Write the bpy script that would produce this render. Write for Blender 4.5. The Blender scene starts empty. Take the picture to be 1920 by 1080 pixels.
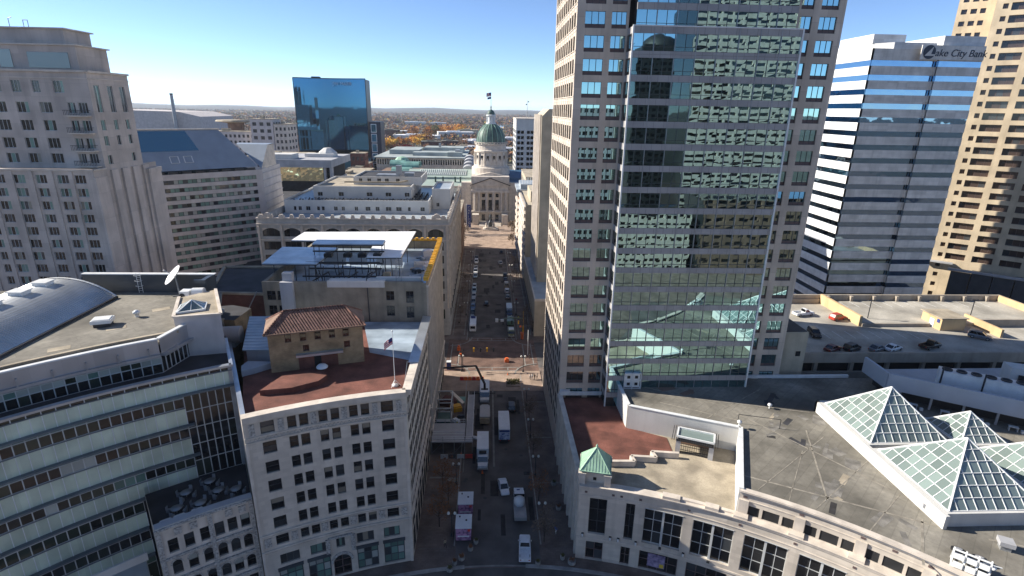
import bpy, bmesh, math, random
from mathutils import Matrix, Vector
C = bpy.context.scene
COL = C.collection
rad = math.radians
pi = math.pi
# ------------------------------------------------------------------ camera
EYE = Vector((0, 0, 71.0))
_p, _r, _w, FPX = rad(18.0), rad(1.0), rad(2.7), 1033.0
_f = Vector((math.sin(_w)*math.cos(_p), math.cos(_w)*math.cos(_p), -math.sin(_p)))
_rt = Vector((math.cos(_w), -math.sin(_w), 0)); _up = _rt.cross(_f)
RT = _rt*math.cos(_r)+_up*math.sin(_r); UP = _up*math.cos(_r)-_rt*math.sin(_r)
cd = bpy.data.cameras.new("camera"); cam = bpy.data.objects.new("camera", cd); COL.objects.link(cam)
cd.sensor_width = 36; cd.lens = 36*FPX/1920; cd.clip_start = 1; cd.clip_end = 80000
m = Matrix.Identity(4)
for i in range(3):
    m[i][0] = RT[i]; m[i][1] = UP[i]; m[i][2] = -_f[i]; m[i][3] = EYE[i]
cam.matrix_world = m
C.camera = cam
# ------------------------------------------------------------------ sky, sun, exposure
SUN_EL, SUN_AZ = 29.5, -75.5         # azimuth from +Y (west), minus = towards -X (south)
W = bpy.data.worlds.new("World"); C.world = W; W.use_nodes = True
nt = W.node_tree
bg = nt.nodes["Background"]
sky = nt.nodes.new("ShaderNodeTexSky"); sky.sky_type = 'NISHITA'; sky.sun_disc = False
sky.sun_elevation = rad(SUN_EL); sky.sun_rotation = rad(SUN_AZ)
sky.altitude = 200; sky.air_density = 0.5; sky.dust_density = 0.04; sky.ozone_density = 3.0
nt.links.new(sky.outputs[0], bg.inputs[0]); bg.inputs[1].default_value = 0.103
sl = bpy.data.lights.new("sun", 'SUN'); sl.energy = 4.7; sl.angle = rad(0.5); sl.color = (1.0, 0.93, 0.82)
so = bpy.data.objects.new("sun", sl); COL.objects.link(so)
_sd = Vector((math.sin(rad(SUN_AZ))*math.cos(rad(SUN_EL)), math.cos(rad(SUN_AZ))*math.cos(rad(SUN_EL)), math.sin(rad(SUN_EL))))
so.rotation_euler = _sd.to_track_quat('Z', 'Y').to_euler()
so.location = (0, 0, 300)
C.view_settings.view_transform = 'Standard'; C.view_settings.look = 'None'
C.view_settings.exposure = 1.02; C.view_settings.gamma = 1
C.view_settings.use_curve_mapping = False
C.cycles.max_bounces = 6; C.cycles.glossy_bounces = 3; C.cycles.diffuse_bounces = 3
C.cycles.volume_bounces = 1; C.cycles.transmission_bounces = 3
C.cycles.use_denoising = True
random.seed(7)
HAZE = 0.00004
CX = 1.4                              # the circle's centre is (CX, 0)

# ------------------------------------------------------------------ helpers
def proj(p):
    v = Vector(p)-EYE; w = v.dot(_f)
    if w < 1: return None
    return (960+FPX*v.dot(RT)/w, 540-FPX*v.dot(UP)/w)

class MB:
    """collects faces; build() links them as one mesh object"""
    def __init__(s): s.v = []; s.f = []; s.m = []; s.sm = []
    def add(s, pts, faces, m=0, smooth=False):
        b = len(s.v); s.v += [tuple(p) for p in pts]
        for f in faces: s.f.append([i+b for i in f]); s.m.append(m); s.sm.append(smooth)
        return s
    def quad(s, a, b, c, d, m=0): return s.add([a, b, c, d], [(0, 1, 2, 3)], m)
    def tri(s, a, b, c, m=0): return s.add([a, b, c], [(0, 1, 2)], m)
    def box(s, x0, y0, z0, x1, y1, z1, m=0):
        return s.hexa([(x0, y0), (x1, y0), (x1, y1), (x0, y1)], z0, z1, m)
    def hexa(s, p, z0, z1, m=0, top=True, bot=True, mt=None): return s.prism(p, z0, z1, m, mt, bot)
    def prism(s, pts, z0, z1, m=0, mt=None, bot=True):
        n = len(pts)
        a = sum(pts[i][0]*pts[(i+1) % n][1]-pts[(i+1) % n][0]*pts[i][1] for i in range(n))
        if a < 0: pts = pts[::-1]
        P = [(x, y, z0) for x, y in pts]+[(x, y, z1) for x, y in pts]
        s.add(P, [(i, (i+1) % n, (i+1) % n+n, i+n) for i in range(n)], m)
        s.add(P[n:], [tuple(range(n))], m if mt is None else mt)
        if bot: s.add(P[:n], [tuple(range(n))[::-1]], m)
        return s
    def obox(s, c, sx, sy, z0, z1, a=0, m=0):
        ca, sa = math.cos(a), math.sin(a)
        return s.prism([(c[0]+x*ca-y*sa, c[1]+x*sa+y*ca) for x, y in ((-sx/2, -sy/2), (sx/2, -sy/2), (sx/2, sy/2), (-sx/2, sy/2))], z0, z1, m)
    def tube(s, p0, p1, r0, r1=None, n=6, m=0, cap=True):
        r1 = r0 if r1 is None else r1
        p0, p1 = Vector(p0), Vector(p1); d = (p1-p0).normalized()
        u = d.orthogonal().normalized(); w = d.cross(u)
        P = []
        for p, r in ((p0, r0), (p1, r1)):
            for i in range(n):
                t = 2*pi*i/n; P.append(p+u*(r*math.cos(t))+w*(r*math.sin(t)))
        s.add(P, [(i, (i+1) % n, (i+1) % n+n, i+n) for i in range(n)], m, n > 6)
        if cap: s.add(P[:n], [tuple(range(n))[::-1]], m); s.add(P[n:], [tuple(range(n))], m)
        return s
    def bar(s, p0, p1, w, h=None, m=0):
        """square bar between two points"""
        h = w if h is None else h
        p0, p1 = Vector(p0), Vector(p1); d = (p1-p0).normalized()
        u = Vector((0, 0, 1)).cross(d)
        if u.length < 1e-3: u = Vector((1, 0, 0))
        u.normalize(); t = d.cross(u)
        P = [p+u*(a*w/2)+t*(b*h/2) for p in (p0, p1) for a, b in ((-1, -1), (1, -1), (1, 1), (-1, 1))]
        return s.add(P, [(0, 1, 5, 4), (1, 2, 6, 5), (2, 3, 7, 6), (3, 0, 4, 7), (3, 2, 1, 0), (4, 5, 6, 7)], m)
    def lathe(s, prof, c, n=24, m=0, smooth=True):
        P = [(c[0]+r*math.cos(2*pi*i/n), c[1]+r*math.sin(2*pi*i/n), z) for r, z in prof for i in range(n)]
        F = [(k*n+i, k*n+(i+1) % n, (k+1)*n+(i+1) % n, (k+1)*n+i) for k in range(len(prof)-1) for i in range(n)]
        return s.add(P, F, m, smooth)
    def build(s, name, mats, parent=None, at=None):
        me = bpy.data.meshes.new(name)
        o = (0, 0, 0)
        if parent is not None: o = parent['_o']
        elif at is not None: o = at
        me.from_pydata([(x-o[0], y-o[1], z-o[2]) for x, y, z in s.v], [], s.f)
        if not isinstance(mats, (list, tuple)): mats = [mats]
        for mt in mats: me.materials.append(mt)
        me.polygons.foreach_set('material_index', [min(i, len(mats)-1) for i in s.m])
        me.polygons.foreach_set('use_smooth', s.sm)
        me.update()
        ob = bpy.data.objects.new(name, me); COL.objects.link(ob)
        if parent is not None: ob.parent = parent; ob['_o'] = tuple(o)
        else: ob.location = o; ob['_o'] = tuple(o)
        return ob

def tag(o, label=None, cat=None, group=None, kind=None):
    if label: o['label'] = label
    if cat: o['category'] = cat
    if group: o['group'] = group
    if kind: o['kind'] = kind
    return o
def thing(name, label, cat, loc=(0, 0, 0), group=None):
    o = bpy.data.objects.new(name, None); COL.objects.link(o)
    o.location = loc; o['_o'] = tuple(loc); o.empty_display_size = 0.5
    return tag(o, label, cat, group)
def copy_tree(o, parent=None):
    c = o.copy(); COL.objects.link(c)
    if parent is not None: c.parent = parent
    for ch in list(o.children): copy_tree(ch, c)
    return c

# facade maps: F(u, v, d) -> point; u along the wall, v = world z, d = outwards
def flat(p, q):
    """wall from p to q (plan points); outwards is to the right of p->q"""
    L = math.hypot(q[0]-p[0], q[1]-p[1]); ux, uy = (q[0]-p[0])/L, (q[1]-p[1])/L
    F = lambda u, v, d=0: (p[0]+ux*u+uy*d, p[1]+uy*u-ux*d, v)
    F.L = L; F.du = 1e9
    return F
def arc(R, c=(CX, 0)):
    """concave wall round the circle: u in degrees from +Y, d towards the centre"""
    F = lambda u, v, d=0: (c[0]+(R-d)*math.sin(rad(u)), c[1]+(R-d)*math.cos(rad(u)), v)
    F.du = 1.6; F.L = 360
    return F
def facade(mb, F, u0, u1, v0, v1, rects, depth=0.25, m=0, mr=None, d=0):
    mr = m if mr is None else mr
    rects = [r for r in rects if r[1] > u0 and r[0] < u1]
    us = {u0, u1}; vs = {v0, v1}
    for r in rects: us |= {r[0], r[1]}; vs |= {r[2], r[3]}
    us = sorted(x for x in us if u0 <= x <= u1); vs = sorted(x for x in vs if v0 <= x <= v1)
    if F.du < 1e6:
        e = []
        for a, b in zip(us, us[1:]):
            n = max(1, math.ceil((b-a)/F.du)); e += [a+(b-a)*k/n for k in range(n)]
        us = e+[us[-1]]
    for va, vb in zip(vs, vs[1:]):
        vm = (va+vb)/2; row = [r for r in rects if r[2] < vm < r[3]]
        start = None; prev = None
        for a, b in zip(us, us[1:]):
            um = (a+b)/2
            cov = any(r[0] < um < r[1] for r in row)
            if cov or F.du < 1e6:
                if start is not None: mb.quad(F(start, va, d), F(a, va, d), F(a, vb, d), F(start, vb, d), m); start = None
                if not cov: mb.quad(F(a, va, d), F(b, va, d), F(b, vb, d), F(a, vb, d), m)
            elif start is None: start = a
        if start is not None: mb.quad(F(start, va, d), F(us[-1], va, d), F(us[-1], vb, d), F(start, vb, d), m)
    if depth > 0:
        for a, b, c, e in rects:
            n = max(1, math.ceil((b-a)/F.du)) if F.du < 1e6 else 1
            for k in range(n):
                x, y = a+(b-a)*k/n, a+(b-a)*(k+1)/n
                mb.quad(F(x, c, d), F(y, c, d), F(y, c, d-depth), F(x, c, d-depth), mr)
                mb.quad(F(x, e, d-depth), F(y, e, d-depth), F(y, e, d), F(x, e, d), mr)
            mb.quad(F(a, c, d), F(a, c, d-depth), F(a, e, d-depth), F(a, e, d), mr)
            mb.quad(F(b, c, d-depth), F(b, c, d), F(b, e, d), F(b, e, d-depth), mr)
def slab(mb, F, u0, u1, v0, v1, d0, d1, m=0):
    """a piece standing between depths d0 < d1 on a facade"""
    n = max(1, math.ceil((u1-u0)/F.du)) if F.du < 1e6 else 1
    for k in range(n):
        a, b = u0+(u1-u0)*k/n, u0+(u1-u0)*(k+1)/n
        P = [F(a, v0, d0), F(b, v0, d0), F(b, v0, d1), F(a, v0, d1), F(a, v1, d0), F(b, v1, d0), F(b, v1, d1), F(a, v1, d1)]
        fs = [(0, 3, 2, 1), (4, 5, 6, 7), (3, 7, 6, 2)[::-1]]
        if d0 < -0.5 or True: fs.append((0, 1, 5, 4)[::-1])
        if k == 0: fs.append((0, 4, 7, 3)[::-1])
        if k == n-1: fs.append((1, 2, 6, 5)[::-1])
        mb.add(P, fs, m)
def pane(mb, F, r, d, fr=0.07, nx=1, ny=1, mg=0, mf=1, fd=0.05, gm=None):
    """glass with frame and bars, glass at depth d"""
    a, b, c, e = r
    k = 1.0
    if F.du < 1e6: k = 180/pi/74.0                # degrees per metre
    for i in range(nx):
        for j in range(ny):
            x0, x1 = a+(b-a)*i/nx, a+(b-a)*(i+1)/nx; y0, y1 = c+(e-c)*j/ny, c+(e-c)*(j+1)/ny
            mb.quad(F(x0, y0, d), F(x1, y0, d), F(x1, y1, d), F(x0, y1, d), mg if gm is None else gm())
    if fr > 0:
        fu = fr*k
        for x0, x1, y0, y1 in ((a, a+fu, c, e), (b-fu, b, c, e), (a+fu, b-fu, c, c+fr), (a+fu, b-fu, e-fr, e)):
            slab(mb, F, x0, x1, y0, y1, d-.01, d+fd, mf)
        for i in range(1, nx):
            x = a+(b-a)*i/nx; slab(mb, F, x-fu/2, x+fu/2, c+fr, e-fr, d-.01, d+fd*.9, mf)
        for j in range(1, ny):
            y = c+(e-c)*j/ny; slab(mb, F, a+fu, b-fu, y-fr/2, y+fr/2, d-.01, d+fd*.8, mf)
WINS = {}
def wins(root, F, rects, depth, mats, name='window', **kw):
    WINS.setdefault(root.name+'|'+name, (root, name, []))[2].extend((F, r, depth, mats, kw) for r in rects)
def flush_windows():
    for root, name, L in WINS.values():
        Q = []
        for F, r, depth, mats, kw in L:
            pts = [proj(F(u, v, 0)) for u, v in ((r[0], r[2]), (r[1], r[2]), (r[1], r[3]), (r[0], r[3]))]
            ar = 0
            if all(pts):
                cx = sum(p[0] for p in pts)/4; cy = sum(p[1] for p in pts)/4
                ar = abs(sum(pts[i][0]*pts[(i+1) % 4][1]-pts[(i+1) % 4][0]*pts[i][1] for i in range(4)))/2
                if not (-30 < cx < 1950 and -30 < cy < 1110): ar *= 0.001
            Q.append((ar, F, r, depth, mats, kw))
        Q.sort(key=lambda q: -q[0])
        n = 100 if len(Q) <= 100 else 99
        for q in Q[:n]:
            b = MB(); pane(b, q[1], q[2], -q[3], **q[5]); b.build(name, q[4], root)
        rest = MB()
        for q in Q[n:]: pane(rest, q[1], q[2], -q[3], **q[5])
        if rest.f: tag(rest.build(name, Q[-1][4], root), kind='stuff')
def grid(us, vs): return [(a, b, c, e) for a, b in us for c, e in vs]
def even(a, b, n, w):
    """n openings of width w centred in equal bays from a to b"""
    s = (b-a)/n
    return [(a+s*(i+.5)-w/2, a+s*(i+.5)+w/2) for i in range(n)]

# ------------------------------------------------------------------ materials
def mat(name, col, rough=0.8, var=0.12, scale=0.35, metal=0.0, spec=0.4, bump=0.0, bscale=4.0, streak=0.0, panel=None, wave=None, col2=None, fine=0.0, rot=0.0):
    m = bpy.data.materials.new(name); m.use_nodes = True
    N = m.node_tree.nodes; L = m.node_tree.links
    P = N["Principled BSDF"]
    P.inputs['Roughness'].default_value = rough; P.inputs['Metallic'].default_value = metal
    P.inputs['Specular IOR Level'].default_value = spec
    P.inputs['Base Color'].default_value = (*col, 1)
    if var <= 0 and not bump and not panel and not wave: return m
    T = N.new("ShaderNodeTexCoord"); vec = T.outputs['Object']
    cur = None
    def mixc(fac, a, b):
        x = N.new("ShaderNodeMix"); x.data_type = 'RGBA'
        if isinstance(fac, float): x.inputs[0].default_value = fac
        else: L.new(fac, x.inputs[0])
        for i, q in ((6, a), (7, b)):
            if isinstance(q, tuple): x.inputs[i].default_value = (*q, 1)
            else: L.new(q, x.inputs[i])
        return x.outputs[2]
    def noise(sc, det=4, src=None, mapscale=None):
        n = N.new("ShaderNodeTexNoise"); n.inputs['Scale'].default_value = sc; n.inputs['Detail'].default_value = det
        s = src or vec
        if mapscale:
            mp = N.new("ShaderNodeMapping"); mp.inputs['Scale'].default_value = mapscale; L.new(s, mp.inputs[0]); s = mp.outputs[0]
        L.new(s, n.inputs['Vector']); return n.outputs[0]
    def ramp(src, lo, hi):
        r = N.new("ShaderNodeMapRange"); r.inputs[1].default_value = lo; r.inputs[2].default_value = hi; L.new(src, r.inputs[0]); return r.outputs[0]
    dk = col2 or tuple(c*(1-var*1.8) for c in col); lt = tuple(min(1, c*(1+var)) for c in col)
    cur = mixc(ramp(noise(scale, 6), .33, .67), dk, lt)
    if fine: cur = mixc(ramp(noise(scale*14, 3), .3, .7), cur, mixc(fine, cur, tuple(c*.35 for c in col)))
    if streak:
        cur = mixc(ramp(noise(1.0, 5, None, (.9, .9, .06)), .5, .8), cur, mixc(streak, cur, tuple(c*.35 for c in col)))
    hgt = None
    if panel or wave:
        sx = N.new("ShaderNodeSeparateXYZ"); L.new(vec, sx.inputs[0])
    if panel:
        # panel = (width, height, joint, darkness, [flat?]); joints of stone courses, bricks or roofing sheets
        cb = N.new("ShaderNodeCombineXYZ")
        if len(panel) > 4 and panel[4] == 'flat':
            mp = N.new("ShaderNodeMapping"); mp.inputs['Rotation'].default_value = (0, 0, rot); L.new(vec, mp.inputs[0]); L.new(mp.outputs[0], cb.inputs[0]); vv = mp.outputs[0]
        else:
            ad = N.new("ShaderNodeMath"); ad.operation = 'ADD'; L.new(sx.outputs[0], ad.inputs[0]); L.new(sx.outputs[1], ad.inputs[1])
            L.new(ad.outputs[0], cb.inputs[0]); L.new(sx.outputs[2], cb.inputs[1]); vv = cb.outputs[0]
        br = N.new("ShaderNodeTexBrick"); L.new(vv, br.inputs['Vector'])
        br.inputs['Scale'].default_value = 1; br.inputs['Brick Width'].default_value = panel[0]; br.inputs['Row Height'].default_value = panel[1]
        br.inputs['Mortar Size'].default_value = panel[2]; br.inputs['Mortar Smooth'].default_value = 0.1
        br.offset = 0.5 if len(panel) < 6 else panel[5]
        br.inputs['Color1'].default_value = (1, 1, 1, 1); br.inputs['Color2'].default_value = (.84, .84, .84, 1); br.inputs['Mortar'].default_value = (1-panel[3],)*3+(1,)
        mu = N.new("ShaderNodeMix"); mu.data_type = 'RGBA'; mu.blend_type = 'MULTIPLY'; mu.inputs[0].default_value = 1
        L.new(cur, mu.inputs[6]); L.new(br.outputs[0], mu.inputs[7]); cur = mu.outputs[2]
    if wave:
        # wave = (axis, period, depth): ribs
        ax = {'x': 0, 'y': 1, 'z': 2}
        if wave[0] in ax: src = sx.outputs[ax[wave[0]]]
        else:
            ad = N.new("ShaderNodeMath"); ad.operation = 'ADD'; L.new(sx.outputs[0], ad.inputs[0]); L.new(sx.outputs[1], ad.inputs[1]); src = ad.outputs[0]
        mm = N.new("ShaderNodeMath"); mm.operation = 'MULTIPLY'; mm.inputs[1].default_value = 2*pi/wave[1]; L.new(src, mm.inputs[0])
        sn = N.new("ShaderNodeMath"); sn.operation = 'SINE'; L.new(mm.outputs[0], sn.inputs[0]); hgt = sn.outputs[0]
        bp = N.new("ShaderNodeBump"); bp.inputs['Strength'].default_value = 1; bp.inputs['Distance'].default_value = wave[2]
        L.new(hgt, bp.inputs['Height']); L.new(bp.outputs[0], P.inputs['Normal'])
    elif bump:
        bp = N.new("ShaderNodeBump"); bp.inputs['Strength'].default_value = bump; bp.inputs['Distance'].default_value = 0.05
        L.new(noise(bscale, 5), bp.inputs['Height']); L.new(bp.outputs[0], P.inputs['Normal'])
    L.new(cur, P.inputs['Base Color'])
    return m

def glass(name, col, rough=0.03, metal=0.0, wob=0.0, wscale=0.5, spec=0.5, var=0.4):
    """window glass seen from outside: dark room behind, mirror of the street in front; each pane slightly out of true"""
    m = bpy.data.materials.new(name); m.use_nodes = True
    N = m.node_tree.nodes; L = m.node_tree.links; P = N["Principled BSDF"]
    P.inputs['Base Color'].default_value = (*col, 1); P.inputs['Roughness'].default_value = rough; P.inputs['Metallic'].default_value = metal
    P.inputs['Specular IOR Level'].default_value = spec; P.inputs['IOR'].default_value = 1.6
    T = N.new("ShaderNodeTexCoord")
    if wob:
        n = N.new("ShaderNodeTexNoise"); n.inputs['Scale'].default_value = wscale; n.inputs['Detail'].default_value = 1.0
        L.new(T.outputs['Object'], n.inputs['Vector'])
        b = N.new("ShaderNodeBump"); b.inputs['Strength'].default_value = 1; b.inputs['Distance'].default_value = wob
        L.new(n.outputs[0], b.inputs['Height']); L.new(b.outputs[0], P.inputs['Normal'])
    if var and not metal:
        g = N.new("ShaderNodeNewGeometry"); wn = N.new("ShaderNodeTexWhiteNoise"); wn.noise_dimensions = '1D'
        L.new(g.outputs['Random Per Island'], wn.inputs['W'])
        x = N.new("ShaderNodeMix"); x.data_type = 'RGBA'
        x.inputs[6].default_value = (*[c*(1-var) for c in col], 1); x.inputs[7].default_value = (*[c*(1+var) for c in col], 1)
        L.new(wn.outputs[0], x.inputs[0]); L.new(x.outputs[2], P.inputs['Base Color'])
    return m

M = {}
def mm(name, *a, **k): M[name] = mat(name, *a, **k); return M[name]
def mg(name, *a, **k): M[name] = glass(name, *a, **k); return M[name]
mm('asphalt', (.115, .104, .098), .9, .2, .25, fine=.15)
mm('brick_paving', (.185, .142, .12), .9, .22, .3, panel=(.8, .4, .03, .25, 'flat'))
mm('concrete_line', (.24, .23, .21), .85, .15, .6)
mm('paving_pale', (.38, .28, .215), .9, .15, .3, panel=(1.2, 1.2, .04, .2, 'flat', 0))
mm('brick_red', (.17, .105, .082), .9, .22, .3, panel=(1.6, .8, .05, .3, 'flat'))
mm('kerb', (.30, .29, .27), .85, .15, .6)
mm('paint_white', (.72, .72, .70), .7, .15, 1.0)
mm('limestone', (.61, .54, .455), .85, .07, .25, streak=.25, panel=(1.5, .62, .012, .10))
mm('limestone_trim', (.61, .54, .46), .85, .10, .5, streak=.3)
mm('carved', (.42, .40, .37), .9, .3, 4.0, bump=.8, bscale=5)
mm('buff_stone', (.46, .40, .30), .88, .10, .3, streak=.3)
mm('terracotta_white', (.50, .49, .46), .75, .08, .3, streak=.35, panel=(1.4, .7, .012, .12))
mm('cream_concrete', (.62, .53, .44), .88, .08, .18, streak=.25, panel=(2.6, 3.74, .03, .30, 'wall', 0))
mm('conrad_stone', (.56, .485, .425), .85, .10, .2, streak=.35, panel=(3.3, 2.66, .03, .22, 'wall', 0))
mm('conrad_light', (.63, .545, .48), .85, .10, .2, streak=.25, panel=(2.2, 5.3, .04, .2, 'wall', 0))
mm('precast_pink', (.56, .51, .48), .8, .08, .3, streak=.2)
mm('brown_panel', (.13, .09, .085), .6, .1, .4)
mm('tan_brick', (.36, .25, .14), .9, .2, .5, panel=(.5, .17, .02, .15))
mm('brown_stone', (.22, .14, .10), .85, .15, .3, streak=.3)
mm('red_brick', (.13, .055, .048), .9, .2, .4, panel=(.5, .17, .02, .15))
mm('white_panel', (.72, .72, .71), .55, .08, .3, streak=.25, panel=(6.0, .95, .02, .16, 'wall', 0))
mm('panel_shade_tone', (.68, .65, .60), .6, .10, .3, streak=.35, panel=(3.0, 1.0, .02, .2, 'wall', 0))  # white panel's shaded copy, shade put into the colour; sign and annex too
mm('sandstone', (.60, .49, .34), .88, .10, .2, streak=.25)
mm('white_wall', (.58, .57, .54), .8, .06, .2, streak=.15)
mm('grey_wall', (.40, .40, .41), .8, .1, .2, streak=.2)
mm('garage_concrete', (.36, .31, .25), .9, .12, .2, streak=.4)
mm('garage_deck', (.43, .40, .34), .9, .2, .15, fine=.25)
mm('ochre_wall', (.56, .40, .22), .9, .1, .2, streak=.3)
mm('roof_grey', (.26, .24, .20), .95, .30, .10, fine=.4, panel=(14, 1.6, .06, .22, 'flat'), rot=-.75)
mm('roof_tan', (.42, .36, .27), .95, .2, .3, fine=.3)
mm('roof_red', (.21, .082, .060), .9, .25, .3, fine=.35, panel=(9, 1.3, .05, .18, 'flat'), rot=.3)
mm('roof_sky_tint_membrane', (.38, .46, .54), .22, .2, .2, panel=(24, 2.2, .03, .15, 'flat'))  # grey-white sheeting; the blue of the reflected sky is put into its colour
mm('roof_slate_sheet', (.36, .40, .43), .45, .12, .3)
mm('roof_white', (.80, .80, .80), .6, .06, .3, fine=.05)
mm('roof_dark', (.045, .045, .05), .8, .2, .3)
mm('zinc', (.46, .47, .49), .42, .06, .3, metal=.6, panel=(2.4, 40, .03, .12, 'wall', 0))
mm('vault_metal', (.64, .65, .64), .34, .06, .4, metal=.75, wave=('y', .45, .05))
mm('blue_corrugated', (.38, .43, .47), .35, .08, .4, metal=.6, wave=('y', 1.1, .10))
mm('blue_coping', (.50, .53, .56), .3, .1, .4, metal=.6)
mm('copper_green', (.30, .46, .34), .6, .12, .6)
mm('copper_dark', (.075, .13, .108), .55, .2, .3, streak=.3)
mm('copper_roof', (.36, .44, .39), .7, .12, .1, fine=.1)
mm('copper_teal', (.16, .32, .28), .6, .15, .3)
mm('clay_tile', (.24, .12, .09), .85, .25, 1.2, wave=('s', .55, .12))
mm('white_metal', (.70, .71, .70), .4, .06, .8)
mm('grey_metal', (.34, .35, .36), .45, .1, .8, metal=.4)
mm('dark_metal', (.035, .036, .04), .5, .1, .8)
mm('reveal_shade', (.055, .048, .042), .9, .2, 1)  # window reveals coloured dark so the recesses read as shaded slots
mm('old_render', (.30, .265, .205), .9, .15, .4, streak=.5, fine=.2)
mm('roof_seam_strip', (.31, .28, .23), .9, .25, .8, fine=.3)
mm('black', (.012, .012, .014), .5, .1, 1)
mm('yellow_metal', (.70, .38, .03), .55, .12, 1)
mm('orange_paint', (.75, .16, .04), .5, .1, 1)
mm('red_paint', (.55, .05, .04), .5, .1, 1)
mm('wood_board', (.45, .33, .20), .85, .15, 1)
mm('soil', (.10, .075, .05), .95, .3, .5, bump=.6)
mm('granite_dark', (.06, .07, .08), .3, .1, .5)
mm('frame_light', (.50, .51, .50), .5, .05, 1)
mm('frame_dark', (.05, .055, .06), .5, .05, 1)
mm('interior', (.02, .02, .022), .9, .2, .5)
mm('emmis_panel', (.60, .66, .52), .25, .12, .25, panel=(1.5, 30, .03, .10, 'wall', 0))
mm('emmis_shelf', (.13, .15, .16), .5, .1, .5)
mg('win_dark', (.016, .017, .019)); mg('win_mid', (.05, .055, .06)); mg('win_blind', (.22, .20, .16), .3, var=.3)
mg('win_pale', (.34, .36, .33), .25, var=.2)
mg('win_green', (.14, .24, .205), .08); mg('win_olive', (.026, .034, .026), .05)
mg('mirror_teal', (.35, .55, .57), .012, metal=1.0, wob=.0035, wscale=.35)
mg('mirror_blue', (.045, .15, .27), .03, metal=1.0, wob=.012, wscale=.12)
mg('mirror_dark', (.20, .31, .43), .02, metal=1.0, wob=.02, wscale=.3)
mg('mirror_gold', (.95, .86, .52), .06, metal=1.0, wob=.12, wscale=.3)
mg('skylight_glass', (.17, .215, .20), .08, metal=.0, spec=.9, var=.3, wob=.01, wscale=.5)
# ================================================================== the setting: ground, streets
def struct(name, mb, m, at=None): return tag(mb.build(name, m), kind='structure')
def polar(u, r, z=None, c=(CX, 0)):
    p = (c[0]+r*math.sin(rad(u)), c[1]+r*math.cos(rad(u)))
    return p if z is None else (*p, z)
mm('suburb', (.085, .080, .070), .95, .45, .004, fine=.3, col2=(.05, .055, .04))
mm('river_water', (.06, .08, .09), .12, .2, .01, spec=.6)
b = MB(); n = 64
b.add([(0, 0, -.06)]+[(r*math.cos(2*pi*i/n), r*math.sin(2*pi*i/n), -.06) for r in (900, 26000) for i in range(n)],
      [(0, 1+i, 1+(i+1) % n) for i in range(n)]+[(1+i, 1+n+i, 1+n+(i+1) % n, 1+(i+1) % n) for i in range(n)])
struct('ground', b, M['suburb'])
b = MB(); b.box(-600, -400, -.05, 500, 640, 0)
struct('pavement', b, M['brick_paving'])
def sheet(b, x0, y0, x1, y1, z, m=0): b.quad((x0, y0, z), (x1, y0, z), (x1, y1, z), (x0, y1, z), m)
b = MB()
sheet(b, -6.4, 162, 9.3, 290, .004); sheet(b, -156, 144, 150, 162, .0045)
sheet(b, -156, 290, 150, 308, .0055); sheet(b, -5.2, 71.3, 9.0, 144, .0035)
for k in range(90):
    u0, u1 = -90+k*2, -88+k*2
    b.quad(polar(u0, 52, .004), polar(u1, 52, .004), polar(u1, 71.2, .004), polar(u0, 71.2, .004))
sheet(b, -172, -100, -156, 640, .004); sheet(b, 150, -100, 166, 640, .004)
struct('road', b, M['asphalt'])
b = MB()
for x0, x1 in ((-12.2, -6.6), (9.5, 15)):
    b.box(x0, 164, .0, x1, 286, .13)
b.box(-12.1, 75.5, 0, -5.6, 139, .13); b.box(9.4, 75.5, 0, 15, 139, .13)
struct('sidewalk', b, M['brick_paving'])
b = MB()
for x in (-6.6, 9.3): b.box(x, 164, 0, x+.22, 286, .14)
b.box(-5.6, 76, 0, -5.4, 139, .14); b.box(9.2, 76, 0, 9.4, 139, .14)
for k in range(66):
    u0, u1 = -66+k*2, -64+k*2
    if -4.5 < (u0+u1)/2 < 5: continue
    b.prism([polar(u0, 71.2), polar(u1, 71.2), polar(u1, 71.9), polar(u0, 71.9)], 0, .12)
struct('kerb', b, M['kerb'])
b = MB()
z = .138
for Y in range(172, 284, 11):                      # pale bands framing the brick pavement panels
    for x0, x1 in ((-12, -7), (9.8, 14.8)):
        sheet(b, x0, Y, x1, Y+.35, z); sheet(b, x0+.5, Y+3.8, x1-.6, Y+4.1, z)
for x in (-11.4, -7.6, 10.3, 14.2): sheet(b, x, 168, x+.3, 282, z)
for Y in (92, 108, 124): sheet(b, 9.8, Y, 14.6, Y+.3, z)
for k in range(8):
    u0, u1 = -4+k*1.15, -2.85+k*1.15
    b.quad(polar(u0, 71.4, .008), polar(u1, 71.4, .008), polar(u1, 71.75, .008), polar(u0, 71.75, .008))
sheet(b, -11.5, 94, -7.6, 94.5, z); sheet(b, -8.2, 92.8, -5.8, 94.2, z)
zz = .009
for Y in (163.3, 165.2, 141.8, 144.0):             # crosswalk borders over Market Street
    sheet(b, -6, Y, 9, Y+.35, zz)
for x in (-5.8, -3.2, 1.3, 5.8, 8.6):
    sheet(b, x, 163.3, x+.3, 165.4, zz); sheet(b, x, 141.8, x+.3, 144.2, zz)
for x in (-11, -8.6, 11, 13.5):
    sheet(b, x, 145, x+.3, 161, zz)
for k in range(6): sheet(b, -60+k*8, 152.8, -56+k*8, 153.0, zz); sheet(b, 22+k*8, 152.8, 26+k*8, 153.0, zz)
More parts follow.
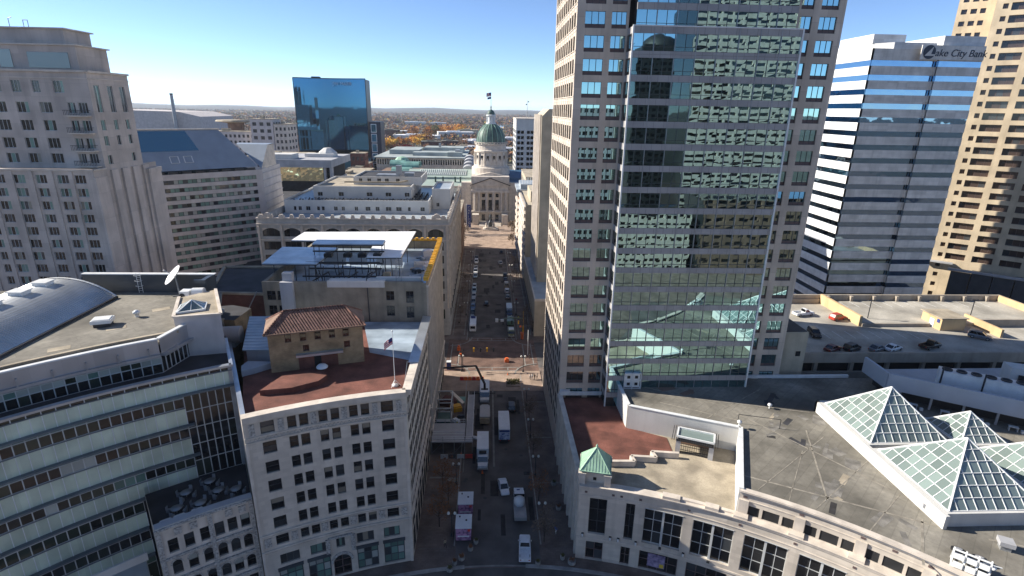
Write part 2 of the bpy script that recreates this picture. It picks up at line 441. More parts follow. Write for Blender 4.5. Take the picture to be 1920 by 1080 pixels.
for k in range(10):                                # curved kerb ramps at the corners
    a0, a1 = k*9, (k+1)*9
    for cx_, cy_, sx, sy in ((-11.5, 139.5, 1, 1), (14.5, 139.5, -1, 1), (14.5, 166, -1, -1), (-11.5, 166, 1, -1)):
        p = [(cx_+sx*r*math.cos(rad(a)), cy_+sy*r*math.sin(rad(a)), zz+.13) for a, r in ((a0, 6.4), (a1, 6.4), (a1, 6.8), (a0, 6.8))]
        b.quad(*p)
sheet(b, -6, 209, 9, 209.4, zz)
for a, e in ((-4.9, 8.7),):
    for Y in (79.5, 96, 118, 131): sheet(b, a, Y, a+.12, Y+9, zz)
struct('road_marking', b, M['concrete_line'])
b = MB(); g = random.Random(12)                    # patched and darkened asphalt
for i in range(46):
    x, y = g.uniform(-5, 8.6), g.choice([g.uniform(76, 128), g.uniform(168, 284)]); w, d = g.uniform(.5, 2.4), g.uniform(1, 7); sheet(b, x, y, min(8.8, x+w), y+d, .0065+.00004*i)
mm('asphalt_patch', (.040, .037, .037), .92, .25, .8, fine=.3)
struct('road_patch', b, M['asphalt_patch'])
b = MB()
for i in range(34):
    x, y = g.uniform(-5, 8.4), g.choice([g.uniform(76, 128), g.uniform(168, 284)]); b.lathe([(.36, .010), (0, .0102)], (x, y), 10)
struct('road_manhole', b, M['dark_metal'])
b = MB()                                           # pale plaza before the domed capitol; last strip paints the sunlit crossing band paler
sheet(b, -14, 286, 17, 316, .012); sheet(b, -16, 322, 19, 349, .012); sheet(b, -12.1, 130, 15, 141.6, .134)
struct('plaza_and_sun_strip', b, M['paving_pale'])
b = MB(); sheet(b, -12.1, 141.7, 14.9, 166, .0075); struct('brick_crossing', b, M['brick_red'])
b = MB(); sheet(b, 30, 2050, 190, 2600, .02); sheet(b, -420, 2600, 260, 2650, .02)
struct('river', b, M['river_water'])
b = MB()                                           # low rise of land along the horizon
for k in range(48):
    a0, a1 = rad(40+k*2.4), rad(40+(k+1)*2.4)
    h0, h1 = (34+22*math.sin(k*1.7)+16*math.sin(k*.6) for k in (k, k+1))
    r0, r1, r2 = 9000, 13000, 21000
    f = lambda a, r, h: (r*math.cos(a), r*math.sin(a), h)
    b.quad(f(a0, r0, -1), f(a1, r0, -1), f(a1, r1, h1*.9), f(a0, r1, h0*.9)); b.quad(f(a0, r1, h0*.9), f(a1, r1, h1*.9), f(a1, r2, h1*1.0), f(a0, r2, h0*1.0))
mm('far_hill', (.05, .052, .042), .95, .3, .002)
struct('hills', b, M['far_hill'])

def random_glass(ws, rnd):
    def f():
        x = rnd.random(); a = 0
        for i, w in enumerate(ws):
            a += w
            if x < a: return i if i == 0 else i+1
        return 0
    return f
RG = random.Random(3)
GM = lambda *ws: random_glass(ws, RG)   # pane material: slot 0, then 2, 3 ... (slot 1 is the frame)

# ================================================================== limestone office block with the flag (its front bends round the circle)
R0 = thing('office_building', 'white limestone office block with a curved front and flat red roof on the circle', 'office building', (-24, 86, 0))
F = arc(74.3); rows = [(28.0, 29.9), (24.8, 26.7), (21.6, 23.5), (18.45, 20.4), (15.3, 17.3), (12.15, 14.1), (9.2, 11.0)]
cols = [(-25.75, -24.4), (-23.1, -22.2), (-21.9, -20.98), (-19.9, -19.0), (-18.64, -17.74), (-16.67, -15.76), (-15.42, -14.5), (-13.22, -11.85)]
WM = [M['win_dark'], M['frame_dark'], M['win_mid'], M['win_blind']]
fr = grid(cols, rows)
mz = [(-25.6, -23.5, 5.5, 7.3), (-22.3, -20.3, 5.5, 7.3), (-19.4, -18.4, 5.6, 7.4), (-17.0, -15.0, 5.5, 7.4), (-13.8, -11.9, 5.5, 7.4)]
sf = [(-25.9, -23.3, .35, 4.7), (-22.7, -20.2, .35, 4.7), (-17.1, -14.6, .35, 4.7), (-13.9, -11.4, .35, 4.7)]
ar = [(-19.9, -17.85, .15, 4.1)]
b = MB(); facade(b, F, -27.4, -10.39, 0, 31.2, fr+mz+sf+ar, .3)
F2 = flat((-12.05, 73.1), (-12.05, 103.2))
sc = []
for k in range(9): sc += [(1.7+k*3.1, 2.8+k*3.1), (3.1+k*3.1, 4.2+k*3.1)]
sr = grid(sc, rows); s2 = grid(even(1, 29.5, 9, 2.2), [(5.4, 7.4), (.4, 4.7)])
facade(b, F2, 0, 30.1, 0, 31.2, sr+s2, .3, 0, 1)
lf = [polar(-27.4, 74.3), polar(-27.4, 112)]
F3 = flat(lf[1], lf[0]); facade(b, F3, 0, F3.L, 0, 30.6, [], 0)
b.quad((-12.05, 103.2, 0), (-48, 103.2, 0), (-48, 103.2, 30.3), (-12.05, 103.2, 30.3))
b.build('wall', [M['limestone'], M['reveal_shade']], R0)
GW = dict(fr=.08, nx=1, ny=2, gm=GM(.66, .22, .12))
wins(R0, F, fr, .3, WM, **GW); wins(R0, F2, sr, .3, WM, fr=.08, nx=1, ny=2, gm=GM(.75, .2, .05))
WS = [M['win_mid'], M['frame_dark'], M['win_green'], M['win_blind']]
for r in mz: q = MB(); pane(q, F, r, -.3, .1, 3, 1, gm=GM(.6, .3, .1)); q.build('mezzanine_window', WS, R0)
for r in sf: q = MB(); pane(q, F, r, -.3, .14, 3, 3, gm=GM(.35, .5, .15)); slab(q, F, r[0]-.1, r[1]+.1, 4.5, 5.0, -.25, .25, 1); q.build('shopfront', [M['win_mid'], M['granite_dark'], M['win_green'], M['win_pale']], R0)
for r in s2: q = MB(); pane(q, F2, r, -.3, .12, 3, 1, gm=GM(.6, .3, .1)); q.build('mezzanine_window', WS, R0)
q = MB(); pane(q, F, ar[0], -.45, .12, 2, 3, gm=GM(.9, .1)); q.build('door', [M['win_dark'], M['brown_panel'], M['win_mid']], R0)
q = MB()                                            # arch over the entrance
for k in range(12):
    a0, a1 = rad(k*15), rad(k*15+15)
    for r0, r1 in ((1.35, 1.75),):
        kk = 180/pi/74.3; c0 = -18.87
        f = lambda a, r, d: F(c0+r*math.cos(a)*kk, 2.9+r*math.sin(a), d)
        q.add([f(a0, r0, 0), f(a1, r0, 0), f(a1, r1, 0), f(a0, r1, 0), f(a0, r0, .22), f(a1, r0, .22), f(a1, r1, .22), f(a0, r1, .22)], [(4, 5, 6, 7), (0, 1, 5, 4), (2, 3, 7, 6)])
q.build('entrance_arch', M['carved'], R0)
q = MB()
for F_, a, e in ((F, -27.4, -10.39), (F2, 0, 30.1)):
    slab(q, F_, a, e, 30.55, 31.2, .005, .75); slab(q, F_, a, e, 31.2, 31.45, -.45, .85); slab(q, F_, a, e, 30.2, 30.55, .005, .35)
    slab(q, F_, a, e, 27.0, 27.15, .005, .18); slab(q, F_, a, e, 27.7, 27.9, .005, .15)
    for z0 in (11.35, 8.5): slab(q, F_, a, e, z0, z0+.25, .005, .28); slab(q, F_, a, e, z0-.35, z0-.2, .005, .14)
for F_, L in ((F, [-27.4, -27.1, -10.7, -10.39]), (F2, [])):
    if L: slab(q, F_, L[0], L[1], 0, 27, .005, .12); slab(q, F_, L[2], L[3], 0, 27, .005, .12)
q.build('cornice', M['limestone_trim'], R0)
q = MB()                                            # carved panels and the wave frieze
for u in (-26.6, -23.75, -20.45, -17.2, -13.87, -11.2):
    slab(q, F, u-.3, u+.3, 28.05, 29.85, .005, .10)
for u in (-26.6, -23.78, -20.45, -17.2, -13.87, -11.2): slab(q, F, u-.36, u+.36, 9.35, 10.85, .005, .12)
for k in range(42):
    u = -27+k*.4; P = [F(u+.0, 27.2, .05), F(u+.2, 27.65, .05), F(u+.28, 27.65, .05), F(u+.08, 27.2, .05)]
    q.quad(*P); q.quad(F(u+.2, 27.65, .05), F(u+.4, 27.2, .05), F(u+.48, 27.2, .05), F(u+.28, 27.65, .05))
slab(q, F, -20.6, -20.1, 4.6, 7.6, .005, .25); slab(q, F, -17.7, -17.2, 4.6, 7.6, .005, .25); slab(q, F, -20.3, -17.5, 7.55, 7.85, .005, .3)
q.build('carved_panel', M['carved'], R0)
rp = [polar(-27.4+k*1.7, 74.75) for k in range(11)]+[(-12.5, 103.15), (-47.5, 103.15)]
q = MB(); q.prism(rp, 29.9, 30.3); q.build('roof', M['roof_red'], R0)
q = MB()
q.prism([(-12.95, 85.4), (-12.95, 103), (-24.5, 103), (-20.4, 88.6)], 30.3, 30.32)
q.prism([(-24.5, 103), (-47, 103), (-37.2, 83.5), (-34.6, 82.2), (-33.9, 89.5)], 30.3, 30.32)
q.build('roof_membrane', M['roof_sky_tint_membrane'], R0)
q = MB(); slab(q, F2, 9, 30, 31.46, 31.6, -.75, .9); q.build('coping', M['blue_coping'], R0); q = MB(); q.prism([polar(-27.4, 74.8), polar(-27.4, 110), polar(-26.95, 110), polar(-26.95, 74.8)], 30.0, 31.3)
q.build('coping', M['blue_coping'], R0)
q = MB(); q.prism([(-33.3, 73.6), (-31.6, 78.6), (-27.1, 79.8), (-25.4, 79.6), (-24.9, 78.5), (-25.6, 76.6), (-29, 74.4)], 30.3, 31.15); q.build('roof_platform', M['roof_red'], R0)
q = MB()
for k in range(15): u = -26.3+k*1.08; q.prism([polar(u, 74.8), polar(u+.09, 74.8), polar(u+.09, 76.4), polar(u, 76.4)], 30.3, 30.42)
q.prism([polar(-26.9+.0, 76.4)]+[polar(-26.9+k*1.62, 76.4) for k in range(1, 11)]+[polar(-10.8+k*-1.62, 76.6) for k in range(11)], 30.3, 30.4)
q.build('roof_seam', M['brown_stone'], R0)
# brick penthouse
pu = Vector((13.8, 4.2, 0)).normalized(); pn = Vector((-pu.y, pu.x, 0)); P0 = Vector((-34.3, 80.9, 0))
def P_(u, w, z): p = P0+pu*u+pn*w; return (p.x, p.y, z)
LW, DW = 14.4, 6.2
Fp = flat(P_(0, 0, 0)[:2], P_(LW, 0, 0)[:2])
up = [(LW*f-.5, LW*f+.5, 35.15, 36.75) for f in (.204, .36, .513, .666, .815)]
lo = [(LW*.38-.5, LW*.38+.5, 33.3, 34.5), (LW*.82-.5, LW*.82+.5, 33.2, 34.4)]
PH = MB(); facade(PH, Fp, 0, LW, 30.3, 37.0, up+lo, .2)
for a, e in (((LW, 0), (LW, DW)), ((LW, DW), (0, DW)), ((0, DW), (0, 0))):
    Fq = flat(P_(*a, 0)[:2], P_(*e, 0)[:2]); facade(PH, Fq, 0, Fq.L, 30.3, 37.0, [], 0)
slab(PH, Fp, 0, LW, 34.85, 34.97, .002, .06)
ph = PH.build('penthouse', M['tan_brick'], R0)
q = MB(); o = .55
e4 = [P_(-o, -o, 36.95), P_(LW+o, -o, 36.95), P_(LW+o, DW+o, 36.95), P_(-o, DW+o, 36.95)]; rg = [P_(2.6, DW/2, 39.5), P_(LW-2.6, DW/2, 39.5)]
q.add(e4+rg, [(0, 1, 5, 4), (2, 3, 4, 5)], 0); q.add(e4+rg, [(1, 2, 5), (3, 0, 4), (3, 2, 1, 0)], 1)
for a, e in ((4, 5), (0, 4), (1, 5), (2, 5), (3, 4)): A_, B_ = Vector((e4+rg)[a]), Vector((e4+rg)[e]); q.tube(A_+Vector((0, 0, .05)), B_+Vector((0, 0, .05)), .13, n=5)
q.bar(e4[0], e4[1], .15, .2, 1)
pr = q.build('tiled_roof', [M['clay_tile'], M['brown_stone']], ph)
for r in up+lo: q = MB(); pane(q, Fp, r, -.2, .08, 1, 1); q.build('penthouse_window', [M['win_dark'], M['brown_stone']], ph)
q = MB(); slab(q, Fp, LW*.27, LW*.77, 32.75, 33.1, .01, .9); q.build('door_canopy', M['blue_coping'], ph)
q = MB(); slab(q, Fp, LW*.29, LW*.71, 30.32, 32.7, .01, .06); q.build('red_wall_patch', M['roof_red'], ph)
q = MB(); slab(q, Fp, LW*.455, LW*.53, 30.32, 32.4, .03, .12); q.build('penthouse_door', M['black'], ph)
# things standing on that roof
def box_thing(name, label, cat, x0, y0, z0, x1, y1, z1, m, group=None):
    q = MB(); q.box(x0, y0, z0, x1, y1, z1); return tag(q.build(name, M[m], at=((x0+x1)/2, (y0+y1)/2, z0)), label, cat, group)
t = thing('roof_shed', 'blue corrugated metal shed roofed with ribs beside the tan brick penthouse', 'shed', (-41, 92, 30.3))
q = MB(); q.prism([(-43.2, 96.5), (-39.6, 96.5), (-36, 85.2), (-39.8, 85.2)], 30.32, 32.4); q.build('wall', M['grey_wall'], t)
q = MB(); q.add([(-44.1, 97.6, 33.6), (-40.0, 97.6, 33.6), (-35.9, 84.7, 32.6), (-40.2, 84.7, 32.6), (-44.1, 97.6, 33.4), (-40.0, 97.6, 33.4), (-35.9, 84.7, 32.4), (-40.2, 84.7, 32.4)], [(3, 2, 1, 0), (4, 5, 6, 7), (0, 1, 5, 4), (2, 3, 7, 6), (1, 2, 6, 5), (3, 0, 4, 7)]); q.build('ribbed_roof', M['blue_corrugated'], t)
q = MB(); q.prism([(-38.9, 83.3), (-34.9, 83.0), (-34.9, 82.5), (-36.9, 80.6), (-38.4, 79.6), (-39.2, 81.5)], 30.32, 31.3); q.build('lean_to', M['roof_slate_sheet'], t)
t = thing('roof_fan', 'grey drum shaped roof fan left of the blue corrugated shed', 'fan', (-45, 92, 30.3))
q = MB(); q.tube((-46.6, 92, 32.2), (-43.6, 92.4, 32.2), 1.5, n=20); q.build('drum', M['grey_wall'], t)
q = MB(); q.prism([(-46, 90.6), (-44.2, 90.8), (-44.2, 93), (-46, 92.8)], 30.32, 31.2); q.build('stand', M['grey_metal'], t)
t = thing('flagpole', 'white flagpole at the front right corner of the red roof', 'flagpole', (-14.1, 76.5, 30.3))
q = MB(); q.tube((-14.1, 76.5, 30.3), (-14.1, 76.5, 39.2), .055, .035, 8); q.lathe([(0, 39.5), (.14, 39.35), (.1, 39.2)], (-14.1, 76.5), 8); q.build('pole', M['white_metal'], t)
q = MB(); q.lathe([(.5, 30.3), (.5, 30.5), (.12, 30.6)], (-14.1, 76.5), 10)
for a in (0, 2.1, 4.2): q.bar((-14.1+.9*math.cos(a), 76.5+.9*math.sin(a), 30.32), (-14.1, 76.5, 31.3), .06)
q.build('base', M['white_metal'], t)
mm('flag_red', (.5, .05, .06), .8, .1); mm('flag_white', (.7, .7, .7), .8, .1); mm('flag_blue', (.03, .05, .2), .8, .1); mm('flag_yellow', (.7, .5, .05), .8, .1)
def us_flag(x, y, z, dx, w, h, sag):
    q = MB(); nx = 10
    f = lambda i, j: (x+dx*w*i/nx*.75, y+.18*math.sin(i*1.1)*h*.4, z-h*j/7-sag*(i/nx)**1.3)
    for i in range(nx):
        for j in range(7):
            m = 2 if (i < 4 and j < 4) else (0 if j % 2 == 0 else 1)
            q.quad(f(i, j), f(i+1, j), f(i+1, j+1), f(i, j+1), m)
    return q
tag(us_flag(-14.15, 76.5, 38.3, -1, 1.7, 1.1, 1.0).build('flag', [M['flag_red'], M['flag_white'], M['flag_blue']], at=(-14.1, 76.5, 37)), 'striped flag drooping from the white pole above the red roof', 'flag')
q = MB(); q.tube((-11.9-.9, 77.5, 30.3), (-12.4, 78.6, 33.4), .05, n=6); tag(q.build('antenna_rod', M['grey_metal'], at=(-12.8, 77.5, 30.3)), 'thin bare rod leaning behind the flagpole at the roof edge', 'antenna')
q = MB(); q.lathe([(.9, 31.15), (.9, 31.3), (.6, 31.6), (0, 31.72)], (-26.4, 81.2), 16); tag(q.build('roof_dome_vent', M['white_metal'], at=(-26.4, 81.2, 30.3)), 'small pale domed vent in front of the penthouse door', 'vent')

# ================================================================== building under renovation
R1 = thing('renovated_building', 'beige building under renovation with its roof stripped and wrapped in white sheeting', 'building', (-28, 121, 0))
Fn = flat((-43.6, 103.5), (-12, 103.5)); X0 = -43.6
nr = [(a-X0, c-X0, e, g) for a, c, e, g in ((-42.9, -41.2, 34.7, 36.8), (-40.85, -39.2, 34.7, 36.8), (-42.8, -41.2, 31.6, 33.6), (-40.8, -39.2, 31.6, 33.6), (-19.9, -18.3, 34.7, 36.8), (-16, -14.5, 34.2, 36.7), (-19.9, -18.3, 31.4, 33.6), (-16, -14.5, 31.0, 33.4))]
b = MB(); facade(b, Fn, 0, 31.6, 0, 38.3, nr, .25)
Fs = flat((-12, 103.5), (-12, 139.3)); zr = [(z, z+2.0) for z in (34.6, 31.2, 27.8, 24.4, 21, 17.6, 14.2, 10.8)]+[(6.2, 8.8)]
sr = grid(even(.8, 35.2, 18, 1.15), zr); sg = grid(even(.8, 35.2, 6, 4.6), [(.4, 4.6)])
facade(b, Fs, 0, 35.8, 0, 38.6, sr+sg, .28, 0, 1)
for p, q_ in (((-12, 139.3), (-43.6, 139.3)), ((-43.6, 139.3), (-43.6, 103.5))): Fq = flat(p, q_); facade(b, Fq, 0, Fq.L, 0, 38.3, [], 0)
for x0, y0, x1, y1 in ((-43.6, 103.53, -12.6, 104.2), (-43.55, 104.2, -42.9, 138.7), (-43.6, 138.7, -12, 139.25)): b.box(x0, y0, 36.6, x1, y1, 38.45)
b.box(-43.2, 108, 36.7, -43.0, 112, 38.6)
b.build('wall', [M['old_render'], M['reveal_shade']], R1)
q = MB()
for k in range(19): slab(q, Fs, .55+k*1.91-.22, .55+k*1.91+.22, 5.4, 37.4, .003, .35)
for z in (5.0, 10.2, 37.4): slab(q, Fs, 0, 35.8, z, z+.4, .003, .5)
q.build('pier', M['limestone_trim'], R1)
WB = [M['win_dark'], M['frame_dark'], M['win_mid'], M['win_blind']]
wins(R1, Fs, sr, .28, WB, fr=.07, nx=1, ny=2, gm=GM(.75, .2, .05)); wins(R1, Fn, nr, .25, WB, fr=.08, nx=2, ny=2, gm=GM(.9, .05, .05))
for r in sg: q = MB(); pane(q, Fs, r, -.28, .12, 4, 2, gm=GM(.7, .3)); q.build('shop_window', [M['win_dark'], M['frame_dark'], M['win_mid']], R1)
q = MB(); q.box(-43, 104.2, 36.4, -12.1, 138.7, 36.6); q.build('roof', M['roof_sky_tint_membrane'], R1)
q = MB(); q.box(-39.9, 102.6, 31, -37.5, 103.46, 38.6); q.box(-39.6, 103.5, 38.3, -37.8, 105, 40.2); q.build('chimney', M['grey_wall'], R1)
q = MB(); q.prism([(-31, 103.0), (-20, 103.0), (-20, 103.4), (-31, 103.4)], 37.5, 38.8); q.box(-31, 103.5, 38.4, -20, 105.6, 38.6); q.box(-22, 105, 36.6, -13.2, 106, 38.9); q.build('weather_sheeting', M['white_wall'], R1)
q = MB(); q.bar((-23.3, 103.2, 30.4), (-23.4, 103.2, 39.2), .16, m=0); q.bar((-23.4, 103.2, 39.2), (-22.4, 110, 39.2), .16); q.build('downpipe', M['dark_metal'], R1)
q = MB()
q.box(-12.55, 104, 38.6, -11.6, 139.5, 38.95); q.box(-20, 138.8, 38.5, -11.7, 139.5, 38.9)
for k in range(26): q.box(-12.6, 104.2+k*1.38, 38.95, -11.65, 104.75+k*1.38, 39.3)
for k in range(6): q.box(-19.8+k*1.4, 138.7, 38.9, -19.2+k*1.4, 139.5, 39.25)
q.build('edge_formwork', M['yellow_metal'], R1)
def canopy(name, label, pts, z, m, posts, th=.22):
    t = thing(name, label, 'canopy', (sum(p[0] for p in pts)/len(pts), sum(p[1] for p in pts)/len(pts), 36.6))
    q = MB(); q.prism(pts, z, z+th); q.build('roof_deck', M[m], t)
    q = MB(); n = len(pts)
    for i in range(n): q.bar((*pts[i], z-.1), (*pts[(i+1) % n], z-.1), .14, .18)
    q.build('edge_beam', M['dark_metal'], t)
    for x, y in posts: q = MB(); q.bar((x, y, 36.6), (x, y, z-.02), .13); q.build('post', M['dark_metal'], t)
canopy('roof_canopy', 'large white flat roof deck raised on steel posts above the beige building', [(-45.6, 127.5), (-45.4, 136.4), (-18.1, 138), (-18.1, 112.6), (-25.2, 112.6), (-26.2, 126.8)], 40.9, 'roof_white', [(-43.2, 129), (-43.2, 135), (-34, 136), (-34, 128), (-27, 128), (-18.6, 137.5), (-18.6, 125), (-18.6, 113), (-24.6, 113)])
canopy('roof_canopy', 'pale roof deck tinted sky blue over the left end of the beige building under renovation', [(-46, 122.5), (-45.2, 108.6), (-34.4, 108.6), (-33.6, 122.2)], 40.5, 'roof_sky_tint_membrane', [(-43.2, 109.4), (-39, 109.4), (-35, 109.4), (-34.4, 121.4), (-43.2, 121.6)])
canopy('roof_canopy', 'narrow screen roof tinted sky blue standing on a steel cage in the middle of the decks', [(-37.2, 119.2), (-22.4, 119.2), (-22.2, 115.2), (-37.0, 115.2)], 43.0, 'roof_sky_tint_membrane', [(-36.8, 115.5), (-32, 115.5), (-27, 115.5), (-22.5, 115.5), (-22.6, 119), (-36.8, 119)])
t = thing('steel_frame', 'open dark steel frame of beams and props under the blue screen roof', 'steel frame', (-30, 111, 36.6))
rr = random.Random(5)
for k in range(30):
    x = -37.0+k*.58; y = 105.8+rr.random()*8.5; q = MB(); q.bar((x, y, 36.6), (x+rr.uniform(-.7, .7), y, 38.2+rr.random()*2.8), .13); q.build('prop', M['dark_metal'], t)
for z, y in ((40.6, 110), (39.6, 113), (38.4, 107.5), (41.6, 115.3), (38.9, 111.5), (37.6, 106.4)):
    q = MB(); q.bar((-37, y, z), (-22, y, z), .28); q.build('beam', M['dark_metal'], t)
for k in range(5): q = MB(); x = -35+k*3; q.bar((x, 106.5, 37.6), (x+2.2, 111, 38.3), .2); q.build('brace', M['dark_metal'], t)
for i, x in enumerate((-33.4, -29.4, -26.4, -23.2)):
    t = thing('roof_fan_unit', ('leftmost', 'second from left', 'third from left', 'rightmost')[i]+' black round fan unit under the blue screen roof', 'fan', (x, 113.8, 40.5), 'fan units on the roof frame')
    q = MB(); q.box(x-.8, 113.2, 40.76, x+.8, 114.6, 41.5); q.build('casing', M['black'], t); q = MB(); q.lathe([(.6, 41.5), (.6, 41.8), (0, 41.8)], (x, 113.9), 12); q.build('fan_ring', M['dark_metal'], t)
for i, (x, y, w, d, h, m_, lb, ct) in enumerate([(-20.2, 107.6, 1.4, 1.2, 2.6, 'wood_board', 'tan wooden crate standing at the near edge of the stripped roof', 'crate'), (-15.6, 122, 2.2, 3, .7, 'white_wall', 'flat stack of white insulation boards at the right side of the stripped roof', 'board stack'),
        (-14.6, 131, 2, 2, 1.4, 'roof_white', 'white wrapped pallet near the far yellow edge', 'pallet'), (-15.2, 112.5, 2.4, 1.4, .5, 'roof_slate_sheet', 'low blue bundle beside the yellow roof edge', 'bundle'), (-14.4, 107.4, 1.2, 1.2, 1.5, 'orange_paint', 'orange barrier block at the near yellow corner', 'barrier'), (-15.5, 116.5, 1.5, 1.8, .8, 'granite_dark', 'dark heap of tools on the blue roof sheet', 'tool heap')]):
    q = MB(); q.obox((x, y), w, d, 36.6, 36.6+h, .1*i); q.obox((x+.1, y), w*.8, d*.7, 36.6+h, 36.7+h, .1*i+.2); tag(q.build('roof_'+ct.replace(' ', '_'), M[m_], at=(x, y, 36.6)), lb, ct)
for i in range(26):
    x, y = rr.choice([(rr.uniform(-42, -21), rr.uniform(104.8, 111)), (rr.uniform(-17, -13.5), rr.uniform(106, 137)), (rr.uniform(-26, -19), rr.uniform(105, 112))]); q = MB(); q.obox((x, y), rr.uniform(.6, 2.6), rr.uniform(.5, 1.5), 36.6, 36.64+rr.random()*.6, rr.random()*3)
    tag(q.build('board', M[['roof_white', 'roof_slate_sheet', 'granite_dark', 'wood_board', 'roof_white'][i % 5]], at=(x, y, 36.6)), 'loose board or bundle lying about the stripped roof', 'board', 'loose boards on the stripped roof')
t = thing('privacy_screen', 'white hanging sheets closing the back of the steel frame under the decks', 'screen', (-30, 120, 36.6))
for x0, x1, z1 in ((-36.5, -31.5, 40.2), (-30.8, -26.8, 39.6), (-24.8, -19, 40.4)): q = MB(); q.box(x0, 120.2, 37.2, x1, 120.28, z1); q.build('sheet', M['roof_white'], t)
t = thing('scaffold_tower', 'slim scaffold tower rising beside the right edge of the white roof deck', 'scaffold', (-17.5, 105.5, 36.6))
for x, y in ((-18, 105), (-17, 105), (-17, 106.4), (-18, 106.4)): q = MB(); q.tube((x, y, 36.6), (x, y, 42.5), .06); q.build('upright', M['grey_metal'], t)
for k in range(5):
    z = 37.4+k*1.15; q = MB(); q.bar((-18, 105, z), (-17, 105, z+.9), .05); q.bar((-18, 106.4, z), (-17, 106.4, z), .05); q.bar((-18, 105, z), (-18, 106.4, z), .05); q.bar((-17, 105, z), (-17, 106.4, z+.6), .05); q.build('lattice', M['grey_metal'], t)
# low buildings in the yard left of it
t = thing('yard_building', 'dark red brick building behind the blue corrugated shed', 'building', (-50, 118, 0))
q = MB(); q.prism([(-43.7, 108), (-56.5, 109), (-62, 128), (-43.7, 128)], 0, 34.2, 0, 1); q.build('wall', [M['red_brick'], M['roof_dark']], t)
q = MB()
for a, e in (((-43.7, 108), (-56.5, 109)), ((-56.5, 109), (-62, 128)), ((-62, 128), (-43.7, 128))): q.bar((*a, 34.4), (*e, 34.4), .7, .45); q.build('coping', M['roof_tan'], t); q = MB()
q = MB(); q.bar((-49.5, 106, 29), (-46.6, 107.8, 35), .18); q.build('pipe', M['grey_metal'], t)
t = thing('yard_building', 'low tan brick annex with a dark roof squeezed left of the drum shaped fan', 'building', (-49, 100, 0))
q = MB(); q.prism([(-46.2, 96), (-45.8, 102.5), (-50, 104.2), (-54.5, 103), (-52.6, 97)], 0, 33.4, 0, 1); q.build('wall', [M['tan_brick'], M['roof_dark']], t)
q = MB(); q.box(-51.8, 98.5, 33.41, -49.8, 100.2, 34.1); q.lathe([(1, 34.1), (.9, 34.4), (0, 34.5)], (-50.8, 99.4), 12); q.build('roof_vent', M['roof_slate_sheet'], t)
q = MB(); q.bar((-48.4, 96.6, 31), (-48.5, 96.4, 33.6), .5); q.build('pilaster', M['roof_tan'], t)

# ================================================================== white terracotta store building (across the cross street)
R2 = thing('store_building', 'white terracotta building with a scalloped parapet and stepped white rooftop storeys', 'building', (-40, 204, 0))
Fb = flat((-70, 168), (-12, 168)); Fr = flat((-12, 168), (-12, 240))
bc = [(a+70, c+70) for a, c in ((-68.5, -63.3), (-62.1, -57.1), (-55.9, -51.1), (-49.7, -44.9), (-43.5, -38.7), (-37.3, -32.5), (-31.1, -26.3), (-24.9, -20.1), (-18.4, -13.6))]
br_ = grid(bc, [(z, z+2.65) for z in (32.7, 28.5, 24.3, 20.1, 15.9, 11.7)]+[(5.6, 9)])
rc = grid(even(1, 71, 11, 4.6), [(z, z+2.65) for z in (32.7, 28.5, 24.3, 20.1, 15.9, 11.7)]+[(5.6, 9)])
b = MB(); facade(b, Fb, 0, 58, 0, 38.2, br_, .35); facade(b, Fr, 0, 72, 0, 38.2, rc, .35, 0, 1)
for p, q_ in (((-12, 240), (-70, 240)), ((-70, 240), (-70, 168))): Fq = flat(p, q_); facade(b, Fq, 0, Fq.L, 0, 38.2, [], 0)
b.build('wall', [M['terracotta_white'], M['reveal_shade']], R2)
wins(R2, Fb, br_, .35, [M['win_dark'], M['frame_dark'], M['win_mid'], M['win_olive']], fr=.1, nx=3, ny=1, gm=GM(.6, .3, .1)); wins(R2, Fr, rc, .35, [M['win_dark'], M['frame_dark'], M['win_mid']], fr=.1, nx=3, ny=1, gm=GM(.7, .3))
q = MB()
for F_, L, ws in ((Fb, 58, bc), (Fr, 72, even(1, 71, 11, 4.6))):
    slab(q, F_, 0, L, 36.4, 36.8, .003, .55); slab(q, F_, 0, L, 38.2, 38.5, -.5, .3); slab(q, F_, 0, L, 31.6, 31.9, .003, .25)
    for a, c in ws:                               # segmental heads over the top windows
        for k in range(8):
            x0, x1 = a+(c-a)*k/8, a+(c-a)*(k+1)/8; f = lambda x: 35.36-1.0*((x-(a+c)/2)/((c-a)/2))**2
            q.add([F_(x0, 35.37, -.2), F_(x1, 35.37, -.2), F_(x1, f(x1), -.2), F_(x0, f(x0), -.2), F_(x0, 35.37, .05), F_(x1, 35.37, .05), F_(x1, f(x1), .05), F_(x0, f(x0), .05)], [(4, 5, 6, 7), (7, 6, 2, 3)])
    e = [0.5]+[(ws[i][1]+ws[i+1][0])/2 for i in range(len(ws)-1)]+[L-.5]
    for x in e: slab(q, F_, x-.28, x+.28, 9.5, 36.3, .003, .35); slab(q, F_, x-.4, x+.4, 33.8, 35.9, .35, .6)
q.build('pier', M['limestone_trim'], R2)
q = MB()
for F_, L, n in ((Fb, 58, 19), (Fr, 72, 24)):
    for k in range(n):
        x = L*(k+.5)/n; w = 1.1 if k % 2 else 1.6
        slab(q, F_, x-w/2, x+w/2, 38.5, 39.1, -.5, .25); slab(q, F_, x-w/3, x+w/3, 39.1, 39.55, -.4, .2)
    for x in (3.5, L-3.5):
        for k in range(10):
            a0, a1 = rad(18*k), rad(18*k+18); f = lambda a, d: F_(x+1.2*math.cos(a), 38.7+1.4*math.sin(a), d)
            q.add([F_(x, 38.7, .35), f(a0, .35), f(a1, .35)], [(0, 1, 2)]); q.quad(f(a0, .35), f(a0, -.4), f(a1, -.4), f(a1, .35))
q.build('parapet', M['limestone_trim'], R2)
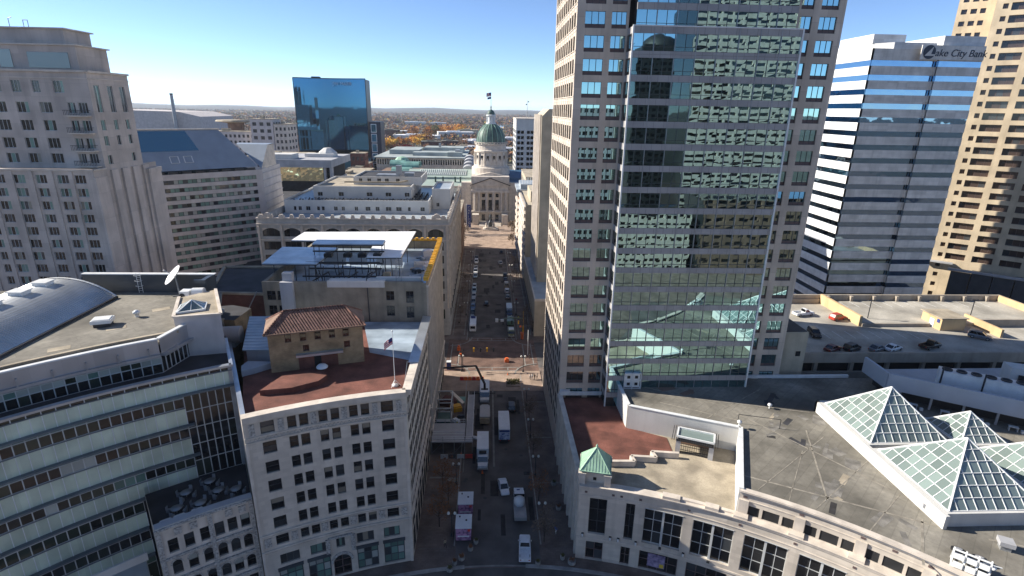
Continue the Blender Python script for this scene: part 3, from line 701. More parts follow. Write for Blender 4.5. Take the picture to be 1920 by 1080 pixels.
q = MB(); q.box(-69.6, 168.5, 35.5, -12.4, 239.6, 36); q.build('roof', M['roof_slate_sheet'], R2)
def tier(x0, y0, x1, y1, z0, z1, name, roofm, wx=None):
    F_ = flat((x0, y0), (x1, y0)); r = [(a-x0, c-x0, z0+.9, z0+2.3) for a, c in (wx or [])]
    q = MB(); facade(q, F_, 0, x1-x0, z0, z1, r, .12)
    F4 = flat((x1, y0), (x1, y1)); r4 = grid(even(2, y1-y0-1, 5, .8), [(z0+.9, z0+2.3)]); facade(q, F4, 0, y1-y0, z0, z1, r4, .12)
    q.quad((x1, y1, z0), (x0, y1, z0), (x0, y1, z1), (x1, y1, z1)); q.quad((x0, y1, z0), (x0, y0, z0), (x0, y0, z1), (x0, y1, z1))
    for a in ((x0, y0, x1, y0+.35), (x0, y1-.35, x1, y1), (x0, y0+.35, x0+.35, y1-.35), (x1-.35, y0+.35, x1, y1-.35)): q.box(a[0]+.01, a[1]+.01, z1-.5, a[2]-.01, a[3]-.01, z1+.06)
    o = q.build(name, M['white_wall'], R2)
    q = MB(); q.box(x0+.3, y0+.3, z1-.62, x1-.3, y1-.3, z1-.5); q.build('terrace_deck', M[roofm], o)
    for F_, L in ((F_, r), (F4, r4)):
        for k in L: q = MB(); pane(q, F_, k, -.12, .06, 2 if k[1]-k[0] > 1 else 1, 1); q.build('rooftop_window', [M['win_dark'], M['frame_light']], o)
wx = [(-66, -65.1), (-64.4, -63.3), (-61.9, -60.4), (-58.2, -57.2), (-56.6, -55.6), (-52.5, -51.2), (-49.9, -48.8), (-45.5, -44.3), (-41.8, -40.1), (-38.4, -37), (-34.9, -33), (-31.4, -29.5), (-27.4, -26.4), (-23.1, -21.6)]
tier(-69, 190, -20.2, 230, 36, 40.4, 'rooftop_storey', 'granite_dark', wx)
tier(-61, 197, -27, 227, 39.9, 44.2, 'rooftop_storey', 'roof_tan', [(-59.6, -57.9), (-52.4, -50.6), (-42.6, -40.6), (-36, -34), (-29.3, -27.6)])
tier(-49, 206, -24.3, 226, 43.7, 46.6, 'rooftop_storey', 'roof_dark', [(-47, -45.8), (-44, -42.6), (-40.4, -39), (-37.6, -36.2), (-33.6, -32.2)])
tier(-20.0, 200, -13.4, 222, 36, 43.2, 'stair_block', 'roof_slate_sheet', [(-18.5, -17.4)])
q = MB(); q.box(-41, 208, 46.2, -32.6, 212, 47.2); q.box(-33.8, 208.4, 47.2, -31.9, 210.5, 50.5); q.box(-31, 210, 46.2, -27.5, 213, 47.6); q.build('roof_plant', M['grey_metal'], R2)
q = MB()
for a, e in (((-51, 201, 45.3), (-32, 201, 45.3)), ((-32, 201, 45.3), (-29, 207, 45.3))): q.bar(a, e, .5, .5)
q.build('roof_duct', M['roof_tan'], R2)
rr = random.Random(11); k = 0
for X_, Y_, z0, nn in [(-67, -21, 39.9, 16), (-26, -21, 39.9, 8)]:
    for i in range(nn):
        if nn == 16: x = X_+(Y_-X_)*(i+.5)/nn; y = 191.6+rr.random()*3
        else: x = -25.5+(i % 3)*2; y = 198+(i//3)*5
        q = MB(); q.lathe([(.55, z0+.72), (.6, z0+.76), (0, z0+.78)], (x, y), 8); q.tube((x, y, z0), (x, y, z0+.74), .08); q.obox((x+1, y+.2), .5, .5, z0, z0+.45, i); q.obox((x-1, y-.1), .5, .5, z0, z0+.45, i*2); q.obox((x+1.25, y+.2), .1, .5, z0+.45, z0+.9, i)
        o = tag(q.build('patio_set', M['dark_metal'], at=(x, y, z0)), 'dark patio table with chairs on the rooftop terraces of the white terracotta building', 'patio set', 'patio sets on the terracotta building terraces')

# ================================================================== curved glass building on the left
R3 = thing('glass_building', 'curved office building with green glass bands and a flat roof with a barrel vault', 'office building', (-55, 82, 0))
RE = 86.5; Fe = arc(RE); uL, uR = -52, -27.4; uC = -31.9
b = MB()
def band(b, u0, u1, v0, v1, d=0, m=0): facade(b, Fe, u0, u1, v0, v1, [], 0, m, d=d)
fl = [(30.7, 33.5), (25.7, 28.4), (20.6, 23.4), (16.0, 18.5), (11.0, 13.6), (6.2, 8.6)]
for i, (z0, z1) in enumerate(fl):
    q = MB(); uu = uR if i == 0 else (uC if i < 4 else -36.7)
    band(q, uL, uu, z0, z1 if i else z1-.6); nb = int((uu-uL)/.82)
    for k in range(nb+1): a = uL+(uu-uL)*k/nb; slab(q, Fe, a-.03, a+.03, z0+.06, z1-.1 if i else z1-.6, .002, .07, 1)
    q.build('spandrel_band', [M['emmis_panel'], M['white_metal']], R3)
    q = MB(); slab(q, Fe, uL, uu+(.6 if 0 < i < 4 else 0), z0-.14, z0+.06, .01, .75); q.build('sun_shelf', M['emmis_shelf'], R3); q = MB(); slab(q, Fe, uL, uu, z1-(.6 if i == 0 else .05), z1-(.45 if i == 0 else -.08), .01, .14); q.build('sill_rail', M['emmis_shelf'], R3)
GE = [M['win_olive'], M['frame_light'], M['win_dark'], M['win_green'], M['win_pale']]
for i, (z0, z1) in enumerate(fl):
    zb = fl[i+1][1] if i < 5 else .3
    uu = uC if i < 3 else -36.7
    q = MB(); n = int((uu-uL)/.82)
    gsel = GM(.40, .50, .06, .04); run = 0
    for k in range(n):
        a, e = uL+(uu-uL)*k/n, uL+(uu-uL)*(k+1)/n
        if run <= 0: gi = gsel(); run = RG.choice([1, 2, 2, 3, 4])
        run -= 1; ht = z0-zb
        pane(q, Fe, (a, e, zb+.1, zb+ht*.72), -.03, .055, 1, 1, gm=lambda: gi, fd=.09)
        pane(q, Fe, (a, e, zb+ht*.72, z0-.14), -.03, .05, 1, 1, gm=lambda: 3)
    q.build('ribbon_window', GE, R3)
q = MB(); n = int((uL-uR)/-.98)
for k in range(n): a = uL+(uR-uL)*k/n; pane(q, Fe, (a, a+(uR-uL)/n, 32.95, 33.5), 0, .05, 1, 1, gm=GM(.7, .3))
q.build('clerestory', GE, R3)
q = MB(); slab(q, Fe, uL, uR, 33.5, 33.8, -.7, .12); q.bar(Fe(uR, 33.6, 0), polar(uR, 98, 33.6), .5, .4); q.build('parapet_coping', M['blue_coping'], R3)
q = MB()
for j in range(5):
    for k in range(7):
        a = uC+(uR+.35-uC)*k/7; e = a+(uR+.35-uC)/7; z1 = 30.6-j*2.82
        pane(q, Fe, (a, e, z1-2.82, z1), -.02, .06, 1, 1, gm=GM(.25, .75))
q.build('curtain_wall', GE, R3)
q = MB(); slab(q, Fe, uR-.35, uR, 0, 33.4, -.6, .1); q.build('end_pier', M['grey_metal'], R3)
# body behind the glass, terrace and set back storey
q = MB(); arcp = [polar(uL+(uR-uL)*k/14, RE+.15) for k in range(15)]
q.prism(arcp+[polar(uR, 112), (-100, 100)], 0, 32.6); q.build('core', M['interior'], R3)
q = MB(); q.prism(arcp+[polar(uR, 99), polar(uL, 99)], 32.6, 32.75); q.build('terrace_deck', M['roof_dark'], R3)
RU = 91.0; Fu = arc(RU); c0 = polar(-33, RU); c1 = polar(-30.1, 96.5); Fk = flat(c0, c1)
q = MB(); n = 24
for k in range(n):
    a = uL+(-33-uL)*k/n; e = a+(-33-uL)/n; pane(q, Fu, (a, e, 32.8, 34.3), 0, .05, 1, 1, gm=GM(.4, .6), fd=.12); pane(q, Fu, (a, e, 34.3, 35.2), 0, .05, 1, 1, gm=GM(.3, 0, .2, .5), fd=.12); pane(q, Fu, (a, e, 35.2, 35.9), 0, .05, 1, 1, gm=lambda: 4, fd=.12)
for k in range(8): a = Fk.L*k/8; pane(q, Fk, (a, a+Fk.L/8, 32.8, 35.9), 0, .09, 1, 1, gm=GM(.1, .9))
q.build('penthouse_glazing', GE, R3)
q = MB(); facade(q, Fu, uL, -33, 35.9, 38.1, [], 0, d=.25); facade(q, Fk, 0, Fk.L, 35.9, 38.1, [], 0, d=.25)
slab(q, Fu, uL, -33, 35.5, 35.9, -.1, .6); slab(q, Fk, 0, Fk.L, 35.5, 35.9, -.1, .9); slab(q, Fu, uL, -33, 38.1, 38.3, -.35, .3, 1); slab(q, Fk, 0, Fk.L, 38.1, 38.3, -.35, .3, 1)
for k in range(9): a = uL+2+k*2.3; slab(q, Fu, a, a+.12, 35.9, 37.0, .26, .55, 2)
q.build('roof_fascia', [M['zinc'], M['white_metal'], M['grey_metal']], R3)
rp = [polar(uL+(-33-uL)*k/8, RU+.1) for k in range(9)]+[c1, polar(-27.6, 99), (-49.6, 100), (-96, 100)]
q = MB(); q.prism(rp, 37.2, 37.6); q.build('roof', M['roof_grey'], R3)
q = MB(); F6 = arc(93.6)
slab(q, F6, uL, -31.2, 37.6, 37.95, -.5, 0); q.build('roof_kerb', M['roof_tan'], R3)
q = MB(); q.box(-74, 99.5, 37.6, -50.5, 100.3, 41.0); q.box(-51.3, 96.6, 37.6, -50.5, 99.5, 41.0); q.box(-52.4, 96.2, 40.4, -50.4, 96.6, 41.0); q.build('parapet_wall', M['granite_dark'], R3)
q = MB(); q.box(-74, 99.4, 41.0, -50.3, 100.4, 41.15); q.build('wall_coping', M['white_metal'], R3)
bk = [polar(-31.4, 95.8), polar(-27.55, 93.9), polar(-27.55, 108), polar(-30.6, 106)]
q = MB(); q.prism(bk, 30, 39.4, 0, 1); q.build('stair_block', [M['precast_pink'], M['roof_tan']], R3)
q = MB(); q.bar((*bk[0], 39.5), (*bk[1], 39.5), .5, .3); q.bar((*bk[1], 39.5), (*bk[2], 39.5), .5, .3); q.bar((*bk[0], 39.5), (*bk[3], 39.5), .5, .3); q.build('block_coping', M['limestone_trim'], R3)
# barrel vault
def vault(k): t = pi*(k/24.0); hw, rise = 9.25, 3.5; s = (hw*hw+rise*rise)/(2*rise); a = math.asin(hw/s)*(1-k/12.0); return (-75.55+s*math.sin(a), 37.75+rise-s+s*math.cos(a))
q = MB()
for k in range(24):
    (x0, z0), (x1, z1) = vault(k), vault(k+1)
    for y0 in range(50, 96, 23): q.add([(x0, y0, z0), (x0, y0+23, z0), (x1, y0+23, z1), (x1, y0, z1)], [(0, 1, 2, 3)], 0, True)
for k in range(24): (x0, z0), (x1, z1) = vault(k), vault(k+1); q.quad((x0, 96, z0), (x1, 96, z1), (x1, 96, 37.6), (x0, 96, 37.6), 1); q.quad((x0, 96, z0+.12), (x0, 96.5, z0+.12), (x1, 96.5, z1+.12), (x1, 96, z1+.12), 1)
q.box(-66.4, 50, 37.6, -66.1, 96.3, 38.0, 2)
q.build('barrel_vault', [M['vault_metal'], M['white_metal'], M['roof_dark']], R3)
q = MB()
for y in (64, 70, 76, 82, 87.6, 92.6): q.box(-76.6, y-1, 41.2, -74.4, y+1, 41.75); q.box(-76.8, y-1.2, 41.75, -74.2, y+1.2, 41.9)
q.build('ridge_vent', M['white_metal'], R3)
# rooftop equipment, each a thing of its own
t = thing('satellite_dish', 'large white satellite dish tilted on the roof of the curved glass building', 'satellite dish', (-55.9, 97.5, 37.6))
dc = Vector((-56.3, 97.6, 41.3)); dn = Vector((-.62, -.42, .66)).normalized(); du = dn.orthogonal().normalized(); dv = dn.cross(du)
q = MB(); prof = [(0, 0), (.8, .06), (1.5, .25), (2.05, .5)]; P = []
for r, h in prof:
    for i in range(20): P.append(dc+du*(r*math.cos(pi*i/10))+dv*(r*math.sin(pi*i/10))+dn*h)
q.add(P, [(k*20+i, k*20+(i+1) % 20, k*20+20+(i+1) % 20, k*20+20+i) for k in range(3) for i in range(20)], 0, True); q.build('dish', M['white_metal'], t)
q = MB(); q.tube((-55.9, 97.5, 37.6), dc, .16, .1, 8); q.bar((-57, 97, 37.7), (-54.8, 98, 37.7), .15); q.bar((-56.3, 98.6, 37.7), (-55.5, 96.4, 37.7), .15); q.build('mount', M['grey_metal'], t)
q = MB(); q.bar(dc+dv*1.9+dn*.4, dc+dn*1.9, .06); q.bar(dc-dv*1.9+dn*.4, dc+dn*1.9, .06); q.tube(dc+dn*1.75, dc+dn*2.1, .14); q.build('feed_arm', M['grey_metal'], t)
t = thing('roof_hatch', 'white flat topped roof hatch on the grey roof beside the barrel vault', 'roof hatch', (-60.2, 83.1, 37.6))
q = MB(); q.obox((-60.2, 83.1), 2.2, 1.8, 37.6, 38.2, .3); q.build('curb', M['dark_metal'], t); q = MB(); q.obox((-60.2, 83.1), 2.7, 2.3, 38.2, 38.75, .3); q.obox((-60.2, 83.1), 2.3, 1.9, 38.75, 38.85, .3); q.build('lid', M['white_metal'], t)
t = thing('roof_vent', 'small white mushroom vent on the grey roof between hatch and skylight', 'vent', (-57.3, 86.9, 37.6))
q = MB(); q.lathe([(.3, 37.6), (.3, 38.2), (.55, 38.25), (.55, 38.5), (.2, 38.75), (0, 38.78)], (-57.3, 86.9), 12); q.build('cowl', M['white_metal'], t)
t = thing('rooftop_air_conditioner', 'white air conditioning unit standing behind the roof skylight', 'air conditioner', (-51.8, 94.5, 37.6))
q = MB(); q.obox((-52.9, 94.2), 1.5, 1.8, 37.9, 39.8, .1); q.build('casing', M['white_metal'], t)
q = MB(); q.obox((-51, 94.6), 2.2, 1.8, 37.9, 39.2, .1); q.tube((-52, 94.6, 39.2), (-50.1, 94.8, 39.2), .85, n=14); q.build('duct_box', M['white_metal'], t)
q = MB(); q.tube((-53.2, 93.27, 39), (-53.2, 93.2, 39), .5, n=12); q.build('grille', M['dark_metal'], t)
t = thing('skylight', 'white framed pyramid skylight on the stone block at the right end of the roof', 'skylight', (-47.2, 85.5, 39.4))
sk = [(-48.8, 83.2), (-45.3, 85.0), (-46.5, 88.2), (-50.0, 87.0)]; ap = (-47.6, 85.9, 40.9)
q = MB()
for i in range(4): q.tri((*sk[i], 39.6), (*sk[(i+1) % 4], 39.6), ap)
q.build('glazing', M['skylight_glass'], t)
q = MB()
for i in range(4): q.bar((*sk[i], 39.6), (*sk[(i+1) % 4], 39.6), .22, .3); q.bar((*sk[i], 39.65), ap, .14); mid = ((sk[i][0]+sk[(i+1) % 4][0])/2, (sk[i][1]+sk[(i+1) % 4][1])/2, 39.65); q.bar(mid, ap, .09)
q.build('frame', M['white_metal'], t)
t = thing('roof_ladder_cage', 'white hooped ladder cage on the dark back parapet of the vaulted roof', 'ladder', (-63.3, 99.2, 37.6))
q = MB()
for x in (-64.2, -63.5): q.bar((x, 99.3, 37.6), (x, 99.3, 41.3), .07)
for k in range(8): q.bar((-64.2, 99.3, 38+k*.42), (-63.5, 99.3, 38+k*.42), .05)
for z in (39, 40, 41):
    P = [(-63.85+.6*math.cos(a), 99.3-.75*abs(math.sin(a)), z) for a in [pi*i/8 for i in range(9)]]
    for i in range(8): q.bar(P[i], P[i+1], .05)
q.build('rungs', M['white_metal'], t)
for i, (x, y) in enumerate([(-60.6, 74.2), (-57.6, 82.0), (-55.4, 90.4)]):
    q = MB(); q.obox((x, y), 2.6, 1.5, 37.6, 37.63, .6)
    tag(q.build('roof_patch', M['roof_tan'], at=(x, y, 37.6)), ('lowest', 'middle', 'topmost')[i]+' pale patch of repaired roofing around drains beside the barrel vault', 'roof patch', 'repair patches on the vaulted roof')
# terrace furniture between the glass building and the old stone front
R4 = thing('stone_building', 'narrow old stone building with arched windows below the dark roof terrace', 'building', polar(-32, 79, 0))
Fo = arc(75.5)
ow = []
for u0 in (-35.2, -33.75, -32.3, -30.75-.2, -29.7, -28.5+.05): ow.append((u0-.45, u0+.45))
orr = grid(ow, [(13.2, 15.4), (9.6, 11.9), (6.0, 8.2), (2.4, 4.6)])
b = MB(); facade(b, Fo, -36.5, -27.5, 0, 17.7, orr, .35)
for u in (-36.5, -27.5): b.quad(polar(u, 75.5, 0), polar(u, 86.4, 0), polar(u, 86.4, 17.7), polar(u, 75.5, 17.7))
b.build('wall', M['limestone_trim'], R4)
wins(R4, Fo, orr, .35, [M['win_dark'], M['frame_dark'], M['win_mid'], M['win_pale']], fr=.08, nx=1, ny=2, gm=GM(.5, .4, .1))
q = MB()
for z in (17.3, 12.4, 8.8, 5.2): slab(q, Fo, -36.6, -27.5, z, z+.3, .003, .3)
for r in orr:
    if 9 < r[2] < 10 or 5 < r[2] < 7:
        kk = (r[1]-r[0])/2; c = (r[0]+r[1])/2
        for k in range(6):
            a0, a1 = rad(30*k), rad(30*k+30); f = lambda a, s, d: Fo(c+kk*s*math.cos(a), r[3]-.55+.62*s*math.sin(a), d)
            q.add([f(a0, 1, .12), f(a1, 1, .12), f(a1, 1.35, .12), f(a0, 1.35, .12), f(a0, 1, -.1), f(a1, 1, -.1)], [(0, 1, 2, 3), (0, 4, 5, 1)])
for u in (-36.3, -31.7, -27.7): slab(q, Fo, u-.22, u+.22, 0, 17.3, .003, .22)
q.build('moulding', M['carved'], R4)
q = MB()
for u in (-34.6, -33.2, -29.9, -28.6): slab(q, Fo, u-.35, u+.35, 15.9, 16.9, .003, .16)
q.build('carved_panel', M['carved'], R4)
q = MB(); q.prism([polar(-36.5+k*1.5, 75.6) for k in range(7)]+[polar(-27.5-k*1.5, 86.4) for k in range(7)], 16.1, 16.4); q.build('terrace_floor', M['roof_dark'], R4)
q = MB(); slab(q, Fo, -36.5, -27.5, 16.4, 17.75, -1.2, -.02); q.build('terrace_parapet', M['grey_wall'], R4)
k = 0
for u, r in ((-34.3, 79.5), (-32.2, 78.9), (-30.4, 80.6), (-28.8, 79.6), (-33.2, 82.5), (-31, 83.5)):
    x, y = polar(u, r); q = MB(); q.lathe([(.75, 17.1), (.78, 17.15), (0, 17.17)], (x, y), 10); q.tube((x, y, 16.4), (x, y, 17.1), .07)
    for a in (0, 1.6, 3.1, 4.7): q.obox((x+1.15*math.cos(a), y+1.15*math.sin(a)), .45, .45, 16.4, 16.88, a); q.obox((x+1.36*math.cos(a), y+1.36*math.sin(a)), .07, .45, 16.88, 17.35, a)
    tag(q.build('patio_set', M['grey_metal'], at=(x, y, 16.4)), ['pale round patio table with four chairs at the left of the low terrace', 'pale patio table near the terrace edge left of centre', 'pale patio table in the middle of the low terrace', 'pale patio table at the right end of the low terrace', 'pale patio table at the back left against the glass wall', 'pale patio table at the back against the dark curtain wall'][k], 'patio set', 'patio sets on the low terrace'); k += 1
for i, u in enumerate((-35.4, -34.2, -32.6)):
    x, y = polar(u, 77.6); q = MB(); q.obox((x, y), 1.5, .6, 16.4, 17.0, -rad(u)); q.obox((x, y), 1.3, .4, 17.0, 17.2, -rad(u)); tag(q.build('planter_box', M['white_wall'], at=(x, y, 16.4)), ('first', 'second', 'third')[i]+' white planter box from the left along the low terrace parapet', 'planter', 'planter boxes on the low terrace')
q = MB()
for z in (10.2, 6.0): slab(q, arc(80), -52, -37.4, z, z+1.2, -.3, 0)
q.prism([polar(-52+k*2.4, 79.8) for k in range(7)]+[polar(-37.6-k*2.4, 86) for k in range(7)], 6, 6.3)
q.build('podium', M['white_wall'], R3)
# ================================================================== right foreground: curved stone building with the glass pyramids
R5 = thing('curved_stone_building', 'pale stone building curving round the circle with low terraces and a wide grey roof', 'building', (40, 75, 0))
RL, RU2 = 74.2, 75.3; Fl = arc(RL); Fu2 = arc(RU2); UE = 58.0
lw = [(11.73, 13.85, 5.3, 12.2), (16.13, 17.22, 5.3, 12.2)]; lg = [(11.6, 13.75, .1, 3.7), (15.95, 17.1, .1, 3.7)]
big = []
for k in range(7):
    a = 18.35+5.62*k; big.append((a, a+4.5, 5.3, 12.0)); lg.append((a-.1, a+4.5, .1, 3.7))
b = MB(); facade(b, Fl, 10.35, UE, 0, 14.3, lw+big+lg, .45)
Fm = flat((15.0, 73.1), (15.0, 101.6)); Fm = flat((15.0, 101.6), (15.0, 73.1))   # faces the street (-X)
mw = [(a, c, 4.6, 12.8) for a, c in even(.6, 27.6, 9, 1.7)]; mg_ = [(a, c, .2, 3.6) for a, c in even(.6, 27.6, 9, 2.0)]
facade(b, Fm, 0, 28.5, 0, 14.6, mw+mg_, .5, 0, 1)
ut = []
for k in range(6):
    a = 29.5+5.66*k; ut += [(a, a+1.12, 14.55, 16.15), (a+1.45, a+3.15, 14.55, 16.15), (a+3.45, a+4.57, 14.55, 16.15)]
facade(b, Fu2, 28.4, UE, 13.9, 18.35, ut, .35)
b.build('wall', [M['limestone'], M['reveal_shade']], R5)
WR = [M['win_dark'], M['frame_light'], M['win_mid']]
for r in lw: q = MB(); pane(q, Fl, r, -.45, .09, 2, 3, gm=GM(.9, .1)); q.build('tall_window', [M['win_dark'], M['frame_dark'], M['win_mid']], R5)
for r in big:
    q = MB(); pane(q, Fl, r, -.45, .10, 4, 3, gm=GM(.93, .07)); c = (r[0]+r[1])/2; slab(q, Fl, c-.13, c+.13, r[2]-.1, r[3], -.44, -.1, 1); slab(q, Fl, c-.16, c+.16, r[2]-.45, r[2]-.1, -.2, .25, 3)
    slab(q, Fl, r[0], r[1], r[3]-.12, r[3]-.01, -.44, .06, 1)
    q.build('tall_window', WR+[M['dark_metal']], R5)
for r in lg: q = MB(); pane(q, Fl, r, -.45, .12, 2 if r[1]-r[0] < 3 else 4, 2, gm=GM(.7, .3)); q.build('shop_window', [M['win_dark'], M['brown_panel'], M['win_mid']], R5)
for r in mw: q = MB(); pane(q, Fm, r, -.5, .1, 1, 4, gm=GM(.8, .2)); q.build('tall_window', [M['win_dark'], M['frame_dark'], M['win_mid']], R5)
for r in mg_: q = MB(); pane(q, Fm, r, -.5, .12, 1, 2, gm=GM(.7, .3)); q.build('shop_window', [M['win_dark'], M['brown_panel'], M['win_mid']], R5)
for r in ut: q = MB(); pane(q, Fu2, r, -.35, .07, 1, 1); q.build('upper_window', WR, R5)
q = MB()
slab(q, Fl, 10.35, UE, 14.3, 14.45, -1.25, .30); slab(q, Fl, 10.35, UE, 13.95, 14.3, .004, .16); slab(q, Fl, 10.35, UE, 12.55, 12.7, .004, .07); slab(q, Fl, 10.35, UE, 4.2, 4.55, .004, .12)
slab(q, Fm, 0, 28.3, 14.6, 14.9, -.6, .35); slab(q, Fm, 0, 28.3, 3.8, 4.2, .004, .2)
for k in range(10): a = .1+k*3.0; slab(q, Fm, a, a+.7, 0, 14.6, .004, .38)
slab(q, Fl, 20.2, 22.2, 14.45, 14.95, -.9, .22); slab(q, Fl, 22.2, 25.0, 14.45, 14.75, -.9, -.3); slab(q, Fl, 25.0, 26.5, 14.45, 14.95, -.9, .22); slab(q, Fl, 26.5, 28.4, 14.45, 14.75, -.9, -.3)
for k in range(6): a = 28.45+5.66*k; slab(q, Fu2, a-.6+.6, a+1.0, 13.9, 17.0, .004, .28); slab(q, Fl, a-.35, a+1.15, 14.45, 14.8, -.95, .22)
slab(q, Fu2, 28.35, UE, 16.9, 17.02, .004, .08)
for F_, v in ((Fu2, 28.4),): slab(q, F_, v, UE, 17.95, 18.1, .004, .22); slab(q, F_, v, UE, 18.35, 18.62, -.5, .42)
q.build('cornice', M['limestone_trim'], R5)
q = MB(); slab(q, Fu2, 28.4, UE, 18.12, 18.34, .004, .34); q.build('gutter', M['zinc'], R5)
q = MB()
for u in (11.2, 14.5, 15.5, 17.75, 23.35, 28.95, 34.6, 40.2): slab(q, Fl, u-.16, u+.16, 13.1, 13.45, .004, .06)
for u in (29.0, 34.65, 38.0+2.3, 43.0, 45.9): slab(q, Fu2, u-.22, u+.22, 17.3, 17.62, .004, .06)
q.build('bronze_plaque', M['brown_panel'], R5)
for i, u in enumerate((11.1, 14.55, 15.55, 17.7, 23.35)):
    t = thing('wall_lamp', ['white wall lamp on the stone corner pier by the street', 'left one of the close pair of white wall lamps on the curved stone wall', 'right one of the close pair of white wall lamps on the curved stone wall', 'white wall lamp left of the purple poster', 'white wall lamp on the pier right of the purple poster'][i], 'wall lamp', Fl(u, 4.6, .3), 'wall lamps on the curved stone building')
    q = MB(); slab(q, Fl, u-.15, u+.15, 4.7, 5.3, .002, .18); q.build('bracket', M['dark_metal'], t); q = MB(); c = Fl(u, 5.0, .3); q.lathe([(.05, 4.72), (.16, 4.8), (.18, 5.15), (.08, 5.28)], c, 10); q.build('globe', M['white_metal'], t)
mm('poster_print', (.30, .24, .34), .5, .5, 1.5, col2=(.10, .08, .16)); 
t = thing('shop_poster', 'purple and grey poster behind the shop window under the big middle window', 'poster', Fl(20.4, 2, 0))
q = MB(); slab(q, Fl, 19.3, 21.4, .7, 3.2, -.40, -.36); q.build('print', M['poster_print'], t); q = MB(); slab(q, Fl, 20.8, 21.3, .8, 1.5, -.36, -.34); q.build('yellow_patch', M['flag_yellow'], t)
# roofs
q = MB(); q.prism([polar(15.6+k*1.07, 75.0) for k in range(13)]+[(44.2, 82.3), (26.6, 90), (24.0, 83), (19.5, 80), (15.9, 79)], 13.5, 13.9); q.build('terrace_floor', M['roof_tan'], R5)
q = MB(); q.prism([(15.4, 79), (15.4, 101.5), (26.5, 101.5), (26.5, 90.1), (33.0, 86.5), (32.6, 80.6), (28.5, 80.9), (28.5, 79.4), (24.7, 79.6), (24.7, 78.4), (20, 78.6)], 13.5, 14.0); q.build('red_roof', M['roof_red'], R5)
q = MB()
st = [(20.0, 78.5), (24.9, 78.4), (24.7, 79.9), (28.9, 79.4), (28.6, 81.1), (33.2, 80.5)]
for a, e in zip(st, st[1:]): q.bar((*a, 14.45), (*e, 14.45), .55, 1.0)
q.build('stepped_parapet', M['limestone_trim'], R5)
up = [polar(28.4+k*(UE-28.4)/16, 75.4) for k in range(17)]+[(120, 60), (120, 101.5), (26.5, 101.5), (26.5, 90.1), (44.4, 82.4)]
q = MB(); q.prism(up, 17.8, 18.2); q.build('roof', M['roof_grey'], R5)
q = MB()
def wallbar(q, a, e, z0, z1, w, m=0): q.bar((*a, (z0+z1)/2), (*e, (z0+z1)/2), w, z1-z0, m)
ca, cb, cc, cdn = (26.5, 101.5), (26.5, 90.1), (44.4, 82.4), polar(28.45, 75.3)
for a, e in ((ca, cb), (cb, cc), (cc, cdn)): wallbar(q, a, e, 13.9, 18.7, .5)
q.build('upper_wall', M['white_wall'], R5)
q = MB()
for a, e in ((ca, cb), (cb, cc), (cc, cdn)): q.bar((*a, 18.76), (*e, 18.76), .7, .12)
q.bar((26.5, 101.7, 18.6), (76, 101.7, 18.6), .5, .6); q.build('coping', M['white_metal'], R5); q = MB()
q.bar((15, 101.7, 14.9), (26.4, 101.7, 14.9), .5, .7); q.build('coping', M['white_metal'], R5); q = MB(); q.box(15.2, 100.9, 14.9, 17.2, 102.1, 15.7)
q.build('corner_block', M['white_metal'], R5)
q = MB(); q.prism(up, 0, 17.7); q.build('core', M['interior'], R5)
# corner turret with a green pyramid roof
t = thing('corner_turret', 'green metal pyramid roof on a stone turret at the street corner', 'turret', (17.6, 75.2, 14.3))
A4 = rad(-13); tu = lambda x, y: (17.6+x*math.cos(A4)-y*math.sin(A4), 75.2+x*math.sin(A4)+y*math.cos(A4))
q = MB(); q.prism([tu(-1.7, -1.7), tu(1.7, -1.7), tu(1.7, 1.7), tu(-1.7, 1.7)], 13.9, 16.9); q.build('wall', M['limestone_trim'], t)
q = MB()
for x, y in ((-2, -2), (2, -2), (2, 2), (-2, 2)): c = tu(x, y); q.obox(c, 1.0, 1.0, 13.9, 16.2, A4); q.obox(c, 1.25, 1.25, 16.2, 16.5, A4)
q.build('pilaster', M['limestone_trim'], t)
q = MB(); e4 = [(*tu(-2.4, -2.4), 16.8), (*tu(2.4, -2.4), 16.8), (*tu(2.4, 2.4), 16.8), (*tu(-2.4, 2.4), 16.8)]; ap = (17.6, 75.2, 19.9)
for i in range(4): q.tri(e4[i], e4[(i+1) % 4], ap)
q.quad(*e4[::-1]); 
for i in range(4):
    a, e = Vector(e4[i]), Vector(e4[(i+1) % 4]); q.bar(a, ap, .16); q.bar(a, e, .2, .16)
    for k in range(1, 10):
        p = a.lerp(e, k/10); s = 1-abs(k/10-.5)*2; q.bar(p+Vector((0, 0, .03)), p.lerp((a+e)/2 if False else Vector(ap)+(p-(a+e)/2)*0, 1).lerp(p, 1) if False else p+(Vector(ap)-(a+e)/2)*s, .06)
q.lathe([(.14, 19.9), (.2, 20.1), (.04, 20.4), (0, 20.6)], (17.6, 75.2), 8)
q.build('pyramid_roof', M['copper_green'], t)
q = MB(); c = tu(0, -1.72); q.obox(c, .5, .12, 14.9, 15.4, A4); q.build('vent_opening', M['black'], t)
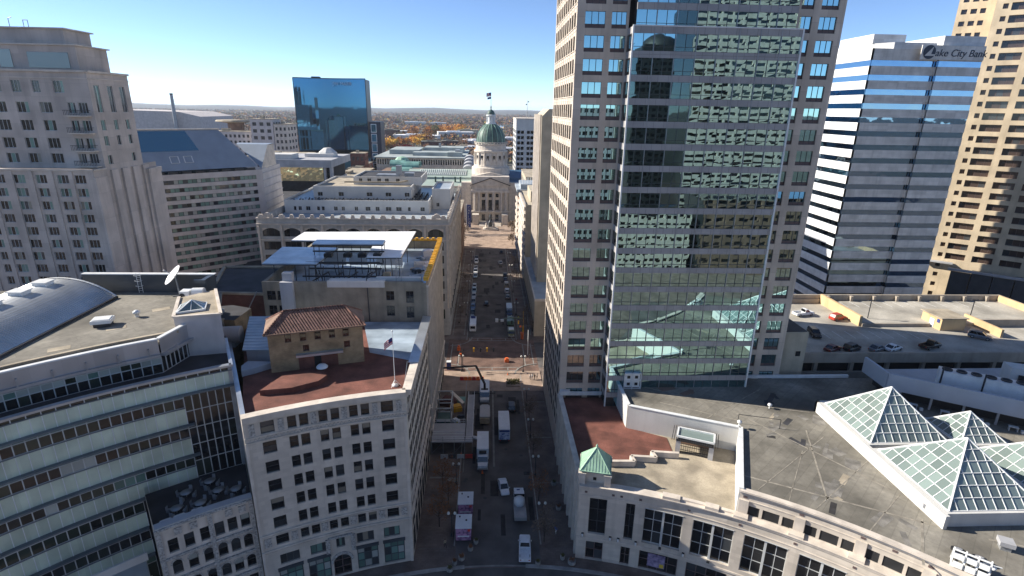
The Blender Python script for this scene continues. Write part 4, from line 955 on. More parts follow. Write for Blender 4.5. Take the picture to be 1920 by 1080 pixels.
# rooftop pavilion with gate
def tp(x, y): return (33.0+x*.915+y*.403, 82.2-x*.403+y*.915)
t = thing('roof_pavilion', 'dark framed pavilion with a white rimmed glass roof on the tan terrace', 'pavilion', (35.8, 82, 13.9))
q = MB(); q.prism([tp(.3, 0), tp(6.2, 0), tp(6.2, 3.4), tp(.3, 3.4)], 16.3, 16.7); 
for k in range(22): x = -.6+k*.36; q.bar((*tp(x, -.5), 16.75), (*tp(x, 4.1), 16.75), .1, .22)
q.build('pergola_beam', M['dark_metal'], t)
q = MB(); f4 = [tp(.2, .3), tp(6.3, .3), tp(6.3, 3.3), tp(.2, 3.3)]
for i in range(4): q.bar((*f4[i], 17.05), (*f4[(i+1) % 4], 17.05), .28, .3)
q.build('roof_rim', M['white_metal'], t)
q = MB(); q.prism(f4, 16.9, 16.98); q.build('roof_glass', M['skylight_glass'], t)
for x in (.1, 5.6):
    q = MB(); q.prism([tp(x, -.1), tp(x+.8, -.1), tp(x+.8, .7), tp(x, .7)], 13.9, 16.3); q.build('pier', M['grey_wall'], t)
q = MB()
for k in range(13): q.bar((*tp(1.1+k*.36, .25), 14.1), (*tp(1.1+k*.36, .25), 15.8), .05)
for z in (14.15, 14.6, 15.35, 15.8): q.bar((*tp(.9, .25), z), (*tp(5.6, .25), z), .08)
q.build('gate', M['dark_metal'], t)
q = MB(); q.prism([tp(.3, 3.3), tp(6.2, 3.3), tp(6.2, 3.5), tp(.3, 3.5)], 13.9, 16.3); q.build('back_wall', M['brown_stone'], t)
mm('roof_grey_patch', (.235, .22, .195), .95, .3, .5, fine=.4)
# rooftop equipment on the wide roof
t = thing('roof_chiller', 'white boxed chiller cage at the back left corner of the wide grey roof', 'chiller', (28.6, 98.5, 18.2))
for i in range(2):
    for j in range(2):
        q = MB(); q.box(27.4+i*1.55, 97.4, 18.6+j*1.5, 28.8+i*1.55, 99.6, 20.0+j*1.5); q.build('unit', M['white_metal'], t); q = MB(); q.box(27.8+i*1.55, 97.33, 19+j*1.5, 28.4+i*1.55, 97.4, 19.6+j*1.5); q.build('louvre', M['black'], t)
q = MB()
for x in (27.25, 28.88, 30.55):
    for y in (97.3, 99.8): q.bar((x, y, 18.2), (x, y, 21.5), .14)
for z in (18.4, 20.05, 21.6): q.bar((27.25, 97.3, z), (30.55, 97.3, z), .12); q.bar((30.55, 97.3, z), (30.55, 99.8, z), .12)
q.build('frame', M['white_metal'], t)
for i, (x, y) in enumerate([(53.1, 89.5), (44.3, 82.9)]):
    q = MB(); q.tube((x, y, 18.2), (x, y, 18.7+.5*i), .13, n=8); q.lathe([(.15, 18.7+.5*i), (.42, 18.85+.5*i), (.36, 19.15+.5*i), (0, 19.3+.5*i)], (x, y), 10)
    tag(q.build('roof_vent', M['white_metal'], at=(x, y, 18.2)), ['white turbine vent alone in the shaded part of the wide roof', 'white vent on the bend of the roof wall above the pavilion'][i], 'vent')
for i, (x, y, lb) in enumerate([(62.0, 61.6, 'grey flat topped exhaust box touching the low wall left of the big pyramid'), (66.6, 54.4, 'grey flat topped exhaust box in front of the big pyramid at the right edge')]):
    t = thing('exhaust_box', lb, 'exhaust box', (x, y, 18.2)); q = MB(); q.obox((x, y), 1.1, 1.1, 18.2, 18.9, -.5); q.build('curb', M['grey_metal'], t); q = MB(); q.obox((x, y), 1.6, 1.5, 18.9, 19.5, -.5); q.build('hood', M['grey_wall'], t)
t = thing('floodlight_rack', 'white rack of floodlights at the front edge of the wide grey roof', 'floodlight rack', (58.4, 53.2, 18.2))
fx = Vector((math.cos(rad(-42)), math.sin(rad(-42)), 0)); fy = Vector((-fx.y, fx.x, 0)); fo = Vector((57.0, 51.6, 18.2))
def fr_(a, c, z): p = fo+fx*a+fy*c; return (p.x, p.y, 18.2+z)
q = MB()
for z, c in ((.5, 0), (1.3, .5), (2.1, 1.0), (.4, 2.0), (1.2, 1.6)): q.bar(fr_(0, c, z), fr_(3.6, c, z), .16)
for a in (0, 1.2, 2.4, 3.6): q.bar(fr_(a, 0, 0), fr_(a, 1.1, 2.3), .16); q.bar(fr_(a, 2.1, 0), fr_(a, 1.1, 2.3), .14); q.bar(fr_(a, 0, .4), fr_(a, 2.1, .4), .12)
q.build('rack', M['white_metal'], t)
for k in range(3): q = MB(); p = fr_(.6+k*1.2, -.15, .75); q.obox(p[:2], .95, .5, p[2]-.2, p[2]+.35, rad(-42)); p = fr_(.6+k*1.2, .4, 1.55); q.obox(p[:2], .95, .5, p[2]-.15, p[2]+.3, rad(-42)); q.build('floodlight', M['white_metal'], t)
for k in range(2): q = MB(); p = Vector(fr_(.6+k*2.1, 3.2, .5)); d = Vector((.2, .3, 1)).normalized(); q.tube(p, p+d*.35, .75, n=16); q.tube(p+d*.35, p+d*.4, .45, n=14, m=1); q.build('wheel', [M['black'], M['grey_wall']], t)
t = thing('security_camera', 'white security cameras on a bracket beside the floodlight rack', 'security camera', (60.8, 50.4, 18.2))
q = MB(); q.tube((60.8, 50.4, 18.2), (60.8, 50.4, 19.6), .08); q.bar((60.2, 50.8, 19.6), (61.8, 49.9, 19.6), .1); q.build('pole', M['white_metal'], t)
for x, y in ((60.4, 50.6), (61.1, 50.2)): q = MB(); q.lathe([(0, 19.0), (.25, 19.1), (.28, 19.4), (0, 19.5)], (x, y), 10); q.build('dome', M['white_metal'], t)
for i, (a, e, w) in enumerate([((39, 70), (62, 58), .30), ((46, 88), (60, 66), .22), ((56, 82), (49, 64), .25), ((33, 92), (48, 84), .2), ((60, 60), (54, 52), .3), ((40, 66.5), (58, 80), .14), ((46, 62), (61, 73), .14), ((34, 95), (60, 88), .16), ((50, 57), (60.5, 65), .14), ((66, 56), (90, 47), .3), ((38, 84.9), (55, 97), .14), ((43, 63.5), (52, 76), .12), ((30, 99), (46, 90), .14)]):
    q = MB(); q.bar((*a, 18.21), (*e, 18.21), w, .02); tag(q.build('roof_seam', M['roof_seam_strip'], at=(*a, 18.2)), 'pale repair seam crossing the wide grey roof', 'roof seam', 'repair seams on the wide grey roof')
for i, (x, y, w, d, a) in enumerate([(36, 97.5, 3.4, 1.8, .3), (39.5, 95.6, 3, 1.3, .5), (55.5, 93.5, 4, .9, .9), (53.5, 91.3, 2.6, .8, 1.2)]):
    q = MB(); q.obox((x, y), w, d, 18.2, 18.215, a); q.obox((x+1, y+.6), w*.6, d*.8, 18.2, 18.213, a+.7); tag(q.build('roof_stain', M['brown_stone' if i < 2 else 'roof_dark'], at=(x, y, 18.2)), ['brown stain patch on the wide roof behind the chiller', 'smaller brown stain patch in front of the first one', 'dark wet streak near the turbine vent', 'short dark wet streak below the turbine vent'][i], 'roof stain')
q = MB(); q.bar((44.8, 84.5, 18.4), (44.8, 84.5, 20.0), .08); q.bar((44.8, 84.5, 20.0), (51.5, 82.6, 20.0), .08); q.bar((51.5, 82.6, 20.0), (51.5, 82.6, 18.2), .08); tag(q.build('roof_rail', M['dark_metal'], at=(44.8, 84.5, 18.2)), 'thin dark pipe rail above the bend of the roof wall', 'rail')
for i in range(30):
    rg_ = random.Random(i*7+1); u, r = rg_.uniform(30, 44), rg_.uniform(77.5, 104); x, y = polar(u, r)
    if 61 < x or y > 100 or (x < 45 and y > 80-(x-45)*.4): continue
    q = MB(); q.obox((x, y), rg_.uniform(.8, 3.4), rg_.uniform(.5, 2.2), 18.2, 18.204+i*.0004, rg_.uniform(.3, 1.2)); tag(q.build('roof_patch', M[['roof_dark', 'roof_tan', 'asphalt_patch'][i % 3]] if i % 4 == 0 else M['roof_grey_patch'], at=(x, y, 18.2)), 'roofing patch on the wide grey roof of the curved stone building', 'roof patch', 'roofing patches on the wide grey roof')
# pyramids
def pyramid(label, x0, y0, x1, y1, z0, z1, nx, ny):
    t = thing('glass_pyramid', label, 'glass pyramid', ((x0+x1)/2, (y0+y1)/2, 18.2), 'glass pyramids on the roof')
    q = MB(); q.prism([(x0-.5, y0-.5), (x1+.5, y0-.5), (x1+.5, y1+.5), (x0-.5, y1+.5)], 18.2, z0); q.build('curb_wall', M['white_wall'], t)
    c4 = [Vector((x0, y0, z0)), Vector((x1, y0, z0)), Vector((x1, y1, z0)), Vector((x0, y1, z0))]; ap = Vector(((x0+x1)/2, (y0+y1)/2, z1))
    g = MB(); f = MB()
    up_ = Vector((0, 0, .05))
    for i in range(4):
        a, e = c4[i], c4[(i+1) % 4]; md = (a+e)/2
        def pt(s_, h): s_ = max(h*.5, min(1-h*.5, s_)); return a+(e-a)*s_+(ap-md)*h
        for r in range(ny):
            t0, t1 = r/ny, (r+1)/ny
            for k in range(nx):
                P = [pt(k/nx, t0), pt((k+1)/nx, t0), pt((k+1)/nx, t1), pt(k/nx, t1)]
                if (P[1]-P[0]).length+(P[2]-P[3]).length > .05: g.add(P, [(0, 1, 2, 3)])
            f.bar(pt(0, t0)+up_, pt(1, t0)+up_, .10, .08)
        for k in range(1, nx):
            s_ = k/nx; f.bar(pt(s_, 0)+up_, pt(s_, min(s_, 1-s_)*2)+up_, .09, .08)
        f.bar(a+up_, ap+up_, .22, .18)
    g.build('glazing', M['skylight_glass'], t); f.build('glazing_bar', M['white_metal'], t)
    return t
pyramid('larger glass pyramid at the back left of the wide grey roof', 62.3, 74.9, 75.5, 87.6, 20.3, 27.0, 10, 6)
pyramid('large glass pyramid nearest the front edge of the wide roof', 62.3, 58.9, 76.0, 73.0, 20.3, 27.0, 10, 6)
pyramid('small glass pyramid half in shade beside the grey leaning wall', 77.2, 74.4, 84.9, 82.0, 20.3, 24.0, 6, 4)
pyramid('glass pyramid cut by the right edge of the view', 78.0, 59.0, 92.0, 73.0, 20.3, 27.0, 10, 6)
q = MB(); q.box(61.2, 57.9, 18.2, 61.75, 88.6, 20.3); q.box(61.2, 88.1, 18.2, 77, 88.6, 20.3); tag(q.build('roof_wall', M['white_wall'], at=(61.5, 73, 18.2)), 'long low white wall along the left side of the glass pyramids', 'wall')
# leaning shaded wall with a terrace under it
t = thing('terrace_building', 'grey walled terrace building leaning behind the pyramids in the shade', 'building', (88, 92, 18.2))
def kw(a, e, zt, zb, m='panel_shade_tone'): q = MB(); q.bar((*a, (zt+zb)/2), (*e, (zt+zb)/2), .5, zt-zb); q.build('parapet_wall', M[m], t)
wl = [(77.4, 99.6), (77.1, 92.3), (93.8, 81.4), (112, 69.6)]
mm('shade_wall', (.42, .45, .50), .7, .06, .2)  # white parapet, its bluish shade put into the colour
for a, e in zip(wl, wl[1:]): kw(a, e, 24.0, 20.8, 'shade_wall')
q = MB(); q.prism(wl+[(125, 90), (110, 100)], 20.9, 21.2); q.build('roof_slab', M['grey_wall'], t)
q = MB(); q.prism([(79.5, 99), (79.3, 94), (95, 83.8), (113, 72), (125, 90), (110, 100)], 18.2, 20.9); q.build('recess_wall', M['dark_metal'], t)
for k in range(8): a = Vector((*wl[1], 0)).lerp(Vector((*wl[3], 0)), (k+.5)/8.5); q = MB(); q.obox((a.x+.3, a.y+.4), .35, .35, 18.2, 20.9, -.57); q.build('post', M['grey_wall'], t)
for k in range(5):
    a = Vector((*wl[1], 0)).lerp(Vector((*wl[3], 0)), (k+.9)/8.5); x, y = a.x+.1, a.y-.5
    q = MB(); q.obox((x, y), 1.4, .8, 18.93, 19.0, -.57); q.obox((x-.5, y+.3), .1, .7, 18.2, 18.93, -.57); q.obox((x+.5, y-.3), .1, .7, 18.2, 18.93, -.57); q.obox((x+.9, y-1.0), .5, .5, 18.2, 18.7, -.4)
    tag(q.build('terrace_table', M['white_metal'], at=(x, y, 18.2)), ('first', 'second', 'third', 'fourth', 'fifth')[k]+' white table from the left under the leaning grey wall', 'table', 'white tables under the leaning wall')
t = thing('fan_bank', 'white cooling unit bank with round fan openings behind the leaning wall', 'cooling unit', (92, 90, 21.2))
ba = Vector((86.2, 91.2, 0)); be = Vector((97.6, 84.2, 0)); bd = (be-ba).normalized(); bnm = Vector((-bd.y, bd.x, 0)) if bd.x > 0 else bd
q = MB(); q.prism([tuple((ba)[:2]), tuple(be[:2]), tuple((be+bnm*2.6)[:2]), tuple((ba+bnm*2.6)[:2])], 21.2, 25.0); q.build('casing', M['white_metal'], t)
for k in range(6): c = ba+bd*(1.15+k*2.2)+bnm*1.3; q = MB(); q.lathe([(.85, 25.0), (.85, 25.25), (.7, 25.25), (.65, 25.02), (0, 25.02)], (c.x, c.y), 14, 1); q.build('fan_opening', [M['white_metal'], M['dark_metal']], t)
for k in range(3): c = ba+bd*(k*6.3+.3)-bnm*.12; q = MB(); q.bar((c.x, c.y, 21.2), (c.x, c.y, 26.0), .2); q.build('post', M['dark_metal'], t)
t = thing('roof_hut', 'white hut with a dark doorway at the right edge beside the garage', 'hut', (104, 92, 21.2))
q = MB(); q.prism([(101.5, 94.5), (100.6, 91.6), (108, 87), (109.5, 91)], 21.2, 25.4); q.build('wall', M['white_wall'], t); q = MB(); q.prism([(101.6, 90.9), (101.5, 90.8), (105, 88.6), (105.1, 88.7)], 21.3, 24.2); q.build('doorway', M['black'], t)

# ================================================================== tall tower across the street
R6 = thing('office_tower', 'tall stone tower with a projecting dark mirrored glass bay and pale lit side', 'tower', (38, 117, 0))
TOP = 112; PIT = 3.735
zs = [83.2-PIT*k for k in range(-7, 21)]
Ft = flat((15, 102), (61.2, 102)); Fts = flat((15, 133), (15, 102)); Ftn = flat((61.2, 102), (61.2, 133))
ew = [(1.4, 4.85), (5.95, 8.5), (38.4, 40.6), (41.9, 45.0)]
er = [(a, c, z-2.62, z) for a, c in ew for z in zs]
sc = [(a, c) for a, c in even(.7, 30.3, 10, 1.75)]
srr = [(a, c, z-2.6, z) for a, c in sc for z in zs]
b = MB(); facade(b, Ft, 0, 8.9, 0, TOP, er, .3); facade(b, Ft, 37.0, 46.2, 0, TOP, er, .3); facade(b, Fts, 0, 31, 0, TOP, srr, .35, 0, 1); facade(b, Ftn, 0, 31, 0, TOP, [], 0)
b.quad((61.2, 133, 0), (15, 133, 0), (15, 133, TOP), (61.2, 133, TOP)); b.quad((15, 102, TOP), (61.2, 102, TOP), (61.2, 133, TOP), (15, 133, TOP))
b.build('wall', [M['cream_concrete'], M['reveal_shade']], R6)
TW = [M['mirror_teal'], M['frame_dark'], M['brown_panel']]
for z in zs:
    for a, c in ew:
        if z < 4: continue
        q = MB(); n = 3 if c-a > 2.4 else 2
        for k in range(n): pane(q, Ft, (a+(c-a)*k/n, a+(c-a)*(k+1)/n, z-2.0, z), -.3, .05, 1, 1)
        pane(q, Ft, (a, c, z-2.62, z-2.0), -.28, .05, n, 1, gm=lambda: 2)
        if z < 98: q.build('window', TW, R6)
wins(R6, Fts, [r for r in srr if r[2] > 2], .35, [M['win_dark'], M['frame_light'], M['win_mid']], name='side_window', fr=.06, nx=2, ny=1, gm=GM(.8, .2))
q = MB()
for a, c in sc: slab(q, Fts, a-.3, a-.2, 0, TOP, .004, .05); slab(q, Fts, c+.2, c+.3, 0, TOP, .004, .05)
for z in zs: slab(q, Fts, 0, 31, z-3.1, z-3.0, .052, .07); slab(q, Fts, 0, 31, z-2.5, z-2.38, .052, .08)
q.build('rib', M['limestone_trim'], R6)
# the glass bay
BX0, BX1, BY = 23.8, 52.3, 98.0
Fy = flat((BX0, BY), (BX1, BY)); Fy2 = flat((BX0+.7, 99.3), (BX1-.7, 99.3)); Fsl = flat((BX0, 102), (BX0, BY)); Fsr = flat((BX1, BY), (BX1, 102))
LB = BX1-BX0
mm('bay_spandrel', (.36, .345, .34), .7, .06, .3, panel=(1.78, 40, .05, .35, 'wall', 0))
rg2 = random.Random(17)
for z in zs:
    up2 = z > 84; F_ = Fy2 if up2 else Fy; L = F_.L
    if z < 6 or z > 104: continue
    q = MB(); n = 16
    for k in range(n):
        a, e = L*k/n, L*(k+1)/n
        for v0, v1 in ((z-2.0, z), (z-2.62, z-2.0)):
            j = lambda: -.05+rg2.uniform(-.003, .003)
            q.quad(F_(a, v0, j()), F_(e, v0, j()), F_(e, v1, j()), F_(a, v1, j()), 0)
        if k: slab(q, F_, a-.035, a+.035, z-2.62, z, -.06, .04, 1)
        if k and k % 2 == 0: slab(q, F_, a-.05, a+.05, z-2.62, z+1.08, .05, .14, 4)
    slab(q, F_, 0, L, z-2.03, z-1.97, -.06, .05, 1)
    if not up2:
        for F3 in (Fsl, Fsr): pane(q, F3, (.15, F3.L-.15, z-2.62, z), -.04, .05, 3, 2, mg=3)
    q.build('ribbon_window', [M['mirror_teal'], M['frame_dark'], M['brown_panel'], M['win_dark'], M['grey_metal']], R6)
q = MB()
for z in zs:
    if z < 5: continue
    up2 = z > 84; F_ = Fy2 if up2 else Fy
    slab(q, F_, 0, F_.L, z+.02, z+1.08, -.3, .05)
    if not up2:
        slab(q, Fsl, 0, Fsl.L-.1, z+.02, z+1.08, -.1, .05); slab(q, Fsr, .1, Fsr.L, z+.02, z+1.08, -.1, .05)
q.build('spandrel', M['bay_spandrel'], R6)
q = MB()
for x in (BX0, BX1): q.box(x-.13, BY-.16, 14, x+.13, BY+.1, 84.3)
q.box(BX0-.1, BY-.14, 84.28, BX1+.1, BY+.2, 84.46); q.box(BX0, BY, 84.2, BX1, 99.5, 84.3)
q.build('sunlit_edge_trim', M['white_metal'], R6)  # white strips put the bay's sunlit edge into the colour
q = MB(); q.box(BX0+.2, BY+.35, 2, BX1-.2, 101.9, 84.0); q.box(BX0+.9, 99.7, 84.1, BX1-.9, 101.95, TOP); q.box(15.7, 102.5, .5, 60.6, 132.4, TOP-.5); q.build('core', M['interior'], R6)
q = MB(); q.box(61.25, 104, 0, 67.3, 116, 27.6); t = tag(q.build('garage_stair_block', M['buff_stone'], at=(64, 110, 0)), 'tan windowless stair block against the right side of the tall tower', 'stair block'); 
q = MB(); q.box(61.35, 104.3, 27.6, 67.0, 115.7, 27.75); q.build('roof', M['roof_dark'], t)
q = MB(); q.box(65.2, 103.9, 22.2, 66.2, 104.0, 23.3); q.build('vent_opening', M['black'], t)

# ================================================================== bank tower with the sign
R7 = thing('bank_tower', 'white banded office tower with its front toned for shade and a bank sign near its stepped top', 'bank tower', (126, 183, 0))
HB = 89.2
zw = [(84.55-3.92*k, 86.1-3.92*k) for k in range(22)]
Fe7 = flat((109.8, 166), (129.0, 166)); Fe8 = flat((129.0, 165.0), (142, 165.0)); Fs7 = flat((109.8, 204), (109.8, 166)); Fc7 = flat((129.0, 166.02), (129.0, 165.0))
q = MB(); q.box(110.1, 166.3, 0, 141.7, 203, HB-1); q.build('core', M['interior'], R7)
for z0, z1 in zw:
    if z0 < 0: continue
    q = MB()
    for F_, n in ((Fe7, 6), (Fe8, 4), (Fs7, 12), (Fc7, 1)):
        for k in range(n): L = F_.L; q.quad(F_(L*k/n, z0-.1, -.18), F_(L*(k+1)/n, z0-.1, -.18), F_(L*(k+1)/n, z1+.1, -.18), F_(L*k/n, z1+.1, -.18))
    q.build('ribbon_window', M['mirror_dark'], R7)
q = MB()
bands = [(86.1, HB)]+[(zw[k+1][1], zw[k][0]) for k in range(21)]
for z0, z1 in bands:
    if z1 < 0: continue
    z0 = max(z0, 0)
    slab(q, Fe7, 0, Fe7.L, z0, z1, -.4, 0, 1); slab(q, Fe8, 0, Fe8.L, z0, z1, -.4, 0, 1); slab(q, Fs7, 0, Fs7.L, z0, z1, -.4, 0, 0); slab(q, Fc7, 0, Fc7.L-.005, z0, z1, -.3, 0, 1)
q.build('spandrel_band', [M['white_panel'], M['panel_shade_tone']], R7)
q = MB(); q.box(110.2, 166.4, HB-.9, 141.6, 202.5, HB-.5, 0)
q.prism([(110.5, 172), (115.7, 166.01), (128.2, 166.01), (128.2, 200), (110.5, 200)], HB-.5, 90.9, 1); q.box(111.8, 170, 90.9, 121.5, 186, 93.4, 1); q.box(129.5, 165.3, HB-.1, 141.8, 200, 92.8, 1)
q.build('stepped_top', [M['panel_shade_tone'], M['white_panel']], R7)
def text(s, size, name, m, parent, origin, ux, uz, ext=.08, shear=0.0):
    cu = bpy.data.curves.new(name, 'FONT'); cu.body = s; cu.size = size; cu.extrude = ext; cu.shear = shear
    tmp = bpy.data.objects.new('tmp_text', cu); COL.objects.link(tmp)
    me = bpy.data.meshes.new_from_object(tmp.evaluated_get(bpy.context.evaluated_depsgraph_get()))
    COL.objects.unlink(tmp); bpy.data.objects.remove(tmp)
    ux, uz = Vector(ux).normalized(), Vector(uz).normalized(); nn = ux.cross(uz); o = Vector(origin)-Vector(parent['_o'])
    for v in me.vertices: v.co = o+ux*v.co.x+uz*v.co.y+nn*v.co.z
    me.materials.append(M[m]); ob = bpy.data.objects.new(name, me); COL.objects.link(ob); ob.parent = parent; ob['_o'] = parent['_o']
    return ob
mm('sign_navy', (.012, .018, .04), .4, .05)
sg = thing('bank_sign', 'grey sign panel with the dark bank name and round sail logo on the tower top', 'sign', (132.5, 164.8, 88))
q = MB(); q.box(123.0, 164.55, 86.35, 141.8, 164.8, 90.2); q.build('panel', M['panel_shade_tone'], sg)
q = MB(); cxl, czl = 125.35, 88.35
for k in range(28):
    a0, a1 = 2*pi*k/28, 2*pi*(k+1)/28; f = lambda a, y: (cxl+1.8*math.cos(a), y, czl+1.85*math.sin(a))
    q.tri((cxl, 164.45, czl), f(a0, 164.45), f(a1, 164.45)); q.quad(f(a0, 164.45), f(a0, 164.56), f(a1, 164.56), f(a1, 164.45))
q.build('logo_disc', M['sign_navy'], sg)
q = MB(); y = 164.42
q.add([(cxl-1.35, y, czl-1.0), (cxl+.95, y, czl+1.5), (cxl+.55, y, czl-.55), (cxl+1.85, y, czl-.55), (cxl+1.7, y, czl-1.0)], [(0, 1, 2), (0, 2, 3, 4)])
q.build('logo_sail', M['panel_shade_tone'], sg)
text("ake City Bank", 2.72, 'lettering', 'sign_navy', sg, (127.1, 164.5, 87.3), (1, 0, 0), (0, 0, 1), .06, .18)

# ================================================================== buff tower set at an angle
R8 = thing('buff_tower', 'buff limestone tower with deep set brown windows cut off by the right edge', 'tower', (186, 210, 0))
yd = Vector((.743, -.669, 0)); yn = Vector((.669, .743, 0)); yP = Vector((176, 200, 0))
def yp(u, w=0): p = yP+yd*u+yn*w; return (p.x, p.y)
Fy8 = flat(yp(-3.2), yp(40)); o8 = 3.2
zf = [20.2+3.95*k for k in range(-5, 28)]
yw = [(-1.25+o8, .2+o8)]+[(1.05+o8+k*8.05, 7.1+o8+k*8.05) for k in range(4)]
yr = [(a, c, z-1.5, z+.9) for a, c in yw[1:] for z in zf if z > 17]+[(yw[0][0], yw[0][1], z-.9, z+.75) for z in zf]
b = MB(); facade(b, Fy8, 0, 40, 0, 125, yr, .9); Fy9 = flat(yp(-3.2, 40), yp(-3.2)); facade(b, Fy9, 0, 40, 0, 125, [], 0)
Fy6 = flat(yp(-14, 7), yp(-3.25, 7)); wr = [(a, c, z-.9, z+.75) for a, c in ((1.2, 2.9), (3.9, 5.7), (6.6, 8.2)) for z in zf]
facade(b, Fy6, 0, 10.75, 0, 118, wr, .6); Fy5 = flat(yp(-14, 40), yp(-14, 7)); facade(b, Fy5, 0, 33, 0, 118, [], 0)
b.build('wall', M['sandstone'], R8)
mg('win_brown', (.06, .042, .035), .08)
wins(R8, Fy8, yr, .9, [M['win_brown'], M['brown_panel'], M['win_mid']], fr=.1, nx=3, ny=1, gm=GM(.7, .3)); wins(R8, Fy6, wr, .6, [M['win_brown'], M['brown_panel']], fr=.08)
q = MB(); q.prism([yp(-2.6, 1.2), yp(39, 1.2), yp(39, 38), yp(-2.6, 38)], 0, 124); q.prism([yp(-13.4, 8), yp(-3, 8), yp(-3, 38), yp(-13.4, 38)], 0, 117); q.build('core', M['interior'], R8)
t = thing('dark_podium', 'dark glassy podium with a pale ledge at the foot of the buff tower', 'podium', (184, 186, 0))
q = MB()
for k in range(7):
    a, e = 4+k*6.2, 4+(k+1)*6.2-.3; q.prism([yp(a, -6), yp(e, -6), yp(e, -1), yp(a, -1)], 0, 15.6+(.4 if k % 2 else 0))
q.build('cladding', M['granite_dark'], t); q = MB(); q.prism([yp(3, -6.6), yp(46, -6.6), yp(46, -5.4), yp(3, -5.4)], 15.9, 16.7); q.prism([yp(-6, -2.4), yp(4, -2.4), yp(4, -.4), yp(-6, -.4)], 17.2, 17.7); q.build('ledge', M['grey_wall'], t)

# ================================================================== parking garage
R9 = thing('parking_garage', 'open top concrete parking garage with parked cars and low ochre walls', 'parking garage', (105, 122, 0))
q = MB(); q.box(67.3, 107, 20.1, 146, 143, 20.5); q.build('deck', M['garage_deck'], R9)
q = MB(); q.prism([(94.2, 125.2), (146, 125.2), (146, 141.8), (94.2, 141.8)], 20.5, 21.3); q.build('upper_deck', M['garage_deck'], R9)
q = MB()
def pw(x0, y0, x1, y1, z0, z1, m=0): q.box(x0, y0, z0, x1, y1, z1, m)
pw(67.3, 106.4, 146, 107.0, 19.4, 21.7); pw(67.3, 106.3, 146, 107.0, 15.2, 17.2); pw(67.3, 106.3, 146, 107, 10.6, 12.8); pw(67.3, 142.4, 146, 143, 12, 22.9); pw(145.4, 107, 146, 142.4, 12, 22.9)
pw(67.3, 142.0, 93, 142.39, 20.5, 21.8)
for k in range(9): pw(72+k*8.2, 107.3, 72.8+k*8.2, 108, 0, 20.1)
for k in range(8): pw(95+k*6.6, 141.5, 95.7+k*6.6, 142.4, 21.3, 22.75)
q.build('parapet', M['garage_concrete'], R9)
q = MB(); pw(93.2, 125, 93.9, 142.3, 20.5, 23.2); q.build('ramp_wall', M['ochre_wall'], R9); q = MB(); pw(123.4, 117.5, 124.0, 128.5, 20.5, 22.6); q.build('ramp_wall', M['ochre_wall'], R9); q = MB(); pw(144.9, 128, 145.39, 142, 21.3, 23.0); q.build('ramp_wall', M['ochre_wall'], R9)
q = MB(); pw(93.9, 124.6, 111.5, 125.1, 20.5, 21.3); q.build('deck_edge', M['garage_concrete'], R9); q = MB(); pw(124, 124.6, 145.4, 125.15, 20.5, 22.4); q.build('deck_edge', M['garage_concrete'], R9)
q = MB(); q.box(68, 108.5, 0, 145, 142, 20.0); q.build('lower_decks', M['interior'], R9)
q = MB()
for k in range(12): q.box(72+k*3.1, 117.2, 20.5, 72.12+k*3.1, 121.8, 20.506); 
for k in range(14): q.box(98+k*3.1, 136.8, 21.3, 98.12+k*3.1, 141.4, 21.306)
q.build('bay_marking', M['paint_white'], R9)
t = thing('stair_head', 'small ochre stair house with a flat roof on the parking deck', 'stair house', (115, 124, 20.5))
q = MB(); q.box(112, 122, 20.5, 118.2, 128.4, 23.6); q.build('wall', M['ochre_wall'], t); q = MB(); q.box(111.6, 121.7, 23.6, 118.6, 128.8, 23.8); q.build('roof', M['roof_tan'], t)
q = MB(); q.box(111.9, 124.2, 20.5, 112.0, 125.6, 22.7); q.build('door', M['white_metal'], t); q = MB(); q.box(111.88, 122.6, 22.3, 112, 123.4, 23.2); q.build('sign_plate', M['flag_blue'], t)
for i, (x, y) in enumerate(((97.8, 128.5), (125.9, 129.3))):
    t = thing('deck_lamp', ['tall thin lamp on the deck left of the ochre stair house', 'tall thin lamp on the deck right of the ochre stair house'][i], 'lamp post', (x, y, 21.3)); q = MB(); q.tube((x, y, 21.3), (x, y, 26.0), .11, n=8); q.build('pole', M['dark_metal'], t); q = MB(); q.box(x-.9, y-.2, 26.0, x+.9, y+.2, 26.2); q.build('lamp_head', M['dark_metal'], t)
t = thing('lower_building', 'low dark roofed annex between the mirrored tower and the bank tower', 'building', (92, 152, 0)); q = MB(); q.box(62, 145, 0, 108, 166, 13, 0); q.build('wall', M['panel_shade_tone'], t); q = MB(); q.box(61.7, 144.7, 13, 108.3, 166, 13.6); q.build('roof', M['roof_dark'], t)

# ================================================================== hotel tower on the left
R10 = thing('hotel_tower', 'pale stone hotel tower with setbacks and balconies at the left edge', 'hotel tower', (-92, 128, 0))
HX = -80
Fh1 = flat((-112, 117), (HX, 117)); Fh2 = flat((HX, 117), (HX, 139.2)); Fh3 = flat((-112, 121), (HX, 121)); Fh4 = flat((HX, 121), (HX, 134))
rz = [(55.0-2.69*k, 56.75-2.69*k) for k in range(21)]
cw = [(a+112, c+112) for a, c in ((-110.5, -108.3), (-106.5, -104.3), (-102.5, -100.3), (-99.8, -97.6), (-95.9, -93.6), (-91.5, -89.4), (-87.3, -85.1), (-83.9, -81.7))]
h1 = grid(cw, rz)
rzu = [(68.7, 70.8), (65.2, 67.3), (61.7, 63.8), (58.7, 60.7)]
cu_ = [(a+112, c+112) for a, c in ((-110.5, -108), (-106, -103.5), (-99.3, -96.9), (-94.9, -92.5), (-90.4, -88.0))]
h3 = grid(cu_, rzu)+[(a+112, c+112, 72.6, 74.9) for a, c in ((-99, -97), (-95, -93.2), (-91, -89.5), (-86.9, -84.9))]+[(a+112, c+112, z0, z1) for a, c in ((-84.9, -83.4), (-82.8, -81.0)) for z0, z1 in rzu]
